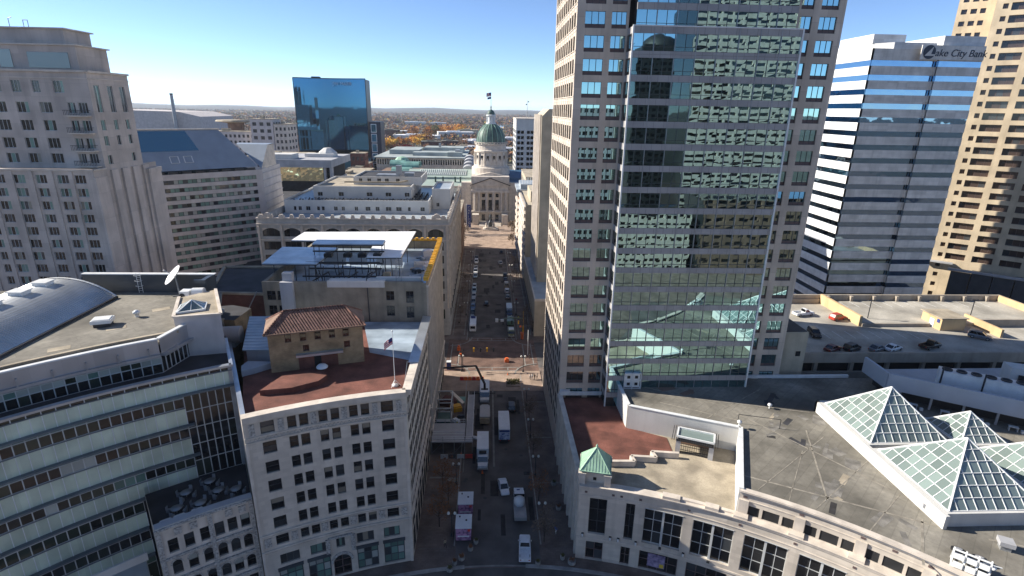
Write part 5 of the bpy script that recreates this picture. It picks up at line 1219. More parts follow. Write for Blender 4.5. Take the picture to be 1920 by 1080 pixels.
h4 = [(a-121, c-121, 68.9, 74.2) for a, c in ((122.4, 124.1), (126.6, 128.3), (130.6, 132.4))]+[(a-121, c-121, 65.3, 67.4) for a, c in ((122.5, 123.9), (126.7, 128.0), (130.7, 132.0))]+[(a-121, c-121, 62.2, 64.2) for a, c in ((122.5, 123.9), (126.7, 128.0), (130.7, 132.0))]+[(a-121, c-121, 58.4, 60.3) for a, c in ((122.5, 123.9), (130.7, 132.0))]
b = MB(); facade(b, Fh1, 0, 32, 0, 57.6, h1, .22); facade(b, Fh3, 0, 32, 57.6, 76.6, h3, .22); facade(b, Fh4, 0, 13.2, 57.6, 76.6, h4, .22)
facade(b, Fh2, 0, 22.2, 0, 57.6, [], 0); b.quad((HX, 134.2, 55), (-112, 134.2, 55), (-112, 134.2, 76.6), (HX, 134.2, 76.6))
Fh5 = flat((-112, 105.5), (-82, 105.5))
b.box(-112, 121.6, 76.0, HX-.4, 133.8, 76.3); b.box(-112, 117.3, 57.2, HX-.3, 121.3, 57.5)
b.prism([(-112, 122.4), (-82, 122.4), (-82, 132), (-112, 132)], 76.3, 81.6); b.prism([(-112, 123.6), (-84.5, 123.6), (-84.5, 131.5), (-112, 131.5)], 81.6, 84.6)
b.box(-97.6, 113.5, 0, -93.9-2.4, 117.1, 0.1)
b.build('wall', M['conrad_stone'], R10)
q = MB()
for F_, L, z in ((Fh3, 32, 76.6), (Fh4, 13.2, 76.6)): slab(q, F_, 0, L, z-.1, z+.3, -.4, .45); slab(q, F_, 0, L, z-1.3, z-1.1, .003, .15)
slab(q, Fh1, 0, 32, 57.6, 57.9, -.4, .3); slab(q, Fh2, 0, 4, 57.6, 57.9, -.4, .3)
for Y in (122.4,): q.box(-112, Y-.4, 81.5, -81.5, 132.4, 81.75); q.box(-112, 123.2, 84.6, -84.0, 132, 84.85)
q.build('cornice', M['limestone_trim'], R10)
q = MB()
for k in range(4): slab(q, Fh2, 5.2+k*3.7, 7.4+k*3.7, 0, 57.3, .003, .45)
slab(q, Fh2, 17.2, 22.2, 0, 55.4, .003, 1.0); slab(q, Fh2, 17.0, 22.3, 55.4, 56.4, -.2, 1.2); slab(q, Fh2, 0, 3.6, 0, 56.2, .003, .3)
q.build('pilaster', M['conrad_light'], R10)
q = MB()
for a in (3.6, 7.6, 11.5, 15.7, 19.6, 23.6, 27.5): slab(q, Fh1, a-.45, a+.45, 0, 57.5, .003, .18)
q.build('pier', M['conrad_stone'], R10)
WH = [M['win_dark'], M['frame_light'], M['win_mid'], M['win_green'], M['win_blind']]
kwh = dict(fr=.07, nx=3, ny=1, gm=GM(.5, .25, .15, .1))
wins(R10, Fh1, h1, .22, WH, **kwh); wins(R10, Fh3, h3, .22, WH, **kwh); wins(R10, Fh4, h4, .22, WH, fr=.07, nx=2, ny=1, gm=GM(.3, .2, .5))
for z in (68.3, 64.9, 61.4, 58.3):
    q = MB(); q.box(-85.2, 119.6, z-.25, HX-.6, 121, z); q.build('balcony_slab', M['limestone_trim'], R10); q = MB()
    for k in range(15): x = -85.1+k*.31; q.bar((x, 119.7, z), (x, 119.7, z+1.0), .05)
    q.bar((-85.2, 119.7, z+1), (HX-.6, 119.7, z+1), .08); q.bar((HX-.65, 119.7, z+1), (HX-.65, 121, z+1), .08); q.build('balcony_rail', M['dark_metal'], R10)
q = MB(); q.box(-91.5, 122.3, 77.3, -83.6, 122.45, 80.2); q.box(-97, 122.3, 77.3, -94.6, 122.45, 80.6); q.build('penthouse_window', M['skylight_glass'], R10)
q = MB()
for x in (-93.5, -92.6): q.tube((x, 126, 84.6), (x, 126, 86.4), .07); 
q.tube((-93.5, 126, 86.4), (-92.6, 126, 86.4), .07); q.tube((-95.9, 125.5, 84.6), (-95.9, 125.5, 86.6), .07); q.tube((-95.9, 125.5, 86.6), (-95.2, 125.5, 86.8), .07); q.build('roof_rail', M['grey_metal'], R10)
# ================================================================== middle distance, left of the street
mm('slant_metal', (.33, .37, .41), .45, .05, .3, metal=.3)
R11 = thing('hotel_block', 'pale office block with green ribbon windows under a steep grey slanted roof', 'office building', (-96, 186, 0))
pa = Vector((-79, 200, 0)); pd = Vector((-.748, -.664, 0)); pnb = Vector((-.664, .748, 0)); LF = 44
def pp(u, w): p = pa+pd*u+pnb*w; return (p.x, p.y)
Fp1 = flat(pp(LF, 0), pp(0, 0)); rows_ = [(47.0-2.56*k-.75, 47.0-2.56*k+.6) for k in range(17)]
b = MB(); facade(b, Fp1, 0, LF, 0, 49.4, [(0, LF-2.2, a, c) for a, c in rows_], .25)
F_ = flat(pp(0, 0), (-79.6, 219)); facade(b, F_, 0, F_.L, 0, 49.6, [], 0)
for k in range(18): slab(b, F_, 0, F_.L, 48-2.56*k, 48.2-2.56*k, .003, .28)
b.build('wall', M['precast_pink'], R11)
for a, c in rows_:
    q = MB(); n = 31; g = GM(.46, .16, .24, .14)
    for k in range(n): pane(q, Fp1, ((LF-2.2)*k/n, (LF-2.2)*(k+1)/n, a, c), -.25, .09, 1, 1, gm=g)
    q.build('ribbon_window', [M['win_green'], M['frame_dark'], M['win_mid'], M['win_pale'], M['win_dark']], R11)
q = MB(); A = [(*pp(LF, 1.2), 50.4), (*pp(.8, 1.2), 50.4), (*pp(9.5, 10.3), 62.6), (*pp(LF, 10.3), 62.6)]
q.quad(*A); q.quad((*pp(.8, 1.2), 50.4), (*pp(.8, 22), 50.4), (*pp(9.5, 22), 62.6), (*pp(9.5, 10.3), 62.6)); q.quad((*pp(LF, 10.3), 62.6), (*pp(9.5, 10.3), 62.6), (*pp(9.5, 22), 62.6), (*pp(LF, 22), 62.6)); q.quad((*pp(LF, 22), 62.6), (*pp(9.5, 22), 62.6), (*pp(.8, 22), 50.4), (*pp(LF, 22), 50.4))
q.build('slanted_roof', M['slant_metal'], R11)
nrm = Vector((-pnb.x*.8, -pnb.y*.8, .6))
def sl(u, t): a = Vector((*pp(u, 1.2), 50.4)).lerp(Vector((*pp(u, 10.3), 62.6)), t); return a
q = MB()
for k in range(12):
    for j in range(5):
        u0, u1 = 20+k*2, 22+k*2; t0, t1 = .47+j*.1, .57+j*.1; sk = lambda t: (1-t)*-4.5
        P = [sl(u0+sk(t0)*(1 if k == 0 else 1), t0), sl(u1+sk(t0), t0), sl(u1+sk(t1), t1), sl(u0+sk(t1), t1)]
        q.add([p+nrm*.08 for p in P], [(0, 1, 2, 3)])
q.build('roof_glazing', M['mirror_teal'], R11)
for u in (20.5, 24.5): q = MB(); P = [sl(u, .18)+nrm*.08, sl(u+2.4, .18)+nrm*.08, sl(u+2.4, .34)+nrm*.08, sl(u, .34)+nrm*.08]; [q.bar(P[i], P[(i+1) % 4], .25, .1) for i in range(4)]; q.build('roof_light', M['white_metal'], R11)
q = MB(); q.bar((*pp(LF, 10.3), 62.8), (*pp(9, 10.3), 62.8), .5, .4); q.build('ridge_cap', M['limestone_trim'], R11)
q = MB(); q.prism([pp(0, .5), pp(LF, .5), pp(LF, 2.5), pp(0, 2.5)], 48.9, 49.0)
for k in range(11): q.prism([pp(2+k*4, .6), pp(4.6+k*4, .6), pp(4.6+k*4, 1.6), pp(2+k*4, 1.6)], 49.0, 50.1)
q.build('gutter_equipment', M['dark_metal'], R11)
q = MB(); q.prism([pp(.2, .4), pp(LF, .4), pp(LF, 22), pp(.2, 22)], 0, 48.9); q.build('core', M['interior'], R11)
t = thing('gabled_wing', 'small wing with a triangular grey roof facet beside the slanted roof block', 'building', (-84, 208, 0))
q = MB(); q.add([(-79.2, 200.4, 49.7), (-79.4, 208.5, 49.7), (-79.5, 208.5, 57.2), (-80, 216, 57.2), (-79.8, 216, 49.7)], [(0, 1, 2), (1, 4, 3, 2)]); q.build('wall', M['limestone_trim'], t)
q = MB(); q.add([(-79.3, 200.3, 49.8), (-79.4, 208.6, 57.4), (-80, 216, 57.4), (-93, 216, 57.4), (-90.5, 208.6, 57.4)], [(0, 1, 4), (1, 2, 3, 4)]); q.build('roof', M['slant_metal'], t)
# gold mirrored low block
R12 = thing('mirrored_building', 'low concrete building with gold mirrored glass under an overhanging flat roof', 'building', (-108, 345, 0))
Fg = flat((-128, 330), (-95.5, 330)); q = MB()
q.box(-130, 326, 37.2, -89.5, 372, 41.4); q.box(-128, 331, 26.5, -92, 370, 29.0); q.box(-94.5, 327.5, 10, -93.4, 331.5, 37.2); q.box(-91.2, 328, 10, -90, 332, 37.2); q.build('concrete_frame', M['grey_wall'], R12)
q = MB(); rg3 = random.Random(4)
for i in range(15):
    for j in range(5): L = 32.5; a, e = L*i/15, L*(i+1)/15; z0, z1 = 29+j*1.64, 29+(j+1)*1.64; J = lambda: rg3.uniform(-.05, .05); q.quad(Fg(a, z0, J()), Fg(e, z0, J()), Fg(e, z1, J()), Fg(a, z1, J()))
q.build('mirror_glass', M['mirror_gold'], R12)
q = MB(); q.box(-127.8, 330.2, 0, -92.5, 369, 37); q.build('core', M['interior'], R12)
q = MB(); q.box(-128, 328, 41.4, -112, 340, 44.2); q.box(-110, 345, 41.4, -93, 352, 43.4); q.lathe([(6, 41.4), (5.5, 44), (2.2, 46.5), (0, 46.6)], (-98, 352), 8, 0, False); q.build('roof_plant', M['white_wall'], R12)
t = thing('low_roof_building', 'low dark flat roofed building in front of the gold mirrored building', 'building', (-100, 275, 0)); q = MB(); q.box(-135, 238, 0, -76, 318, 24, 0); q.build('wall', M['grey_wall'], t); q = MB(); q.box(-134.5, 237.5, 24, -75.7, 318.5, 24.6); q.box(-92, 262, 24.6, -86, 268, 26.5); q.build('roof', M['roof_dark'], t)
t = thing('low_roof_building', 'dark low roof with air units between red brick and the ribbon windowed block', 'building', (-85, 170, 0)); q = MB(); q.prism([(-64, 140), (-78, 150), (-86, 196), (-71, 198), (-71, 170), (-64, 160)], 0, 17); q.build('wall', M['brown_stone'], t); q = MB(); q.prism([(-64, 140), (-78, 150), (-86, 196), (-71, 198), (-71, 170), (-64, 160)], 17.01, 17.4); q.build('roof', M['roof_dark'], t)
for i, (x, y) in enumerate(((-70, 152), (-75, 164), (-77, 180), (-72.5, 190))): q = MB(); q.obox((x, y), 3, 2.2, 17.4, 19.2, .4); q.obox((x, y), 2, 1.4, 19.2, 19.6, .4); tag(q.build('roof_air_unit', M['copper_dark' if i == 0 else 'grey_metal'], at=(x, y, 17.4)), ['green boxed air unit on the dark low roof', 'nearest grey air unit on the dark low roof', 'middle grey air unit on the dark low roof', 'farthest grey air unit on the dark low roof'][i], 'air unit')
# blue mirrored hotel
R13 = thing('blue_glass_tower', 'wide blue mirrored glass hotel tower standing alone against the skyline', 'hotel tower', (-160, 610, 0))
def jw(s): x = -196+72*s; return (x, 600-9*math.sin(pi*s)*-1 if False else 600+8*math.sin(pi*s))
q = MB(); n = 24
for i in range(n):
    for j in range(24):
        a, e = jw(i/n), jw((i+1)/n); z0, z1 = 18+79.2*j/24, 18+79.2*(j+1)/24; q.quad((*a, z0), (*e, z0), (*e, z1), (*a, z1))
q.build('mirror_glass', M['mirror_blue'], R13)
q = MB(); q.prism([(x, y+.4) for x, y in (jw(i/12) for i in range(13))]+[(-126, 632), (-190, 632)], 0, 97.0)
q.build('core', M['sign_navy'], R13)
q = MB()
for i in range(n): a, e = jw(i/n), jw((i+1)/n); q.bar((*a, 97.5), (*e, 97.5), .8, .8)
q.box(-180, 608, 97, -172, 614, 99.2); q.bar((-196, 600, 18), (-196, 600, 97.5), .6); q.bar((-124, 600, 18), (-124, 600, 97.5), .6); q.build('edge_trim', M['dark_metal'], R13)
mm('sign_pale', (.30, .42, .55), .5, .05)
text("JW MARRIOTT", 4.6, 'sign_lettering', 'sign_pale', R13, (-158, 599.6+5.2, 91), (1, 0, 0), (0, 0, 1), .1)
q = MB(); q.box(-215, 575, 0, -118, 598, 20, 0); q.box(-222, 560, 0, -160, 575, 24); q.build('podium', M['mirror_blue'], R13)
t = thing('window_tower', 'dark blue slab with stacked white framed windows right of the mirrored hotel', 'building', (-119, 604, 0)); q = MB(); q.box(-122.5, 600, 0, -111, 622, 56); q.build('wall', M['sign_navy'], t)
for j in range(5): q = MB(); q.box(-121, 599.5, 6+j*9.8, -115.3, 600, 14.6+j*9.8, 1); q.box(-120.4, 599.3, 6.7+j*9.8, -115.9, 599.6, 13.9+j*9.8, 0); q.build('bay_window', [M['mirror_blue'], M['white_metal']], t)
# far left: stadium block, smokestack, stepped hotel
t = thing('stadium', 'huge plain grey stadium block on the far left skyline', 'stadium', (-440, 830, 0)); q = MB(); q.add([(-520, 800, 0), (-390, 800, 0), (-390, 800, 54), (-418, 800, 60), (-520, 800, 61.5), (-520, 900, 0), (-390, 900, 0), (-390, 900, 54), (-418, 900, 60), (-520, 900, 61.5)], [(0, 1, 2, 3, 4), (5, 9, 8, 7, 6), (1, 6, 7, 2), (2, 7, 8, 3), (3, 8, 9, 4), (0, 4, 9, 5)]); q.build('wall', M['brown_stone' if False else 'precast_pink'], t); q = MB(); q.box(-500, 798.5, 30, -400, 799.9, 33); q.build('band', M['grey_wall'], t)
t = thing('smokestack', 'slim grey smokestack rising behind the slanted roof', 'smokestack', (-421, 795, 0)); q = MB(); q.tube((-421, 795, 0), (-421, 795, 83), 3.2, 1.9, 14); q.build('shaft', M['grey_metal'], t); q = MB(); q.tube((-421, 795, 81.5), (-421, 795, 83.4), 2.1, 2.1, 14); q.build('rim', M['dark_metal'], t)
def block(name, label, cat, x0, y0, x1, y1, h, m, wm='win_mid', nx=6, nz=6, z0=0, roof='roof_tan'):
    t = thing(name, label, cat, ((x0+x1)/2, (y0+y1)/2, 0)); F_ = flat((x0, y0), (x1, y0)); F4 = flat((x1, y0), (x1, y1)) if x1 < 0 else flat((x0, y1), (x0, y0))
    dz = (h-2)/nz; vs = [(1+dz*k+.25*dz, 1+dz*k+.75*dz) for k in range(nz)]
    r1 = grid(even(.5, F_.L-.5, nx, (F_.L-1)/nx*.55), vs); r2 = grid(even(.5, F4.L-.5, nx, (F4.L-1)/nx*.55), vs)
    b = MB(); facade(b, F_, 0, F_.L, 0, h, r1, .3); facade(b, F4, 0, F4.L, 0, h, r2, .3); b.quad((x1, y1, 0), (x0, y1, 0), (x0, y1, h), (x1, y1, h))
    xs = x0 if x1 < 0 else x1; b.quad((xs, y1, 0), (xs, y0, 0), (xs, y0, h), (xs, y1, h)); b.build('wall', M[m], t)
    wins(t, F_, r1, .3, [M[wm], M['frame_dark']], fr=0); wins(t, F4, r2, .3, [M[wm], M['frame_dark']], fr=0)
    q = MB(); q.box(x0-.2, y0-.2, h, x1+.2, y1+.2, h+.5); q.box((x0*2+x1)/3, (y0*2+y1)/3, h+.5, (x0+x1)/2, (y0+y1)/2, h+2.6); q.build('roof', M[roof], t); return t
block('stepped_hotel', 'pinkish stepped hotel slab between the slanted roof and the blue tower', 'hotel', -203, 500, -184, 520, 59, 'precast_pink', nx=3, nz=10)
block('stepped_hotel', 'lower right wing of the pinkish hotel next to the blue tower', 'hotel', -183.5, 500, -172, 524, 55, 'limestone_trim', nx=3, nz=10)
block('stepped_hotel', 'long left wing of the pinkish hotel with rows of small windows', 'hotel', -250, 510, -204, 525, 48, 'precast_pink', nx=12, nz=9)
t = thing('round_roof_pavilion', 'flat round white roofed pavilion above the long hotel wing', 'pavilion', (-232, 540, 0)); q = MB(); q.tube((-232, 540, 0), (-232, 540, 55), 7, n=14); q.build('drum', M['brown_stone'], t); q = MB(); q.lathe([(17, 56), (16, 57.2), (0, 57.8)], (-232, 540), 20); q.lathe([(17, 56), (7, 54.5)], (-232, 540), 20); q.build('disc_roof', M['roof_tan'], t)
block('office_block', 'white low block with a grey roof left of the gold mirrored building', 'building', -160, 380, -126, 420, 38, 'grey_wall', nx=6, nz=5)
block('office_block', 'red brick cube in front of the blue hotel podium', 'building', -125, 520, -112, 535, 30, 'red_brick', nx=3, nz=4)

# ================================================================== capitol
mm('blue_sheet', (.06, .13, .22), .5, .1, .3)
R14 = thing('capitol', 'domed stone capitol with a columned portico at the end of the street', 'capitol', (1.8, 380, 0))
KX = 1.75; Fk1 = flat((KX-11.7, 357), (KX+11.7, 357)); c0 = 11.7
aw = [(c0+d-1.15, c0+d+1.15, 8.2, 14.8) for d in (-4.4, 0, 4.4)]; tw = [(c0+d-.95, c0+d+.95, 16.4, 18.8) for d in (-4.4, 0, 4.4)]; dw = [(c0+d-1.1, c0+d+1.1, .3, 5.4) for d in (-4.4, 0, 4.4)]
b = MB(); facade(b, Fk1, 0, 23.4, 0, 24, aw+tw+dw, .7)
b.quad((KX+11.7, 357, 0), (KX+11.7, 372, 0), (KX+11.7, 372, 29), (KX+11.7, 357, 24)); b.quad((KX-11.7, 372, 0), (KX-11.7, 357, 0), (KX-11.7, 357, 24), (KX-11.7, 372, 29))
b.box(KX-12.3, 360.5, 23, KX+12.3, 394, 29.2)
b.build('portico_wall', M['limestone_trim'], R14)
for r in aw+tw+dw: q = MB(); pane(q, Fk1, r, -.7, .15, 2, 3, gm=GM(.7, .3)); q.build('window', [M['win_dark'], M['frame_dark'], M['win_mid']], R14)
q = MB(); slab(q, Fk1, -.6, 24, 19.8, 21.2, .003, 1.9); slab(q, Fk1, -.6, 24, 6.9, 7.7, .003, 1.9); slab(q, Fk1, .5, 22.9, 23.9, 24.3, .003, 1.9)
q.add([(KX-12.4, 355, 24.1), (KX+12.4, 355, 24.1), (KX, 355, 28.6), (KX-12.4, 357.5, 24.1), (KX+12.4, 357.5, 24.1), (KX, 357.5, 28.6)], [(0, 1, 2), (3, 5, 4), (0, 2, 5, 3), (1, 4, 5, 2)])
slab(q, Fk1, 0, 23.4, 21.2, 24, .003, 1.3); q.build('pediment', M['limestone_trim'], R14)
q = MB()
for s in (-1, 1): q.bar((KX+s*12.8, 354.7, 24.3), (KX, 354.7, 28.9), .7, .5)
q.build('pediment_edge', M['dark_metal'], R14)
for d in (-10, -7.2, -2.2, 2.2, 7.2, 10): q = MB(); q.tube((KX+d, 355.8, 7.7), (KX+d, 355.8, 19.2), .62, .52, 10); q.box(KX+d-.75, 355.1, 19.2, KX+d+.75, 356.5, 19.8); q.box(KX+d-.8, 355.0, 7.7, KX+d+.8, 356.6, 8.1); q.build('column', M['limestone_trim'], R14)
for s in (-1, 1): q = MB(); q.box(KX+s*9.4-1.9, 349, 0, KX+s*9.4+1.9, 355, 6.0); q.box(KX+s*9.4-2.1, 348.8, 6.0, KX+s*9.4+2.1, 355.2, 6.5); q.build('pedestal_block', M['limestone_trim'], R14)
q = MB()
for k in range(6): q.box(KX-7, 344+k*1.9, 0, KX+7, 356.5, .2+k*.22)
q.build('steps', M['limestone_trim'], R14)
DC = (2.1, 382)
q = MB(); q.lathe([(12.8, 29.0), (12.8, 33.5), (11.4, 34), (11.2, 35.2), (10.9, 35.4), (10.6, 43.2), (11.3, 43.6), (11.3, 44.6), (10.3, 45), (10.1, 48), (10.8, 48.3), (10.8, 48.9), (9.7, 49.1)], DC, 32, 0, False); q.build('drum', M['limestone_trim'], R14)
for k in range(16):
    a = 2*pi*(k+.5)/16-pi/2; x, y = DC[0]+10.55*math.cos(a), DC[1]+10.55*math.sin(a); q = MB(); q.obox((x, y), .35, 1.7, 36.4, 41.4, a); q.build('drum_window', M['win_dark'], R14)
q = MB()
for k in range(32):
    a = 2*pi*k/32; x, y = DC[0]+11.0*math.cos(a), DC[1]+11.0*math.sin(a)
    if k % 2 == 0: q.tube((x, y, 35.4), (x, y, 43.2), .42, .36, 8)
    q.obox((x, y), .5, .5, 48.9, 49.9, a)
q.lathe([(11.2, 49.6), (11.2, 49.95), (10.8, 49.95)], DC, 32, 0, False); q.build('colonnade', M['limestone_trim'], R14)
dome = [(9.6, 49), (9.62, 51), (9.3, 53.2), (8.5, 55.6), (7.2, 57.8), (5.4, 59.8), (3.6, 61), (2.9, 61.4)]
q = MB(); q.lathe(dome, DC, 32); q.build('dome', M['copper_dark'], R14)
q = MB()
for k in range(16):
    a = 2*pi*k/16+.1
    for (r0, z0), (r1, z1) in zip(dome, dome[1:]): q.bar((DC[0]+(r0+.05)*math.cos(a), DC[1]+(r0+.05)*math.sin(a), z0), (DC[0]+(r1+.05)*math.cos(a), DC[1]+(r1+.05)*math.sin(a), z1), .3, .3)
q.build('dome_rib', M['copper_green'], R14)
q = MB(); q.lathe([(3.3, 61.2), (3.3, 62.1), (2.0, 62.1), (2.0, 66.2), (3.1, 66.4), (3.1, 67), (2.6, 67.2)], DC, 16, 0, False)
for k in range(10): a = 2*pi*k/10; q.tube((DC[0]+2.65*math.cos(a), DC[1]+2.65*math.sin(a), 62.1), (DC[0]+2.65*math.cos(a), DC[1]+2.65*math.sin(a), 66.4), .28, n=6)
q.build('lantern', M['white_metal'], R14)
q = MB(); q.lathe([(2.6, 67.2), (2.5, 68.4), (1.7, 69.7), (.4, 70.4), (.3, 71.6), (.5, 72), (.3, 72.5), (0, 72.7)], DC, 16); q.build('cupola', M['copper_dark'], R14)
q = MB(); q.tube((DC[0], DC[1], 72.5), (DC[0], DC[1], 81.5), .16, .1, 6); q.build('flagstaff', M['grey_metal'], R14)
for nm, zz_, ms in (('flag', 81.2, None),):
    f = us_flag(DC[0]-.1, DC[1], 81.0, -1, 3.9, 2.3, .5); tag(f.build('flag', [M['flag_red'], M['flag_white'], M['flag_blue']], at=(DC[0], DC[1], 79)), 'red and white striped flag at the top of the capitol dome staff', 'flag')
q = MB(); q.add([(DC[0]-.1, DC[1], 78.4), (DC[0]-2.4, DC[1]+.3, 77.9), (DC[0]-2.3, DC[1]+.3, 76.6), (DC[0]-.1, DC[1], 77.1)], [(0, 1, 2, 3)]); tag(q.build('flag', M['flag_blue'], at=(DC[0], DC[1], 77)), 'dark blue flag flying below the striped one on the capitol dome', 'flag')
q = MB(); q.add([(KX-9.5, 366, 29.2), (KX+9.5, 366, 29.2), (KX, 366, 31.3), (KX-9.5, 378, 29.2), (KX+9.5, 378, 29.2), (KX, 378, 31.3)], [(0, 1, 2), (0, 2, 5, 3), (1, 4, 5, 2)]); q.build('upper_gable', M['limestone_trim'], R14)
for s, x0, x1 in ((-1, -54, KX-12), (1, KX+12, 60)):
    F_ = flat((x0, 366), (x1, 366)); r = grid(even(1, F_.L-1, 9, 1.6), [(3, 6), (9, 12.5), (15.5, 18.5)])
    q = MB(); facade(q, F_, 0, F_.L, 0, 22.2, r, .4); slab(q, F_, 0, F_.L, 21.4, 22.4, .003, .7); q.box(x0, 366.5, 0, x1, 400, 21.8); q.build('wing_wall', M['limestone_trim'], R14)
    for k in r: w = MB(); pane(w, F_, k, -.4, .12, 1, 2); w.build('window', [M['win_dark'], M['frame_dark']], R14)
    q = MB(); m_ = 'copper_roof' if s < 0 else 'blue_corrugated'
    q.quad((x0, 365.6, 22.4), (x1, 365.6, 22.4), (x1, 376, 25.6), (x0, 376, 25.6)); q.box(x0, 376, 25, x1, 377, 26.8); q.quad((x0, 377, 26.8), (x1, 377, 26.8), (x1, 392, 30.5), (x0, 392, 30.5)); q.quad((x0, 392, 30.5), (x1, 392, 30.5), (x1, 402, 22), (x0, 402, 22)); q.build('wing_roof', M['copper_roof'] if s < 0 else M['blue_sheet'], R14)
for x in (-34.5, -29.5, -21.5, -18): q = MB(); q.box(x-.5, 371, 24, x+.5, 372.2, 27.6); q.build('chimney', M['copper_dark'], R14)
q = MB()
for k in range(24): q.bar((-46+k*1.35, 380, 27.9), (-46+k*1.35, 390, 30.4), .35, .3)
q.bar((-46.3, 380, 28), (-14.6, 380, 28), .4, .3); q.build('roof_skylight', M['white_metal'], R14)
for x0, x1 in ((-17, KX-12.1), (KX+12.1, 21)): q = MB(); q.box(x0, 362, 0, x1, 367, 25.2); q.build('corner_pavilion', M['limestone_trim'], R14)
for i in range(4):
    y0 = 402+i*17; x = -14-.2*i; q = MB(); n = 10
    for k in range(n): a0, a1 = pi*k/n, pi*(k+1)/n; q.quad((x+4*math.cos(a0), y0, 29+i*1+4*math.sin(a0)*.7), (x+4*math.cos(a0), y0+13, 29+i+4*math.sin(a0)*.7), (x+4*math.cos(a1), y0+13, 29+i+4*math.sin(a1)*.7), (x+4*math.cos(a1), y0, 29+i+4*math.sin(a1)*.7)); q.add([(x, y0, 29+i), (x+4*math.cos(a0), y0, 29+i+4*math.sin(a0)*.7), (x+4*math.cos(a1), y0, 29+i+4*math.sin(a1)*.7)], [(0, 1, 2)])
    q.box(x-4.2, y0+.1, 0, x+4.2, y0+13, 29+i); o = q.build('vaulted_house', M['grey_wall'], at=(x, y0, 0)); tag(o, ('nearest', 'second', 'third', 'farthest')[i]+' of the grey barrel roofed pavilions beside the capitol dome', 'pavilion', 'barrel roofed pavilions beside the capitol')
# government centre with colonnade and grey green roofs
mm('gov_roof', (.36, .40, .39), .7, .15, .1, fine=.1)
R15 = thing('government_centre', 'wide low government building with a colonnade and grey green flat roofs', 'government building', (-58, 510, 0))
Fc = flat((-92, 470), (-19, 470)); cl = even(.5, 72.5, 36, 1.15); q = MB(); facade(q, Fc, 0, 73, 0, 31, grid(cl, [(25.6, 29.9)]), 1.0); q.box(-92, 471.1, 0, -19, 560, 30); q.build('wall', M['limestone_trim'], R15)
wins(R15, Fc, grid(cl, [(25.6, 29.9)]), 1.0, [M['win_dark'], M['frame_dark']], name='window', fr=0)
q = MB(); q.box(-94, 468.5, 31, -18, 562, 31.7); q.box(-64, 486, 31.7, -30, 506, 34.5); q.box(-86, 500, 31.7, -60, 540, 35.5); q.box(-58, 520, 31.7, -22, 545, 36.4); q.box(-34, 480, 31.7, -22, 500, 35.2); q.build('flat_roof', M['gov_roof'], R15)
q = MB(); q.box(-28, 488, 34.8, -24, 498, 36.6); q.box(-45, 525, 36.4, -43, 528, 40); q.build('roof_plant', M['grey_metal'], R15)
R16 = thing('market_hall', 'building with stepped teal copper vault roofs behind the terracotta terraces', 'building', (-65, 435, 0))
q = MB(); q.box(-82, 420, 0, -52, 460, 24); q.build('wall', M['brown_stone'], R16)
for i, (x0, x1, y0, z) in enumerate(((-72, -57, 421, 24), (-67, -52, 434, 27), (-76, -64, 440, 27.5))):
    q = MB(); n = 8
    for k in range(n): a0, a1 = pi*k/n, pi*(k+1)/n; f = lambda a, x: (x, y0+6-6*math.cos(a), z+4*math.sin(a)); q.quad(f(a0, x0), f(a0, x1), f(a1, x1-1.5 if k < 3 else x1), f(a1, x0))
    for x in (x0, x1): q.add([(x, y0, z)]+[(x, y0+6-6*math.cos(pi*k/n), z+4*math.sin(pi*k/n)) for k in range(n+1)], [tuple(range(n+2))])
    q.build('vault_roof', M['copper_teal'], R16)
q = MB(); q.lathe([(7, 27), (6.6, 30), (4, 33), (0, 34)], (-68, 452), 8, 0, False); q.build('pavilion_roof', M['copper_green'], R16)
for i, (x0, y0, x1, y1, h, rf, lb) in enumerate([(-112, 400, -94, 470, 22, 'roof_tan', 'long narrow brown roofed building beside the government centre'), (-90, 360, -72, 410, 26, 'roof_tan', 'tan roofed block with vents behind the terracotta terraces'), (-120, 430, -113, 560, 19, 'roof_grey', 'grey roofed row along the street left of the colonnade'), (-73, 255, -50, 300, 24, 'roof_dark', 'dark roofed block behind the rooftop stair tower'), (-48, 250, -12.5, 292, 24.5, 'roof_tan', 'tan flat block just before the capitol street corner')]):
    block('city_block', lb, 'building', x0, y0, x1, y1, h, ('brown_stone', 'limestone_trim', 'red_brick', 'grey_wall', 'brown_stone')[i], nx=8, nz=4, roof=rf)
sg2 = thing('vertical_sign', 'blue vertical sign with white letters at the left kerb before the capitol', 'sign', (-12, 336, 0))
q = MB(); q.box(-12.6, 335.6, 1, -10.2, 336.2, 15); q.build('panel', M['flag_blue'], sg2); q = MB(); q.box(-13.2, 335.4, 0, -12.6, 336.4, 15.4); q.build('side_bar', M['white_metal'], sg2)
for k, ch in enumerate("CAPITOL"): text(ch, 1.9, 'letter', 'paint_white', sg2, (-12.0, 335.5, 12.9-k*1.9), (1, 0, 0), (0, 0, 1), .05)
t = thing('statue', 'dark bronze statue group on a stepped stone base before the capitol', 'statue', (1.7, 336, 0))
q = MB()
for k in range(4): q.box(1.7-4.5+k*.9, 336-4.5+k*.9, k*.45, 1.7+4.5-k*.9, 336+4.5-k*.9, .45+k*.45)
q.build('steps', M['limestone_trim'], t); q = MB(); q.lathe([(1.3, 1.8), (1.2, 4.2), (1.5, 4.5), (.6, 4.7), (.55, 6.6), (.8, 7.4), (.75, 8.4), (.3, 8.8), (.38, 9.2), (.2, 9.6), (0, 9.7)], (1.7, 336), 10); q.bar((1.7, 336, 8.2), (2.9, 335.6, 7.2), .3); q.bar((1.7, 336, 8.2), (.8, 335.4, 9.2), .28); q.build('bronze_figure', M['granite_dark'], t)
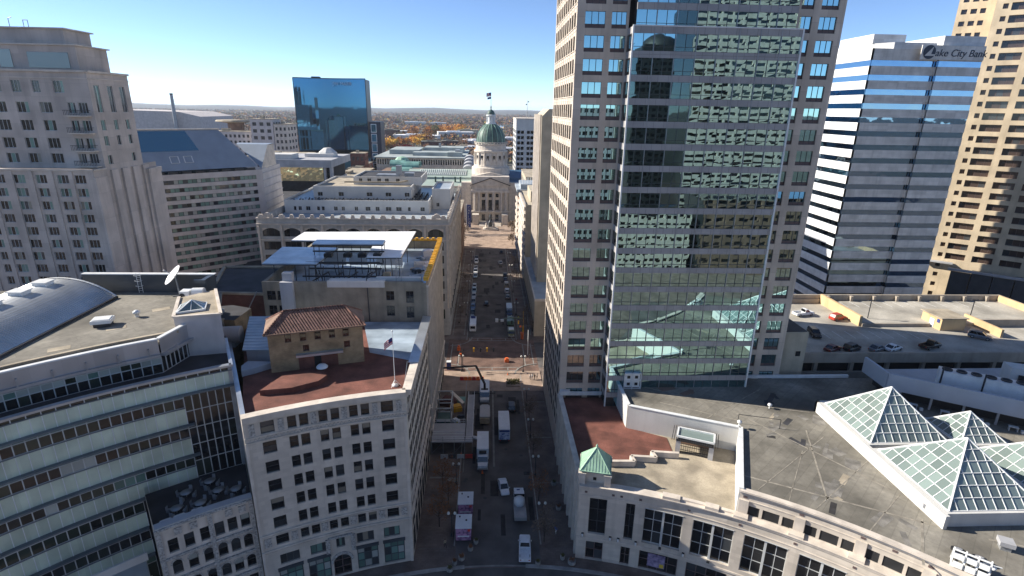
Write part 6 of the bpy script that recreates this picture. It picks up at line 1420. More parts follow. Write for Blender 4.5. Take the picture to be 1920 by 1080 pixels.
for s in (-1, 1): q = MB(); q.obox((1.7+s*2.4, 335), 1.1, 1.1, 1.8, 2.6, .4); q.lathe([(.45, 2.6), (.55, 3.6), (.2, 3.9), (.25, 4.2), (0, 4.4)], (1.7+s*2.4, 335), 8); q.build('side_figure', M['limestone_trim'], t)

# ================================================================== right side of the street beyond the cross street
R17 = thing('ribbed_tower', 'slender beige slab tower with vertical ribs beside the mirrored tower', 'tower', (30, 199, 0))
q = MB(); q.box(17.6, 187, 12, 42, 211.5, 68.8)
q.add([(17.6, 187, 68.8), (42, 187, 68.8), (42, 211.5, 68.8), (17.6, 211.5, 68.8), (20, 187.6, 71.2), (42, 187.6, 71.2), (42, 209, 71.2), (20, 209, 71.2)], [(0, 1, 5, 4), (3, 0, 4, 7), (2, 3, 7, 6)], 0); q.quad((20, 187.6, 71.2), (42, 187.6, 71.2), (42, 209, 71.2), (20, 209, 71.2), 1)
q.build('wall', [M['buff_stone'], M['roof_dark']], R17)
for k in range(7): y = 188.2+k*3.7; q = MB(); q.box(17.1, y, 14, 17.65, y+1.5, 69.4); q.build('rib', M['limestone_trim'], R17)
for k in range(6): y = 189.9+k*3.7; q = MB(); q.box(17.5, y, 16, 17.62, y+1.8, 67.5); q.build('window_strip', M['brown_panel'], R17)
t = thing('corner_podium', 'low flat roofed podium at the foot of the ribbed beige tower', 'building', (28, 193, 0)); q = MB(); q.box(15.3, 167, 0, 46, 222, 12.2); q.build('wall', M['buff_stone'], t); q = MB(); q.box(15.7, 167.4, 12.2, 46, 222, 12.4); q.build('roof', M['roof_slate_sheet'], t); q = MB(); q.box(15.2, 166.8, 12.2, 46, 167.3, 13); q.box(15.2, 167.3, 12.2, 15.6, 222, 13); q.build('parapet', M['limestone_trim'], t)
q = MB(); q.box(15.0, 170, .4, 15.28, 219, 4); q.build('shopfront', M['win_mid'], t)
t = thing('louvred_building', 'cream office building with slanting horizontal sunshades along the street', 'building', (27, 243, 0)); q = MB(); q.box(15.6, 223, 0, 40, 264, 34); q.build('wall', M['buff_stone'], t)
for k in range(11): q = MB(); q.box(14.9, 223.3, 2.6+k*2.9, 15.58, 263.7, 4.2+k*2.9); q.build('sunshade', M['limestone_trim'], t); q = MB(); q.box(15.5, 223.6, 4.2+k*2.9, 15.62, 263.4, 5.5+k*2.9); q.build('window_band', M['win_dark'], t)
q = MB(); q.box(18, 230, 34, 36, 250, 38.5); q.build('roof_block', M['buff_stone'], t)
t = thing('brown_building', 'narrow brown brick tower with a dark capped top near the capitol', 'building', (20, 277, 0)); q = MB(); q.box(15.4, 267, 0, 30, 288, 30.5); q.build('wall', M['brown_stone'], t); q = MB(); q.box(14.6, 266.4, 30.5, 30, 288, 33); q.build('crown', M['dark_metal'], t); q = MB(); q.prism([(14.2, 266.2), (30, 266.2), (30, 289), (14.2, 289)], 33, 34.2); q.box(16, 268, 34.2, 28, 285, 36.5); q.build('cap', M['roof_slate_sheet'], t)
for k in range(8): q = MB(); q.box(14.5, 268, 3+k*3.4, 15.38, 287, 4.3+k*3.4); q.build('balcony', M['limestone_trim'], t)
q = MB()
for k in range(4): q.tube((17+k*1.3, 270, 36.5), (17+k*1.3, 270, 39.5), .12, n=5)
q.build('antenna', M['white_metal'], t)
block('city_block', 'beige flat building behind the dark capped brown tower', 'building', 20, 289, 44, 330, 37, 'buff_stone', nx=4, nz=6)
R18 = thing('white_tower', 'white office tower with pairs of black square windows and a rooftop mast', 'office tower', (32, 465, 0))
Fw = flat((22.3, 450), (40, 450)); Fws = flat((22.3, 500), (22.3, 450)); cw2 = [(1.0, 3.3), (3.9, 6.2), (8.6, 10.9), (11.5, 13.8)]; r = grid(cw2, [(52.5-4.1*k, 54.9-4.1*k) for k in range(12)]); rs = grid(even(1, 49, 10, 3.4), [(52.5-4.1*k, 55.2-4.1*k) for k in range(12)])
q = MB(); facade(q, Fw, 0, 17.7, 0, 63.5, r, .5); facade(q, Fws, 0, 50, 0, 63.5, rs, .5); q.box(22.8, 450.5, 0, 39.8, 499, 63); q.quad((40, 450, 0), (40, 500, 0), (40, 500, 63.5), (40, 450, 63.5)); q.build('wall', M['white_wall'], R18)
wins(R18, Fw, r, .5, [M['win_dark'], M['frame_dark']], fr=0); wins(R18, Fws, rs, .5, [M['win_mid'], M['frame_dark']], fr=0)
q = MB(); q.box(22, 449.7, 63.5, 40.3, 500.3, 64.2); q.build('parapet', M['limestone_trim'], R18)
q = MB()
for dx, dy in ((-1, 0), (1, 0), (0, 1.5)): q.tube((31+dx, 455+dy, 64), (31, 455, 70), .12, n=5)
q.tube((31, 455, 69), (31, 455, 78), .15, .08, 6); q.lathe([(.1, 74), (.9, 74.6), (.1, 75.2)], (30.2, 455), 8); q.lathe([(.1, 76), (.8, 76.6), (.1, 77.2)], (31.8, 455), 8); q.build('mast', M['grey_metal'], R18)

# ================================================================== city behind the viewpoint, mirrored in the dark glass bay
def rear(name, label, x0, x1, y0, y1, h, m, nx, nz, wh, ww=.7):
    t = thing(name, label, 'tower', ((x0+x1)/2, (y0+y1)/2, 0)); F_ = flat((x1, y1), (x0, y1)); dz = h/nz
    q = MB(); facade(q, F_, 0, F_.L, 0, h, grid(even(0, F_.L, nx, F_.L/nx*ww), [(dz*k+dz*(1-wh), dz*(k+1)-.2) for k in range(nz)]), .4)
    q.prism([(x0, y0), (x1, y0), (x1, y1-.5), (x0, y1-.5)], 0, h-.1, 1); q.build('wall', [M[m], M['win_dark']], t); return t
mm('charcoal_stone', (.022, .022, .025), .5, .1, .3)
rear('mirrored_dark_tower', 'dark tower with a rounded crown seen mirrored in the glass bay', 90, 124, -190, -160, 104, 'charcoal_stone', 9, 27, .6)
t = bpy.data.objects['mirrored_dark_tower']; q = MB(); q.prism([(94, -185), (120, -185), (120, -161), (94, -161)], 104, 110); q.lathe([(11, 110), (10, 113), (6, 116), (0, 117)], (107, -174), 16); q.build('crown', M['charcoal_stone'], t)
rear('mirrored_banded_tower', 'cream banded tower seen mirrored on the right of the glass bay', 97, 150, -112, -80, 136, 'limestone_trim', 9, 42, .5, .84)
rear('mirrored_grid_building', 'grey gridded block seen mirrored low in the glass bay', 16, 66, -120, -80, 72, 'grey_wall', 16, 20, .6)
rear('mirrored_cream_building', 'low cream building seen mirrored at the bottom left of the bay', 56, 92, -70, -46, 27, 'limestone_trim', 12, 8, .5)
rear('mirrored_brick_building', 'dark brick block seen mirrored behind the pyramids', 96, 170, -70, -44, 34, 'brown_stone', 14, 9, .5)

# ================================================================== trees, suburbs
FOL = {}
for nm, c in (('orange_leaf', (.62, .27, .035)), ('gold_leaf', (.66, .38, .05)), ('rust_leaf', (.25, .115, .055)), ('crimson_leaf', (.34, .045, .045)), ('brown_leaf', (.16, .115, .08)), ('olive_leaf', (.14, .135, .045)), ('plum_leaf', (.15, .095, .09)), ('green_leaf', (.045, .065, .022))):
    FOL[nm] = mat(nm, c, .9, .3, .4)
mm('bark', (.05, .04, .032), .95, .3, 1)
def tree_proto(name, leaf, h, r, n, label, cat, group, seed, bare=False, lf=1.0):
    g = random.Random(seed); t = thing(name, label, cat, (0, 0, 0), group)
    q = MB(); q.tube((0, 0, 0), (0, 0, h*.45), h*.022, h*.014, 6)
    ends = []
    for k in range(7):
        a = k*2.4; z = h*(.3+.06*k); e = Vector((math.cos(a)*r*.6, math.sin(a)*r*.6, z+h*.25)); q.tube((0, 0, z*.9), e, h*.010, h*.004, 5); ends.append(e)
    q.tube((0, 0, h*.4), (0, 0, h*.85), h*.012, h*.003, 5); q.build('trunk', M['bark'], t)
    q = MB(); cl = [Vector((g.gauss(0, .5)*r, g.gauss(0, .5)*r, h*g.uniform(.42, .92))) for _ in range(16)]+ends
    for c in cl:
        k = max(0, 1-abs(c.z/h-.62)*1.6); c.x *= .55+.6*k; c.y *= .55+.6*k
    for _ in range(n):
        c = g.choice(cl); s = lf*g.uniform(.5, 1.0); p = c+Vector((g.gauss(0, .22)*r, g.gauss(0, .22)*r, g.gauss(0, .075)*h))
        u = Vector((g.gauss(0, 1), g.gauss(0, 1), g.gauss(0, 1))).normalized(); v = u.orthogonal().normalized()
        q.quad(p-u*s*.5-v*s*.35, p+u*s*.5-v*s*.35, p+u*s*.5+v*s*.35, p-u*s*.5+v*s*.35)
    q.build('crown', FOL[leaf], t); return t
PT = {'orange': tree_proto('autumn_tree', 'orange_leaf', 13, 5.4, 420, 'orange leaved tree in the golden grove beyond the government centre', 'tree', 'orange trees beyond the government centre', 1, lf=1.3),
      'gold': tree_proto('autumn_tree', 'gold_leaf', 12, 5.0, 420, 'golden leaved tree in the bright grove beyond the government centre', 'tree', 'golden trees beyond the government centre', 2, lf=1.3),
      'red': tree_proto('autumn_tree', 'crimson_leaf', 10, 4.6, 380, 'crimson tree in the small red clump beyond the colonnade', 'tree', 'crimson trees beyond the colonnade', 3, lf=1.2),
      'brown': tree_proto('autumn_tree', 'brown_leaf', 13, 5.2, 300, 'brown half bare tree among the houses beyond the capitol', 'tree', 'brown trees beyond the capitol', 4, lf=1.2),
      'rust': tree_proto('autumn_tree', 'rust_leaf', 13, 5.4, 360, 'rust coloured tree among the houses beyond the capitol', 'tree', 'rust coloured trees beyond the capitol', 5, lf=1.2),
      'olive': tree_proto('autumn_tree', 'olive_leaf', 14, 5.6, 360, 'olive green tree among the houses beyond the capitol', 'tree', 'olive trees beyond the capitol', 6, lf=1.3)}
USED = set()
def put_tree(kind, x, y, s=1.0, rz=0):
    o = PT[kind] if kind not in USED else copy_tree(PT[kind]); USED.add(kind)
    o.location = (x, y, 0); o.scale = (s, s, s*(.9+.2*((x*7+y*3) % 1))); o.rotation_euler = (0, 0, rz); return o
g = random.Random(21)
for i in range(30):
    f = g.random(); put_tree(g.choice(['orange', 'gold', 'orange', 'gold', 'rust']), -208+f*92+g.uniform(-9, 9), 900+f*200+g.uniform(-70, 110), g.uniform(1.2, 1.8), g.random()*6)
for i in range(9): put_tree('red', -136+g.uniform(-16, 14), 900+g.uniform(-50, 50), g.uniform(.9, 1.3), g.random()*6)
for i in range(34): f = g.random(); put_tree(g.choice(['orange', 'orange', 'rust', 'gold', 'olive']), -185+f*120+g.uniform(-12, 12), 1440+f*160+g.uniform(-60, 110), g.uniform(1.4, 2.1), g.random()*6)
for i in range(50):
    y = g.uniform(700, 1300); x = g.uniform(-.22*y-20, .02*y); put_tree(g.choice(['brown', 'rust', 'brown', 'olive']), x, y, g.uniform(.8, 1.3), g.random()*6)
for i in range(26):
    y = g.uniform(640, 1100); put_tree(g.choice(['brown', 'rust', 'brown']), g.uniform(-.66*y, -.36*y), y, g.uniform(.8, 1.2), g.random()*6)
# far wood: no one could count it
q = MB(); g = random.Random(33); LM = ['rust_leaf', 'brown_leaf', 'plum_leaf', 'olive_leaf', 'orange_leaf', 'green_leaf', 'gold_leaf']
def clump(q, x, y, h, r, m, n):
    for _ in range(n):
        a = g.random()*6.28; rr_ = r*math.sqrt(g.random()); z = h*(.25+.75*g.random()*(1-.5*(rr_/r)**2)); s = r*g.uniform(.55, .95); p = Vector((x+rr_*math.cos(a), y+rr_*math.sin(a), z))
        u = Vector((g.gauss(0, 1), g.gauss(0, 1), g.gauss(0, .6))).normalized(); v = u.orthogonal().normalized(); q.quad(p-u*s*.5-v*s*.4, p+u*s*.5-v*s*.4, p+u*s*.5+v*s*.4, p-u*s*.5+v*s*.4, m)
for i in range(15000):
    y = 760*math.exp(g.random()*2.25); x = g.uniform(-.80*y, .22*y)
    if y < 1250 and -230 < x < -90 and y > 860: continue
    if 30 < x < 190 and 2050 < y < 2600: continue
    m = g.choices(range(7), (24, 28, 26, 12, 4, 4, 2))[0]; k = y/1500
    clump(q, x, y, g.uniform(8, 15), g.uniform(3.5, 6)*(1 if y < 2500 else 1.7), m, 7)
tag(q.build('distant_woods', [FOL[k] for k in LM]), kind='stuff')
tag(bpy.data.objects['distant_woods'], 'hazy autumn woods covering the suburbs out to the horizon', 'woods')
def house_proto(name, label, cat, group, w, d, h, wall, roof, flatr=False):
    t = thing(name, label, cat, (0, 0, 0), group); q = MB(); q.box(-w/2, -d/2, 0, w/2, d/2, h); q.build('wall', M[wall], t); q = MB()
    if flatr: q.box(-w/2-.3, -d/2-.3, h, w/2+.3, d/2+.3, h+.8); q.box(-w/4, -d/4, h+.8, w/8, d/8, h+2.4)
    else:
        e = .5; q.add([(-w/2-e, -d/2-e, h-.2), (w/2+e, -d/2-e, h-.2), (w/2+e, d/2+e, h-.2), (-w/2-e, d/2+e, h-.2), (-w/2-e, 0, h+d*.36), (w/2+e, 0, h+d*.36)], [(0, 1, 5, 4), (2, 3, 4, 5), (0, 4, 3), (1, 2, 5)])
    q.build('roof', M[roof], t); return t
HP = [house_proto('suburban_house', 'small brown roofed house among the far autumn trees', 'house', 'brown roofed houses in the far suburbs', 13, 9, 6, 'limestone_trim', 'brown_stone'), house_proto('suburban_house', 'small grey roofed white house among the far autumn trees', 'house', 'grey roofed white houses in the far suburbs', 14, 10, 6.5, 'white_wall', 'roof_grey'), house_proto('warehouse', 'long white roofed warehouse far beyond the capitol', 'warehouse', 'white roofed warehouses far beyond the capitol', 62, 26, 9, 'white_wall', 'roof_white', True), house_proto('warehouse', 'flat tan roofed block far beyond the capitol', 'warehouse', 'tan roofed blocks far beyond the capitol', 38, 24, 12, 'buff_stone', 'roof_tan', True), house_proto('warehouse', 'dark brick block with a flat grey roof beyond the capitol', 'warehouse', 'dark brick blocks beyond the capitol', 34, 22, 14, 'red_brick', 'roof_grey', True)]
used = set(); g = random.Random(44)
def put_house(k, x, y, rz, s=1):
    o = HP[k] if k not in used else copy_tree(HP[k]); used.add(k); o.location = (x, y, 0); o.rotation_euler = (0, 0, rz); o.scale = (s, s, s)
for i in range(110):
    y = 900*math.exp(g.random()*1.35); put_house(g.choice([0, 1, 1]), g.uniform(-.72*y, .16*y), y, g.uniform(-.3, .3)+g.choice([0, pi/2]), g.uniform(.9, 1.3))
for i in range(56):
    y = 760*math.exp(g.random()*2.0); put_house(g.choice([2, 3, 4, 2, 3]), g.uniform(-.74*y, .17*y), y, g.uniform(-.2, .2), g.uniform(.8, 1.5))
for x, y, k, s in ((-250, 1500, 2, 1.3), (-100, 1010, 4, 1.0), (-70, 1060, 4, .9), (-40, 980, 3, .8), (-30, 1200, 2, .9), (-120, 1170, 3, .9), (-90, 760, 4, 1), (-60, 700, 3, .9), (-300, 700, 3, 1.4), (-380, 640, 4, 1.3), (-330, 560, 2, 1.0)): put_house(k, x, y, .1, s)
# ================================================================== vehicles
PAINT = {}
def paint(name, c, met=0.0):
    if name not in PAINT: PAINT[name] = mat('car_paint_'+name, c, .28, .06, 1.5, metal=met, spec=.6)
    return PAINT[name]
for n_, c in (('white', (.72, .73, .74)), ('silver', (.42, .44, .46)), ('grey', (.16, .17, .18)), ('black', (.015, .015, .017)), ('maroon', (.10, .012, .018)), ('red', (.45, .05, .025)), ('blue', (.05, .10, .22)), ('navy', (.02, .03, .06)), ('pale_blue', (.35, .45, .52)), ('olive', (.16, .19, .09)), ('yellow', (.62, .45, .06)), ('tan', (.40, .35, .28)), ('green', (.10, .20, .15))): paint(n_, c)
mm('rubber', (.018, .018, .018), .9, .1, 1); mm('rim', (.38, .38, .39), .4, .1, 2, metal=.6); mm('lamp_red', (.35, .02, .02), .3, 0, 1); mm('lamp_clear', (.65, .65, .6), .2, 0, 1)
mg('car_glass', (.012, .014, .016), .04, spec=.7)
def loft(q, secs, m=0, cap=True):
    """secs: list of rings (same length), each a list of points"""
    n = len(secs[0]); P = [p for s in secs for p in s]
    F_ = [(k*n+i, k*n+(i+1) % n, (k+1)*n+(i+1) % n, (k+1)*n+i) for k in range(len(secs)-1) for i in range(n)]
    if cap: F_ += [tuple(range(n))[::-1], tuple((len(secs)-1)*n+i for i in range(n))]
    q.add(P, F_, m)
def ring(y, w, z0, z1, t=.9):
    h = z1-z0
    return [(-w*.94, y, z0), (w*.94, y, z0), (w, y, z0+h*.35), (w*.99, y, z0+h*.7), (w*t, y, z1), (-w*t, y, z1), (-w*.99, y, z0+h*.7), (-w, y, z0+h*.35)]
CAR = {}
def car_meshes(kind):
    """front towards +y; returns list of (part name, mesh, default material)"""
    if kind in CAR: return CAR[kind]
    L, Wd, shoulder, roof = {'sedan': (4.7, .90, .92, 1.45), 'suv': (4.7, .95, 1.08, 1.75), 'pickup': (5.7, .98, 1.10, 1.85), 'hatch': (4.1, .87, .93, 1.5), 'van': (5.2, .98, 1.2, 2.1)}[kind]
    h = L/2; parts = []
    q = MB(); hood = shoulder-.08
    prof = [(-h, Wd*.86, .42, shoulder-.12), (-h+.12, Wd*.95, .3, shoulder-.02), (-h*.62, Wd, .24, shoulder), (0, Wd, .24, shoulder), (h*.42, Wd, .24, shoulder-.02), (h*.55, Wd*.99, .24, hood), (h-.3, Wd*.95, .26, hood-.12), (h-.06, Wd*.86, .32, hood-.24), (h, Wd*.78, .4, hood-.36)]
    if kind == 'pickup':
        prof = [(-h*.08, Wd, .34, shoulder), (h*.42, Wd, .34, shoulder), (h*.55, Wd*.99, .34, shoulder-.03), (h-.25, Wd*.97, .36, shoulder-.10), (h-.03, Wd*.9, .4, shoulder-.2), (h, Wd*.85, .5, shoulder-.35)]
    loft(q, [ring(*p) for p in prof])
    if kind == 'pickup':
        q.box(-Wd, -h, .45, -Wd+.12, -h*.08, shoulder); q.box(Wd-.12, -h, .45, Wd, -h*.08, shoulder); q.box(-Wd+.12, -h, .45, Wd-.12, -h+.1, shoulder-.02); q.box(-Wd+.12, -h+.1, .45, Wd-.12, -h*.08, .62)
    parts.append(('body', q, 'PAINT'))
    if kind == 'sedan': y = (-h*.80, -h*.45, h*.08, h*.46)
    elif kind in ('suv', 'hatch'): y = (-h*.95, -h*.80, h*.12, h*.48)
    elif kind == 'van': y = (-h*.97, -h*.9, h*.35, h*.66)
    else: y = (-h*.08, -h*.03, h*.2, h*.5)
    wt, z0, z1 = Wd*.80, shoulder-.03, roof
    def rg(yy, w, z): return [(-w, yy, z), (w, yy, z)]
    a = [(-Wd*.88, y[0], z0), (Wd*.88, y[0], z0), (Wd*.88, y[3], z0), (-Wd*.88, y[3], z0)]; t = [(-wt, y[1], z1-.05), (wt, y[1], z1-.05), (wt, y[2], z1-.05), (-wt, y[2], z1-.05)]
    q = MB(); q.add(a+t, [(0, 1, 5, 4), (1, 2, 6, 5), (2, 3, 7, 6), (3, 0, 4, 7)]); parts.append(('window_glass', q, 'car_glass'))
    q = MB(); q.add([(x*1.0, yy, z) for x, yy, z in t]+[(x*.93, yy*.96, z1+.02) for x, yy, z in t], [(0, 1, 5, 4), (1, 2, 6, 5), (2, 3, 7, 6), (3, 0, 4, 7), (4, 5, 6, 7)])
    A, T = [Vector(p) for p in a], [Vector(p) for p in t]
    for i in range(4): q.bar(A[i], T[i], .09)
    for s in (0, 1):
        lo_, hi_ = (A[1], A[2]) if s else (A[0], A[3]); l2, h2 = (T[1], T[2]) if s else (T[0], T[3]); q.bar(lo_.lerp(hi_, .52), l2.lerp(h2, .45), .08)
    parts.append(('roof', q, 'PAINT'))
    r = .38 if kind in ('pickup', 'suv', 'van') else .33
    for sx in (-1, 1):
        for yy in (-h*.60, h*.62):
            q = MB(); x0, x1 = sx*(Wd-.2), sx*(Wd+.02); q.tube((x0, yy, r), (x1, yy, r), r, n=14); q.tube((x1, yy, r), (x1+sx*.015, yy, r), r*.62, n=10, m=1); parts.append(('wheel', q, ('rubber', 'rim')))
        q = MB(); q.box(sx*Wd*.55-.16, h-.16, hood-.44, sx*Wd*.55+.16, h-.02, hood-.28); parts.append(('headlight', q, 'lamp_clear'))
        q = MB(); q.box(sx*Wd*.72-.12, -h-.02, shoulder-.38, sx*Wd*.72+.12, -h+.1, shoulder-.18); parts.append(('tail_light', q, 'lamp_red'))
        q = MB(); q.box(sx*(Wd+.02), h*.36, shoulder, sx*(Wd+.02)+sx*.16, h*.42, shoulder+.14); parts.append(('mirror', q, 'PAINT'))
    out = []
    for nm, q, m_ in parts:
        me = bpy.data.meshes.new('car_'+nm); me.from_pydata(q.v, [], q.f); me.polygons.foreach_set('material_index', q.m); me.polygons.foreach_set('use_smooth', [nm == 'body']*len(q.f) if False else q.sm)
        for x in (m_ if isinstance(m_, tuple) else (m_,)): me.materials.append(M['rubber'] if x == 'PAINT' else M[x])
        me.update(); out.append((nm, me, m_))
    CAR[kind] = out; return out
def car(kind, col, x, y, rz, z, label, cat=None, group=None, name=None):
    t = thing(name or {'sedan': 'parked_car', 'suv': 'parked_suv', 'pickup': 'pickup_truck', 'hatch': 'parked_car', 'van': 'parked_van'}[kind], label, cat or {'pickup': 'pickup truck', 'van': 'van', 'suv': 'suv'}.get(kind, 'car'), (x, y, z), group)
    t.rotation_euler = (0, 0, rz)
    for nm, me, m_ in car_meshes(kind):
        o = bpy.data.objects.new(nm, me); COL.objects.link(o); o.parent = t
        if m_ == 'PAINT': o.material_slots[0].link = 'OBJECT'; o.material_slots[0].material = PAINT[col]
    return t
RD = .012
car('sedan', 'white', 3.3, 90.6, pi+.14, RD, 'white sedan driving down the middle of the near street', name='moving_car')
car('pickup', 'white', 6.45, 74.6, -.06, RD, 'white pickup truck with an empty dark bed crossing the circle kerb')
car('suv', 'black', 6.1, 121, 0, RD, 'black suv parked in the shade beyond the tall white truck')
Lk = [(264.6, 'sedan', 'black', 'black'), (257.5, 'suv', 'white', 'white'), (246.5, 'sedan', 'silver', 'silver'), (240.5, 'suv', 'white', 'white'), (233.8, 'sedan', 'pale_blue', 'pale blue'), (218.5, 'hatch', 'silver', 'silver'), (212.8, 'suv', 'pale_blue', 'pale blue'), (206.8, 'sedan', 'silver', 'silver'), (199.5, 'suv', 'grey', 'grey'), (194, 'sedan', 'blue', 'blue'), (188, 'hatch', 'black', 'black'), (182.2, 'sedan', 'grey', 'grey')]
ORD = ['farthest', 'second', 'third', 'fourth', 'fifth', 'sixth', 'seventh', 'eighth', 'ninth', 'tenth', 'eleventh', 'nearest']
for i, (y, k, c, cn) in enumerate(Lk): car(k, c, -5.3, y, pi, RD, f'{cn} {"suv" if k == "suv" else "car"}, {ORD[i]} from the capitol end of the left kerb row', group='cars parked along the left kerb')
Rk = [(255.9, 'sedan', 'silver', 'silver', 6.2), (235.3, 'suv', 'black', 'black', 7.9), (229.2, 'sedan', 'navy', 'navy', 7.9), (220.4, 'van', 'tan', 'tan', 8.0), (212.6, 'suv', 'white', 'white roofed', 8.0), (205.6, 'sedan', 'grey', 'dark grey', 8.0), (277, 'sedan', 'black', 'black', 7.2)]
for i, (y, k, c, cn, x) in enumerate(Rk): car(k, c, x, y, 0 if i else .1, RD, f'{cn} {k if k in ("suv", "van") else "car"} parked at the right kerb, ' + ['alone between the far lamps', 'first of the far cluster', 'second of the far cluster', 'tallest of the middle cluster', 'in the middle of the kerb cluster', 'nearest of the kerb cluster', 'at the shadow edge of the plaza'][i], group='cars parked along the right kerb')
car('hatch', 'black', -.3, 197.7, 0, RD, 'black car driving alone in the middle of the far street', name='moving_car')
for k, c, x, y, rz, z, lb in [('pickup', 'white', 83.2, 132.6, -1.35, 20.52, 'white pickup truck in the sun on the left parking deck'), ('suv', 'red', 90.6, 129.6, -1.2, 20.52, 'red car tucked behind the ochre ramp wall'), ('suv', 'black', 78.3, 119, 3.0, 20.52, 'black suv with a pale windscreen next to the tan stair block'), ('sedan', 'maroon', 77.6, 110.4, -1.1, 20.52, 'dark maroon car at the left end of the shaded deck row'), ('suv', 'black', 82.2, 110.6, -1.1, 20.52, 'black suv second from the left in the shaded deck row'), ('sedan', 'grey', 88.0, 110.4, -1.15, 20.52, 'dark grey car beside the white sedan on the shaded deck'), ('sedan', 'white', 91.8, 110.6, -1.15, 20.52, 'white sedan parked in the shaded deck row'), ('pickup', 'black', 101.4, 111.8, -1.2, 20.52, 'black pickup truck alone on the shaded deck'), ('suv', 'grey', 118, 117.2, -2.3, 20.52, 'grey suv driving beside the ochre divider on the deck')]:
    car(k, c, x, y, rz, z, lb, group='cars on the parking deck')
def wheels(t, xs, ys, r, x_w=.28):
    for sx in xs:
        for yy in ys: q = MB(); q.tube((sx-x_w/2, yy, r), (sx+x_w/2, yy, r), r, n=14); q.tube((sx-x_w/2-.01, yy, r), (sx+x_w/2+.01, yy, r), r*.55, n=10, m=1); q.build('wheel', [M['rubber'], M['rim']], t)
def cab(t, x, y0, s, col, w=1.1, ht=2.3, hood=True):
    """cab starting at y0, looking along s (+1 or -1) in y"""
    q = MB(); y1 = y0+s*1.5; y2 = y0+s*2.7; a, e = sorted((y0, y1)); q.box(x-w, a, .5, x+w, e, 1.35)
    if hood: a2, e2 = sorted((y1, y2)); q.prism([(x-w*.92, a2), (x+w*.92, a2), (x+w*.92, e2), (x-w*.92, e2)], .5, 1.3)
    q.add([(x-w*.95, y0, ht), (x+w*.95, y0, ht), (x+w*.95, y0+s*1.05, ht), (x-w*.95, y0+s*1.05, ht), (x-w*.95, y0, ht+.08), (x+w*.95, y0, ht+.08), (x+w*.9, y0+s*1.0, ht+.08), (x-w*.9, y0+s*1.0, ht+.08)], [(0, 1, 5, 4), (1, 2, 6, 5), (2, 3, 7, 6), (3, 0, 4, 7), (4, 5, 6, 7)]); q.build('cab', PAINT[col], t)
    q = MB(); q.add([(x-w*.97, y0, 1.35), (x+w*.97, y0, 1.35), (x+w*.97, y1, 1.35), (x-w*.97, y1, 1.35), (x-w*.93, y0, ht), (x+w*.93, y0, ht), (x+w*.93, y0+s*1.03, ht), (x-w*.93, y0+s*1.03, ht)], [(0, 1, 5, 4), (1, 2, 6, 5), (2, 3, 7, 6), (3, 0, 4, 7)]); q.build('windscreen', M['car_glass'], t)
    f = y2 if hood else y1
    for sx in (-.7, .7): q = MB(); q.box(x+sx*w-.16, min(f, f+s*.05), .8, x+sx*w+.16, max(f, f+s*.05), 1.05); q.build('headlight', M['lamp_clear'], t)
    q = MB(); a, e = sorted((f, f+s*.2)); q.box(x-w, a, .45, x+w, e, .75); q.build('bumper', M['grey_metal'], t)
    q = MB()
    for sx in (-1, 1): q.box(x+sx*(w+.1)-.08, y1-.1, 1.5, x+sx*(w+.1)+.08, y1+.1, 2.0)
    q.build('mirror', M['black'], t)
mm('truck_box', (.66, .69, .71), .45, .05, .6); mm('graphic', (.42, .44, .5), .5, .5, 2.5, col2=(.08, .12, .3))
t = thing('box_truck', 'tall white box truck with a patterned rear door standing in the right lane', 'truck', (3.9, 110, RD))
q = MB(); q.box(2.65, 106.3, .85, 5.15, 114.2, 3.5); q.box(2.7, 106.4, .55, 5.1, 114, .85, 1); q.build('cargo_box', [M['truck_box'], M['black']], t)
q = MB(); q.box(2.8, 106.22, .9, 5.0, 106.3, 2.7); q.build('rear_door', M['graphic'], t); q = MB(); q.box(2.75, 106.2, 2.85, 5.05, 106.29, 3.3); q.build('rear_band', M['flag_blue'], t)
q = MB(); q.box(2.8, 106.0, .45, 5.0, 106.25, .62); q.build('bumper', M['dark_metal'], t)
for sx in (2.85, 4.75): q = MB(); q.box(sx, 106.15, .62, sx+.2, 106.25, .8); q.build('tail_light', M['lamp_red'], t)
cab(t, 3.9, 114.4, 1, 'white'); wheels(t, (2.85, 4.95), (108.3, 115.6), .5)
t = thing('box_truck', 'white box truck facing the circle beside the sidewalk scaffold', 'truck', (-.8, 102, RD))
q = MB(); q.box(-2.1, 99.2, .85, .4, 105.8, 3.4); q.box(-2.0, 99.3, .55, .3, 105.7, .85, 1); q.build('cargo_box', [M['truck_box'], M['black']], t)
q = MB(); q.box(-1.6, 98.7, 2.5, -.1, 99.18, 3.0); q.build('roof_fairing', M['black'], t)
cab(t, -.85, 99.0, -1, 'white'); wheels(t, (-1.85, .15), (97.6, 104), .5)
t = thing('crane_truck', 'white flatbed truck carrying a folded black loader crane', 'crane truck', (-.6, 129, RD))
cab(t, -.6, 126.0, -1, 'white', 1.2, 2.5); q = MB(); q.box(-1.85, 126.6, .9, .65, 134.5, 1.15); q.box(-1.9, 126.5, 1.15, .7, 126.7, 2.2); q.build('flatbed', M['truck_box'], t); wheels(t, (-1.6, .4), (124.6, 131.5, 133), .52)
q = MB(); q.box(-1.5, 127.0, 1.15, .3, 128.2, 1.9); q.tube((-.6, 127.6, 1.9), (-.6, 127.6, 3.6), .3, n=8); q.bar((-.6, 127.6, 3.5), (-2.9, 130.5, 7.2), .42); q.bar((-2.9, 130.5, 7.2), (-11.2, 128.5, 7.6), .34); q.bar((-11.2, 128.5, 7.6), (-11.2, 128.5, 5.8), .1); q.bar((-3.8, 127.4, .9), (2.2, 127.4, .9), .25); q.build('loader_crane', M['black'], t)
t = thing('dump_trailer', 'tan covered trailer parked in front of the crane truck', 'trailer', (-.5, 116, RD))
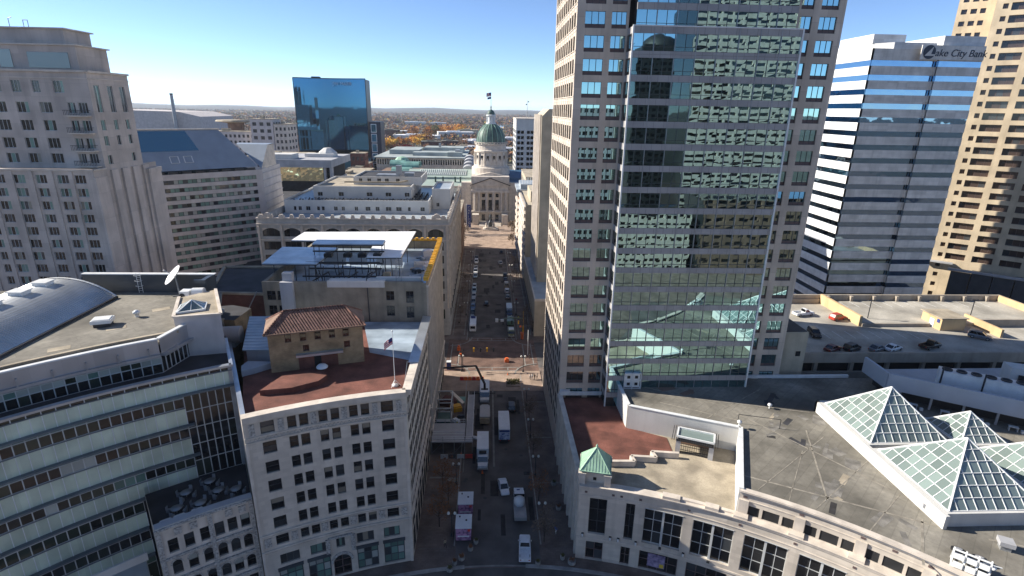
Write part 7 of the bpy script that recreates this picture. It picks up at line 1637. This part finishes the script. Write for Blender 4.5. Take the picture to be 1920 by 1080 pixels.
q = MB(); q.prism([(-1.7, 113.6), (.7, 113.6), (.7, 118.6), (-1.7, 118.6)], .8, 2.3); q.prism([(-1.7, 118.6), (.7, 118.6), (.2, 119.3), (-1.2, 119.3)], .8, 2.3); q.build('covered_box', PAINT['tan'], t); q = MB(); q.box(-1.6, 113.4, .5, .6, 113.62, 1.9); q.build('tail_gate', M['wood_board'], t); wheels(t, (-1.65, .65), (115, 116.2), .4)
t = thing('flat_trailer', 'narrow white topped trailer along the left lane beside the work zone', 'trailer', (-3.8, 117, RD))
q = MB(); q.box(-4.5, 113.8, .8, -3.1, 118, 2.2); q.box(-4.5, 118.15, .8, -3.1, 121.5, 2.1); q.build('white_container', M['truck_box'], t); q = MB(); q.box(-4.5, 111.5, .6, -3.1, 113.6, 1.7); q.bar((-3.8, 111.5, .6), (-3.8, 109.8, .5), .2); q.build('black_end', M['black'], t); wheels(t, (-4.5, -3.1), (113.6, 119.5), .4)
t = thing('tank_truck', 'grey utility truck with a round white tank in its bed', 'truck', (6.1, 84, RD))
cab(t, 6.15, 86.6, 1, 'white', 1.0, 2.0); q = MB(); q.box(5.0, 80.9, .75, 7.2, 86.4, .95); q.box(5.0, 80.9, .95, 5.12, 83.4, 1.5); q.box(7.08, 80.9, .95, 7.2, 83.4, 1.5); q.box(5.12, 80.9, .95, 7.08, 81.0, 1.5); q.build('flatbed', M['grey_metal'], t); q = MB(); q.lathe([(.95, .95), (1.0, 1.2), (1.0, 2.0), (.7, 2.3), (.25, 2.4), (.2, 2.55), (0, 2.56)], (6.1, 85.2), 18); q.build('water_tank', M['white_metal'], t); wheels(t, (5.15, 7.05), (82.2, 87.6), .42)
q = MB(); q.box(5.75, 88.3, 1.32, 6.35, 88.9, 1.34); q.build('hood_mark', M['flag_blue'], t)
mm('kiosk_print', (.42, .22, .34), .6, .6, 2.2, col2=(.10, .05, .14), fine=.5)
for i, (y0, lb) in enumerate(((83.0, 'purple printed kiosk with a white roof, the farther of the pair'), (77.0, 'purple printed kiosk with a white roof, nearer to the circle'))):
    t = thing('market_kiosk', lb, 'kiosk', (-3.9-.15*i, y0+1.6, RD), 'purple market kiosks'); x0 = -5.15-.12*i
    q = MB(); q.box(x0, y0, .25, x0+2.6, y0+3.2, 2.75); q.build('printed_wall', M['kiosk_print'], t); q = MB(); q.box(x0-.1, y0-.1, 2.75, x0+2.7, y0+3.3, 2.95); q.build('roof', M['truck_box'], t); q = MB(); q.box(x0+.3, y0-.12, 1.1, x0+2.3, y0-.02, 1.25); q.build('counter', M['white_metal'], t)
    q = MB(); q.box(x0+2.0, y0-.04, 2.1, x0+2.45, y0-.005, 2.6); q.build('red_badge', M['red_paint'], t); wheels(t, (x0+.2, x0+2.4), (y0+1.6,), .3)
    q = MB(); q.tube((x0+.6, y0+2.6, 2.95), (x0+.6, y0+2.6, 3.15), .12, n=8); q.box(x0+1.6, y0+1.6, 2.95, x0+1.9, y0+1.9, 3.05); q.build('roof_vent', M['black'], t)
t = thing('city_bus', 'white and blue minibus at the left kerb nearest the crossing', 'bus', (-4.8, 174.5, RD))
q = MB(); loft(q, [ring(y, w, .35, z) for y, w, z in ((170.4, 1.05, 2.3), (170.7, 1.15, 2.7), (178.2, 1.15, 2.75), (178.5, 1.05, 2.5))]); q.v = [(x-4.8, y, z) for x, y, z in q.v]; q.build('body', PAINT['white'], t); q = MB(); q.box(-5.97, 171, 1.4, -3.63, 178, 2.1); q.box(-5.6, 170.35, 1.3, -4.0, 170.5, 2.2); q.build('window_glass', M['car_glass'], t); q = MB(); q.box(-5.98, 171, .9, -3.62, 178, 1.25); q.box(-5.6, 176.2, 2.76, -4, 177.8, 2.9); q.build('blue_band', M['flag_blue'], t); wheels(t, (-5.75, -3.85), (172, 177), .42)
t = thing('utility_truck', 'olive green utility truck stopped at the right of the crossing', 'truck', (7.9, 168, RD))
cab(t, 7.9, 167.3, -1, 'olive', 1.0, 2.1, False); q = MB(); q.box(6.9, 167.5, .7, 8.9, 171.5, 1.6); q.build('tool_body', PAINT['olive'], t); q = MB(); q.box(7.1, 167.0, 2.2, 8.7, 168.6, 2.5); q.build('roof_rack', M['white_metal'], t); wheels(t, (7.0, 8.8), (166.4, 170.5), .42)
t = thing('lift_truck', 'green boom lift machine behind the olive utility truck', 'lift', (8.0, 178, RD))
q = MB(); q.prism([(6.9, 175.6), (9.0, 175.6), (9.3, 178), (8.8, 180.6), (7.2, 180.6), (6.8, 178)], .5, 1.9); q.build('chassis', PAINT['green'], t); q = MB(); q.bar((8, 179, 1.9), (12.2, 176.6, 2.6), .35); q.bar((8, 179, 1.9), (3.6, 176.8, 1.8), .28); q.build('boom', PAINT['olive'], t); q = MB(); q.box(2.8, 176.2, 1.3, 3.8, 177.3, 2.3); q.box(4.6, 176.4, 1.4, 5.7, 177.4, 2.0); q.build('basket', M['white_metal'], t); wheels(t, (7, 8.9), (176.4, 179.6), .45)
t = thing('box_van', 'pale blue and white van behind the green boom lift', 'van', (8.0, 189, RD)); q = MB(); q.box(7, 186.8, .6, 9, 192.6, 2.6); q.build('cargo_box', PAINT['pale_blue'], t); cab(t, 8, 186.6, -1, 'blue', 1.0, 2.2); wheels(t, (7.1, 8.9), (185.4, 191), .42)

# ================================================================== work zone on the left pavement
t = thing('sidewalk_shed', 'grey scaffold platform with rails over the left pavement', 'scaffold', (-7.8, 106.5, .13))
q = MB(); q.box(-11.9, 103, 3.0, -4.8, 109.5, 3.2); q.box(-4.6, 103, 3.0, -3.0, 122.5, 3.2); q.box(-11.9, 102.3, 2.9, -3.0, 103.0, 3.1); q.build('deck', M['grey_wall'], t)
for x in (-11.8, -9.4, -7, -4.8, -3.1):
    for y in (102.5, 109.3): q = MB(); q.tube((x, y, .13), (x, y, 4.3), .07, n=6); q.build('post', M['grey_metal'], t)
for y in (113.5, 118, 122.3):
    for x in (-4.5, -3.1): q = MB(); q.tube((x, y, .13), (x, y, 4.3), .07, n=6); q.build('post', M['grey_metal'], t)
q = MB()
for z in (3.7, 4.25):
    for a, e in (((-11.8, 102.4, z), (-3.1, 102.4, z)), ((-11.8, 104.5, z), (-5, 104.5, z)), ((-4.8, 109.4, z), (-11.8, 109.4, z)), ((-3.1, 102.4, z), (-3.1, 122.4, z)), ((-4.5, 109.4, z), (-4.5, 122.4, z))): q.bar(a, e, .07)
q.build('guard_rail', M['white_metal'], t)
q = MB(); q.bar((-11.8, 102.4, .2), (-9.4, 102.4, 3), .06); q.bar((-7, 102.4, .2), (-4.8, 102.4, 3), .06); q.build('brace', M['grey_metal'], t)
t = thing('material_hoist', 'open steel hoist frame with green netting against the beige facade', 'hoist', (-9.8, 115, .13))
for x in (-11.5, -8.2):
    for y in (110.5, 114.5, 118.5): q = MB(); q.bar((x, y, .13), (x, y, 6.4), .2); q.build('upright', M['grey_metal'], t)
q = MB()
for z in (3.2, 6.4):
    for a, e in (((-11.5, 110.5), (-8.2, 110.5)), ((-8.2, 110.5), (-8.2, 118.5)), ((-8.2, 118.5), (-11.5, 118.5)), ((-11.5, 114.5), (-8.2, 114.5))): q.bar((*a, z), (*e, z), .2)
q.bar((-11.5, 114.5, 3.2), (-8.2, 110.5, 6.4), .12); q.build('beam', M['frame_light'], t); q = MB(); q.box(-11.4, 110.6, .3, -8.4, 114.3, 3.1); q.build('netting', M['copper_dark'], t)
q = MB(); q.bar((-8.6, 119.5, 5.6), (-5.6, 116.6, 4.2), .9, .25); tag(q.build('debris_chute', M['limestone_trim'], at=(-7, 118, 4)), 'pale debris chute sloping beside the hoist frame', 'chute')
for i, (x, y, w, d, h, m_, lb, ct) in enumerate([(-6.2, 111.2, .9, .9, 1.6, 'white_metal', 'white water barrel beside the scaffold platform', 'barrel'), (-7.6, 120.5, 2.6, 2.2, 1.4, 'yellow_metal', 'yellow work machine behind the hoist', 'machine'), (-7.3, 114.2, 1.4, 2.2, 1.3, 'truck_box', 'white tool chest beside the hoist frame', 'tool chest'), (-6.3, 116.8, 1.2, 1.2, .9, 'granite_dark', 'dark rubble bin in the work zone', 'bin'), (-9.6, 123.5, 3.2, 3.4, 1.8, 'red_brick', 'dark red skip at the far end of the work zone', 'skip'), (-6.4, 124.8, 2.4, 1.8, .9, 'copper_teal', 'green tarpaulin heap by the skip', 'heap'), (-8.5, 109.9, 1.8, 1.6, .8, 'wood_board', 'stack of boards on the pavement behind the platform', 'board stack'), (-4.0, 126.2, 1.2, 1.3, 1, 'soil', 'brown spoil heap between trailer and skip', 'heap'), (-1.3, 109.4, 1.6, 1.5, .5, 'wood_board', 'tilted tan board beside the white box truck', 'board'), (-2.6, 108.2, 1.5, .9, .4, 'truck_box', 'white board lying behind the facing box truck', 'board')]):
    q = MB(); q.obox((x, y), w, d, .02, .02+h*.8, .3*i); q.obox((x+.08, y), w*.7, d*.7, .02+h*.8, .02+h, .3*i+.15); tag(q.build(ct.replace(' ', '_'), M[m_], at=(x, y, 0)), lb, ct)
for i in range(4):
    x = -9.8+i*1.75; q = MB(); q.box(x, 100.6, .13, x+1.5, 100.85, 1.0); q.box(x, 100.4, .13, x+.15, 101.1, .3); q.box(x+1.35, 100.4, .13, x+1.5, 101.1, .3); tag(q.build('barrier_board', M[['frame_light', 'granite_dark', 'frame_light', 'red_paint'][i]], at=(x, 100.7, .13)), ['grey barrier board at the building end below the platform', 'dark barrier board in the low row below the platform', 'pale barrier board beside the red one', 'red barrier board at the street end of the low row'][i], 'barrier', 'barrier boards below the platform')
for i in range(6):
    x = -7.4+i*1.1; q = MB(); q.box(x, 136.2, .02, x+1.0, 136.6, 1.0); q.prism([(x, 136), (x+1.0, 136), (x+1.0, 136.8), (x, 136.8)], .02, .3); tag(q.build('water_barrier', M['orange_paint' if i % 3 else 'red_paint'], at=(x, 136.4, 0)), 'red orange plastic barrier in the row before the crossing', 'barrier', 'orange barriers before the crossing')
t = thing('portable_toilet', 'blue portable toilet at the left corner of the crossing', 'toilet', (-10.9, 143.4, .0)); q = MB(); q.box(-11.5, 142.8, 0, -10.3, 144, 2.2); q.build('cabin', M['flag_blue'], t); q = MB(); q.prism([(-11.55, 142.75), (-10.25, 142.75), (-10.25, 144.05), (-11.55, 144.05)], 2.2, 2.35); q.build('roof', M['pale_roof'] if 'pale_roof' in M else M['truck_box'], t); q = MB(); q.box(-11.3, 142.76, .1, -10.5, 142.8, 2.0); q.build('door', M['flag_blue'], t)
def cone(x, y, lb, z=RD):
    t = thing('traffic_cone', lb, 'traffic cone', (x, y, z), 'traffic cones'); q = MB(); q.lathe([(.22, z+.04), (.05, z+.72), (0, z+.74)], (x, y), 10); q.build('cone', M['orange_paint'], t); q = MB(); q.box(x-.28, y-.28, z, x+.28, y+.28, z+.04); q.build('base', M['black'], t)
cone(-.9, 95.6, 'orange traffic cone just in front of the facing white box truck'); cone(-5.5, 101.8, 'orange traffic cone at the street corner of the scaffold'); cone(5.8, 139.2, 'orange traffic cone by the planted corner island')
q = MB(); q.box(1.3, 97.5, .012, 1.7, 131, .20); tag(q.build('lane_curb', M['concrete_line'], at=(1.5, 114, 0)), 'long low pale curb dividing the lanes beside the trucks', 'lane curb')
# ================================================================== street furniture
def lamp(x, y, lb, z=.13, h=4.6):
    t = thing('street_lamp', lb, 'street lamp', (x, y, z), 'twin globe street lamps')
    q = MB(); q.lathe([(.28, z), (.24, z+.5), (.10, z+.8), (.075, h)], (x, y), 10); q.bar((x-.55, y, h), (x+.55, y, h), .08); q.build('post', M['dark_metal'], t)
    for s in (-1, 1): q = MB(); q.lathe([(.05, h+.05), (.22, h+.15), (.26, h+.36), (.18, h+.58), (0, h+.66)], (x+s*.55, y), 10); q.build('globe', M['lamp_clear'], t)
LL = [(9.8, 80.4, 'right pavement near the white pickup'), (9.8, 94.2, 'right pavement beside the white sedan'), (9.8, 108, 'right pavement opposite the tall white truck'), (9.8, 122, 'right pavement by the black suv'), (-6.0, 78.2, 'left pavement beside the nearer kiosk'), (-6.0, 92, 'left pavement before the scaffold'), (10.2, 141, 'right corner of the crossing'), (-7.2, 141.5, 'left corner of the crossing'), (10.4, 186, 'right pavement past the boom lift'), (10.4, 212, 'right pavement by the podium'), (10.4, 236, 'right pavement opposite the cream sunshades'), (10.4, 258, 'right pavement near the far silver car'), (-7.6, 186, 'left pavement past the minibus'), (-7.6, 212, 'left pavement under the terracotta building'), (-7.6, 236, 'left pavement before the far cars'), (-7.6, 260, 'left pavement near the plaza')]
for x, y, s in LL: lamp(x, y, 'twin globe street lamp on the '+s)
def signal(x, y, s, lb, arm, n):
    t = thing('traffic_signal', lb, 'traffic signal', (x, y, .13)); q = MB(); q.tube((x, y, .13), (x, y, 6.6), .13, .09, 8); q.tube((x, y, 6.1), (x+s*arm, y, 6.4), .08, .05, 6); q.build('mast', M['dark_metal'], t)
    for k in range(n):
        xx = x+s*(arm*.35+arm*.62*k/max(1, n-1)); q = MB(); q.box(xx-.22, y-.18, 5.7, xx+.22, y+.18, 6.85); q.build('signal_head', M['yellow_metal' if k % 2 == 0 else 'dark_metal'], t)
    q = MB(); q.box(x-.9, y-.2, 4.6, x-.3, y+.1, 5.2); q.build('walk_signal', M['orange_paint'], t)
signal(-6.9, 142.6, 1, 'dark traffic signal mast with yellow heads reaching over the crossing', 9.0, 4)
signal(11.2, 163.6, -1, 'shorter traffic signal mast at the far right corner of the crossing', 3.5, 2)
q = MB(); q.tube((12.3, 152.5, .13), (12.3, 152.5, 8.2), .10, n=8); tag(q.build('banner_pole', M['white_metal'], at=(12.3, 152.5, .13)), 'bare white pole at the right side of the crossing', 'pole')
q = MB(); q.tube((12.2, 170.5, .13), (12.0, 172, 7.0), .08, n=6); q.box(11.6, 170, .13, 12.2, 171, 2.2); q.build; tag(q.build('yellow_post', M['yellow_metal'], at=(12.2, 170.5, .13)), 'yellow post and cabinet on the right pavement beyond the crossing', 'post')
q = MB(); q.box(10.9, 164.2, .13, 11.7, 165.2, 2.1); q.prism([(10.8, 164.1), (11.8, 164.1), (11.8, 165.3), (10.8, 165.3)], 2.1, 2.3); tag(q.build('orange_cabinet', M['orange_paint'], at=(11.3, 164.7, .13)), 'orange cabinet at the far right corner of the crossing', 'cabinet')
q = MB(); q.box(5.2, 147.2, .01, 6.4, 148.6, .9); q.box(5.4, 147.4, .9, 6.1, 148.2, 1.3); tag(q.build('orange_cart', M['orange_paint'], at=(5.8, 148, 0)), 'orange work cart standing in the crossing', 'cart')
q = MB(); q.box(-9.2, 155.6, .01, -8.2, 156.4, 1.1); q.tube((-8.7, 156, 1.1), (-8.7, 156, 1.7), .3, n=8); tag(q.build('orange_barrel', M['orange_paint'], at=(-8.7, 156, 0)), 'orange barrel marker at the left side of the crossing', 'barrel')
t = thing('planted_island', 'kerbed planted island with low green plants at the sunny crossing corner', 'planter', (7.2, 134.2, 0)); q = MB(); isl = [(5.2, 132.4), (8.8, 132.0), (9.4, 134.4), (7.8, 136.4), (5.0, 136)]; q.prism(isl, .01, .45); q.build('kerb', M['paving_pale'], t)
q = MB(); g = random.Random(8)
for k in range(240): x, y = g.uniform(5.4, 8.8), g.uniform(132.7, 135.8); a = g.random()*6; s = .22; q.quad((x, y, .45), (x+s*math.cos(a), y+s*math.sin(a), .5), (x+s*math.cos(a+.6), y+s*math.sin(a+.6), .8), (x, y, .75))
q.build('plants', FOL['olive_leaf'], t)
mm('planter_stone', (.30, .29, .27), .9, .2, 2)
for i, (x, y, r) in enumerate([(-4.1, 72.9, .55), (-5.9, 70.6, .55), (-2.7, 74.9, .45), (-1.8, 76.4, .4), (14.0, 71.6, .65), (12.6, 72.6, .4), (13.4, 84.5, .5), (13.3, 91.5, .5), (-5.2, 71.9, .4), (8.4, 71.5, .4)]):
    t = thing('planter_pot', ['round stone planter left of the kiosk end at the circle kerb', 'round stone planter at the left end of the circle kerb', 'pale round planter just in front of the nearer kiosk', 'smallest planter beside the kiosk corner', 'largest round planter at the right building corner', 'small planter beside the largest corner planter', 'round planter against the right facade near the street mouth', 'round planter against the right facade farther up the street', 'small pale planter between the two left kerb planters', 'small planter right of the white pickup tail'][i], 'planter', (x, y, .02), 'stone planters'); q = MB(); q.lathe([(r*.6, .02), (r, .25), (r*1.05, .8), (r*.9, .85), (r*.85, .75), (0, .74)], (x, y), 14); q.build('pot', M['planter_stone'], t)
    q = MB(); g = random.Random(i)
    for k in range(46): a, b_ = g.random()*6.28, g.random(); p = Vector((x+r*.7*b_*math.cos(a), y+r*.7*b_*math.sin(a), .8)); q.tri(p, p+Vector((g.uniform(-.3, .3), g.uniform(-.3, .3), g.uniform(.2, .6))), p+Vector((.12, .1, .1)))
    q.build('plants', FOL['olive_leaf' if i % 2 else 'rust_leaf'], t)
def bare_tree(x, y, h, seed, lb, leaf='brown_leaf'):
    g = random.Random(seed); t = thing('street_tree', lb, 'tree', (x, y, .13), 'small street trees'); q = MB(); q.tube((x, y, .13), (x, y, h*.5), .09, .06, 6); tips = []
    for k in range(9): a = k*2.39+g.random(); z = h*(.32+.06*k); e = Vector((x+math.cos(a)*h*.24, y+math.sin(a)*h*.24, z+h*.22)); q.tube((x, y, min(z, h*.5)), e, .04, .015, 4); tips.append(e)
    q.tube((x, y, h*.48), (x, y, h*.95), .05, .012, 5); q.build('trunk', M['bark'], t); q = MB()
    for k in range(420): c = g.choice(tips); p = c+Vector((g.gauss(0, .5), g.gauss(0, .5), g.gauss(0, .5))); s = .16; u = Vector((g.gauss(0, 1), g.gauss(0, 1), g.gauss(0, 1))).normalized()*s; v = u.orthogonal().normalized()*s; q.quad(p-u, p-v*.6, p+u, p+v*.6)
    q.build('crown', FOL[leaf], t)
TL = [(9.9, 87, 'by the tank truck'), (9.9, 101, 'halfway up the near right pavement'), (10.0, 115, 'near the tall white truck'), (-7.2, 86.5, 'beside the farther kiosk'), (13.4, 168.6, 'in front of the podium corner'), (13.6, 178, 'along the podium'), (-9.4, 180, 'left pavement by the minibus'), (-9.4, 200, 'left pavement under the terracotta piers'), (-9.4, 222, 'left pavement farther along'), (12.6, 225, 'under the cream sunshades'), (12.6, 246, 'under the far cream sunshades'), (-8.6, 91.5, 'between the kiosks and the scaffold'), (-8.4, 80.5, 'left of the nearer kiosk'), (9.9, 76.5, 'closest to the circle on the right pavement')]
for i, (x, y, s) in enumerate(TL): bare_tree(x, y, 5.6 if y < 130 else 6.4, i, 'small thin leaved street tree '+s, 'rust_leaf' if i in (3, 0, 11, 12) else 'brown_leaf')
for i in range(9):
    x, y = [(13.6, 295), (16.5, 318), (18.5, 340), (-13.5, 318), (-15.5, 340), (14.5, 330), (-14.5, 296), (19.5, 326), (-16.5, 329)][i]; o = copy_tree(PT['brown']); o.location = (x, y, 0); o.scale = (.5, .5, .5); o['label'] = 'small brown tree lining the pale plaza before the capitol'; o['group'] = 'brown trees around the capitol plaza'
# ================================================================== people
SK = mat('skin', (.38, .22, .15), .6, .1, 5); HR = mat('hair', (.03, .02, .015), .7, .1, 5)
CL = {c: mat('cloth_'+c, v, .9, .15, 6) for c, v in (('blue', (.03, .09, .35)), ('white', (.65, .65, .65)), ('black', (.015, .015, .018)), ('grey', (.18, .18, .19)), ('yellow', (.65, .6, .05)), ('red', (.4, .04, .04)), ('denim', (.05, .08, .16)), ('tan', (.35, .27, .18)))}
def person(x, y, rz, top, leg, lb, z=.13, stride=.25):
    t = thing('person', lb, 'person', (x, y, z)); t.rotation_euler = (0, 0, rz)
    V = [(0, 0, .95), (0, .01, 1.2), (0, 0, 1.42), (0, .01, 1.52), (0, .03, 1.66), (-.1, 0, .9), (-.11, stride*.5+.03, .5), (-.11, stride*.6-.05, .08), (-.11, stride*.6+.1, .04), (.1, 0, .9), (.11, -stride*.35+.05, .5), (.11, -stride-.02, .09), (.11, -stride+.12, .04), (-.2, 0, 1.40), (-.26, -.06, 1.13), (-.25, .08, .88), (-.24, .12, .78), (.2, 0, 1.40), (.26, .05, 1.13), (.25, .16, .9), (.24, .2, .80)]
    E_ = [(0, 1), (1, 2), (2, 3), (3, 4), (0, 5), (5, 6), (6, 7), (7, 8), (0, 9), (9, 10), (10, 11), (11, 12), (2, 13), (13, 14), (14, 15), (15, 16), (2, 17), (17, 18), (18, 19), (19, 20)]
    R_ = [.14, .14, .13, .055, .09, .10, .07, .045, .04, .10, .07, .045, .04, .07, .05, .04, .035, .07, .05, .04, .035]
    me = bpy.data.meshes.new('body'); me.from_pydata(V, E_, []); o = bpy.data.objects.new('body', me); COL.objects.link(o)
    sk = o.modifiers.new('skin', 'SKIN'); sv = me.skin_vertices[0].data
    for i, r in enumerate(R_): sv[i].radius = (r, r*.85 if i < 3 else r)
    sv[0].use_root = True; sb = o.modifiers.new('sub', 'SUBSURF'); sb.levels = 1; sb.render_levels = 1
    me2 = bpy.data.meshes.new_from_object(o.evaluated_get(bpy.context.evaluated_depsgraph_get())); COL.objects.unlink(o); bpy.data.objects.remove(o)
    for m_ in (SK, CL[top], CL[leg], M['black']): me2.materials.append(m_)
    for p in me2.polygons:
        c = p.center; p.material_index = 3 if c.z < .09 else 2 if c.z < .97 and abs(c.x) < .2 else (0 if c.z > 1.5 or (c.z < .93 and abs(c.x) > .2) else 1)
        p.use_smooth = True
    o = bpy.data.objects.new('body', me2); COL.objects.link(o); o.parent = t; o['_o'] = (0, 0, 0)
    q = MB(); q.lathe([(.09, 1.62), (.105, 1.7), (.09, 1.77), (.04, 1.8), (0, 1.805)], (0, .0), 8); h = q.build('hair', HR); h.parent = t; return t
PP = [(12.1, 78.3, 2.6, 'blue', 'white', 'person in a bright blue jacket walking on the near right pavement'), (11.9, 136.2, 0, 'white', 'black', 'person in a white top, leftmost of four in the sunny corner'), (12.5, 136.5, .4, 'white', 'denim', 'person in white, second of the four in the sunny corner'), (13.1, 136.3, -.4, 'black', 'black', 'person all in black in the sunny corner group'), (13.8, 136.6, 1, 'grey', 'black', 'person in grey at the wall end of the sunny corner group'), (12.6, 149.5, 2, 'black', 'black', 'person in black waiting at the right crossing corner'), (11.0, 181, .2, 'yellow', 'denim', 'worker in a yellow vest near the boom lift'), (-9.6, 176, 3, 'black', 'grey', 'person in black on the left pavement beside the minibus'), (-10.2, 193, 0, 'white', 'denim', 'person in a white top on the left pavement past the minibus'), (-6.9, 112.6, 1, 'yellow', 'black', 'worker in yellow between chest and barrel in the work zone'), (-8.6, 146, 1.4, 'grey', 'denim', 'person in grey crossing at the left corner'), (-7.0, 75.6, .5, 'tan', 'black', 'person in tan near the left circle kerb'), (11.2, 200, 3, 'red', 'denim', 'person in a red top on the right pavement before the podium'), (10.6, 89.5, .3, 'tan', 'grey', 'person in a tan coat standing behind the tank truck')]
for p in PP: person(*p)
# ================================================================== the air
mh = bpy.data.materials.new('haze_air'); mh.use_nodes = True
N = mh.node_tree.nodes; N.remove(N["Principled BSDF"])
pv = N.new("ShaderNodeVolumePrincipled"); pv.inputs['Color'].default_value = (.78, .87, 1.0, 1); pv.inputs['Density'].default_value = HAZE; pv.inputs['Anisotropy'].default_value = 0.2
mh.node_tree.links.new(pv.outputs[0], N["Material Output"].inputs['Volume'])
q = MB(); q.box(-27000, -3000, -1.5, 27000, 27000, 145); o = tag(q.build('haze', mh), kind='stuff')
flush_windows()
for o in list(bpy.data.objects):
    if '_o' in o: del o['_o']
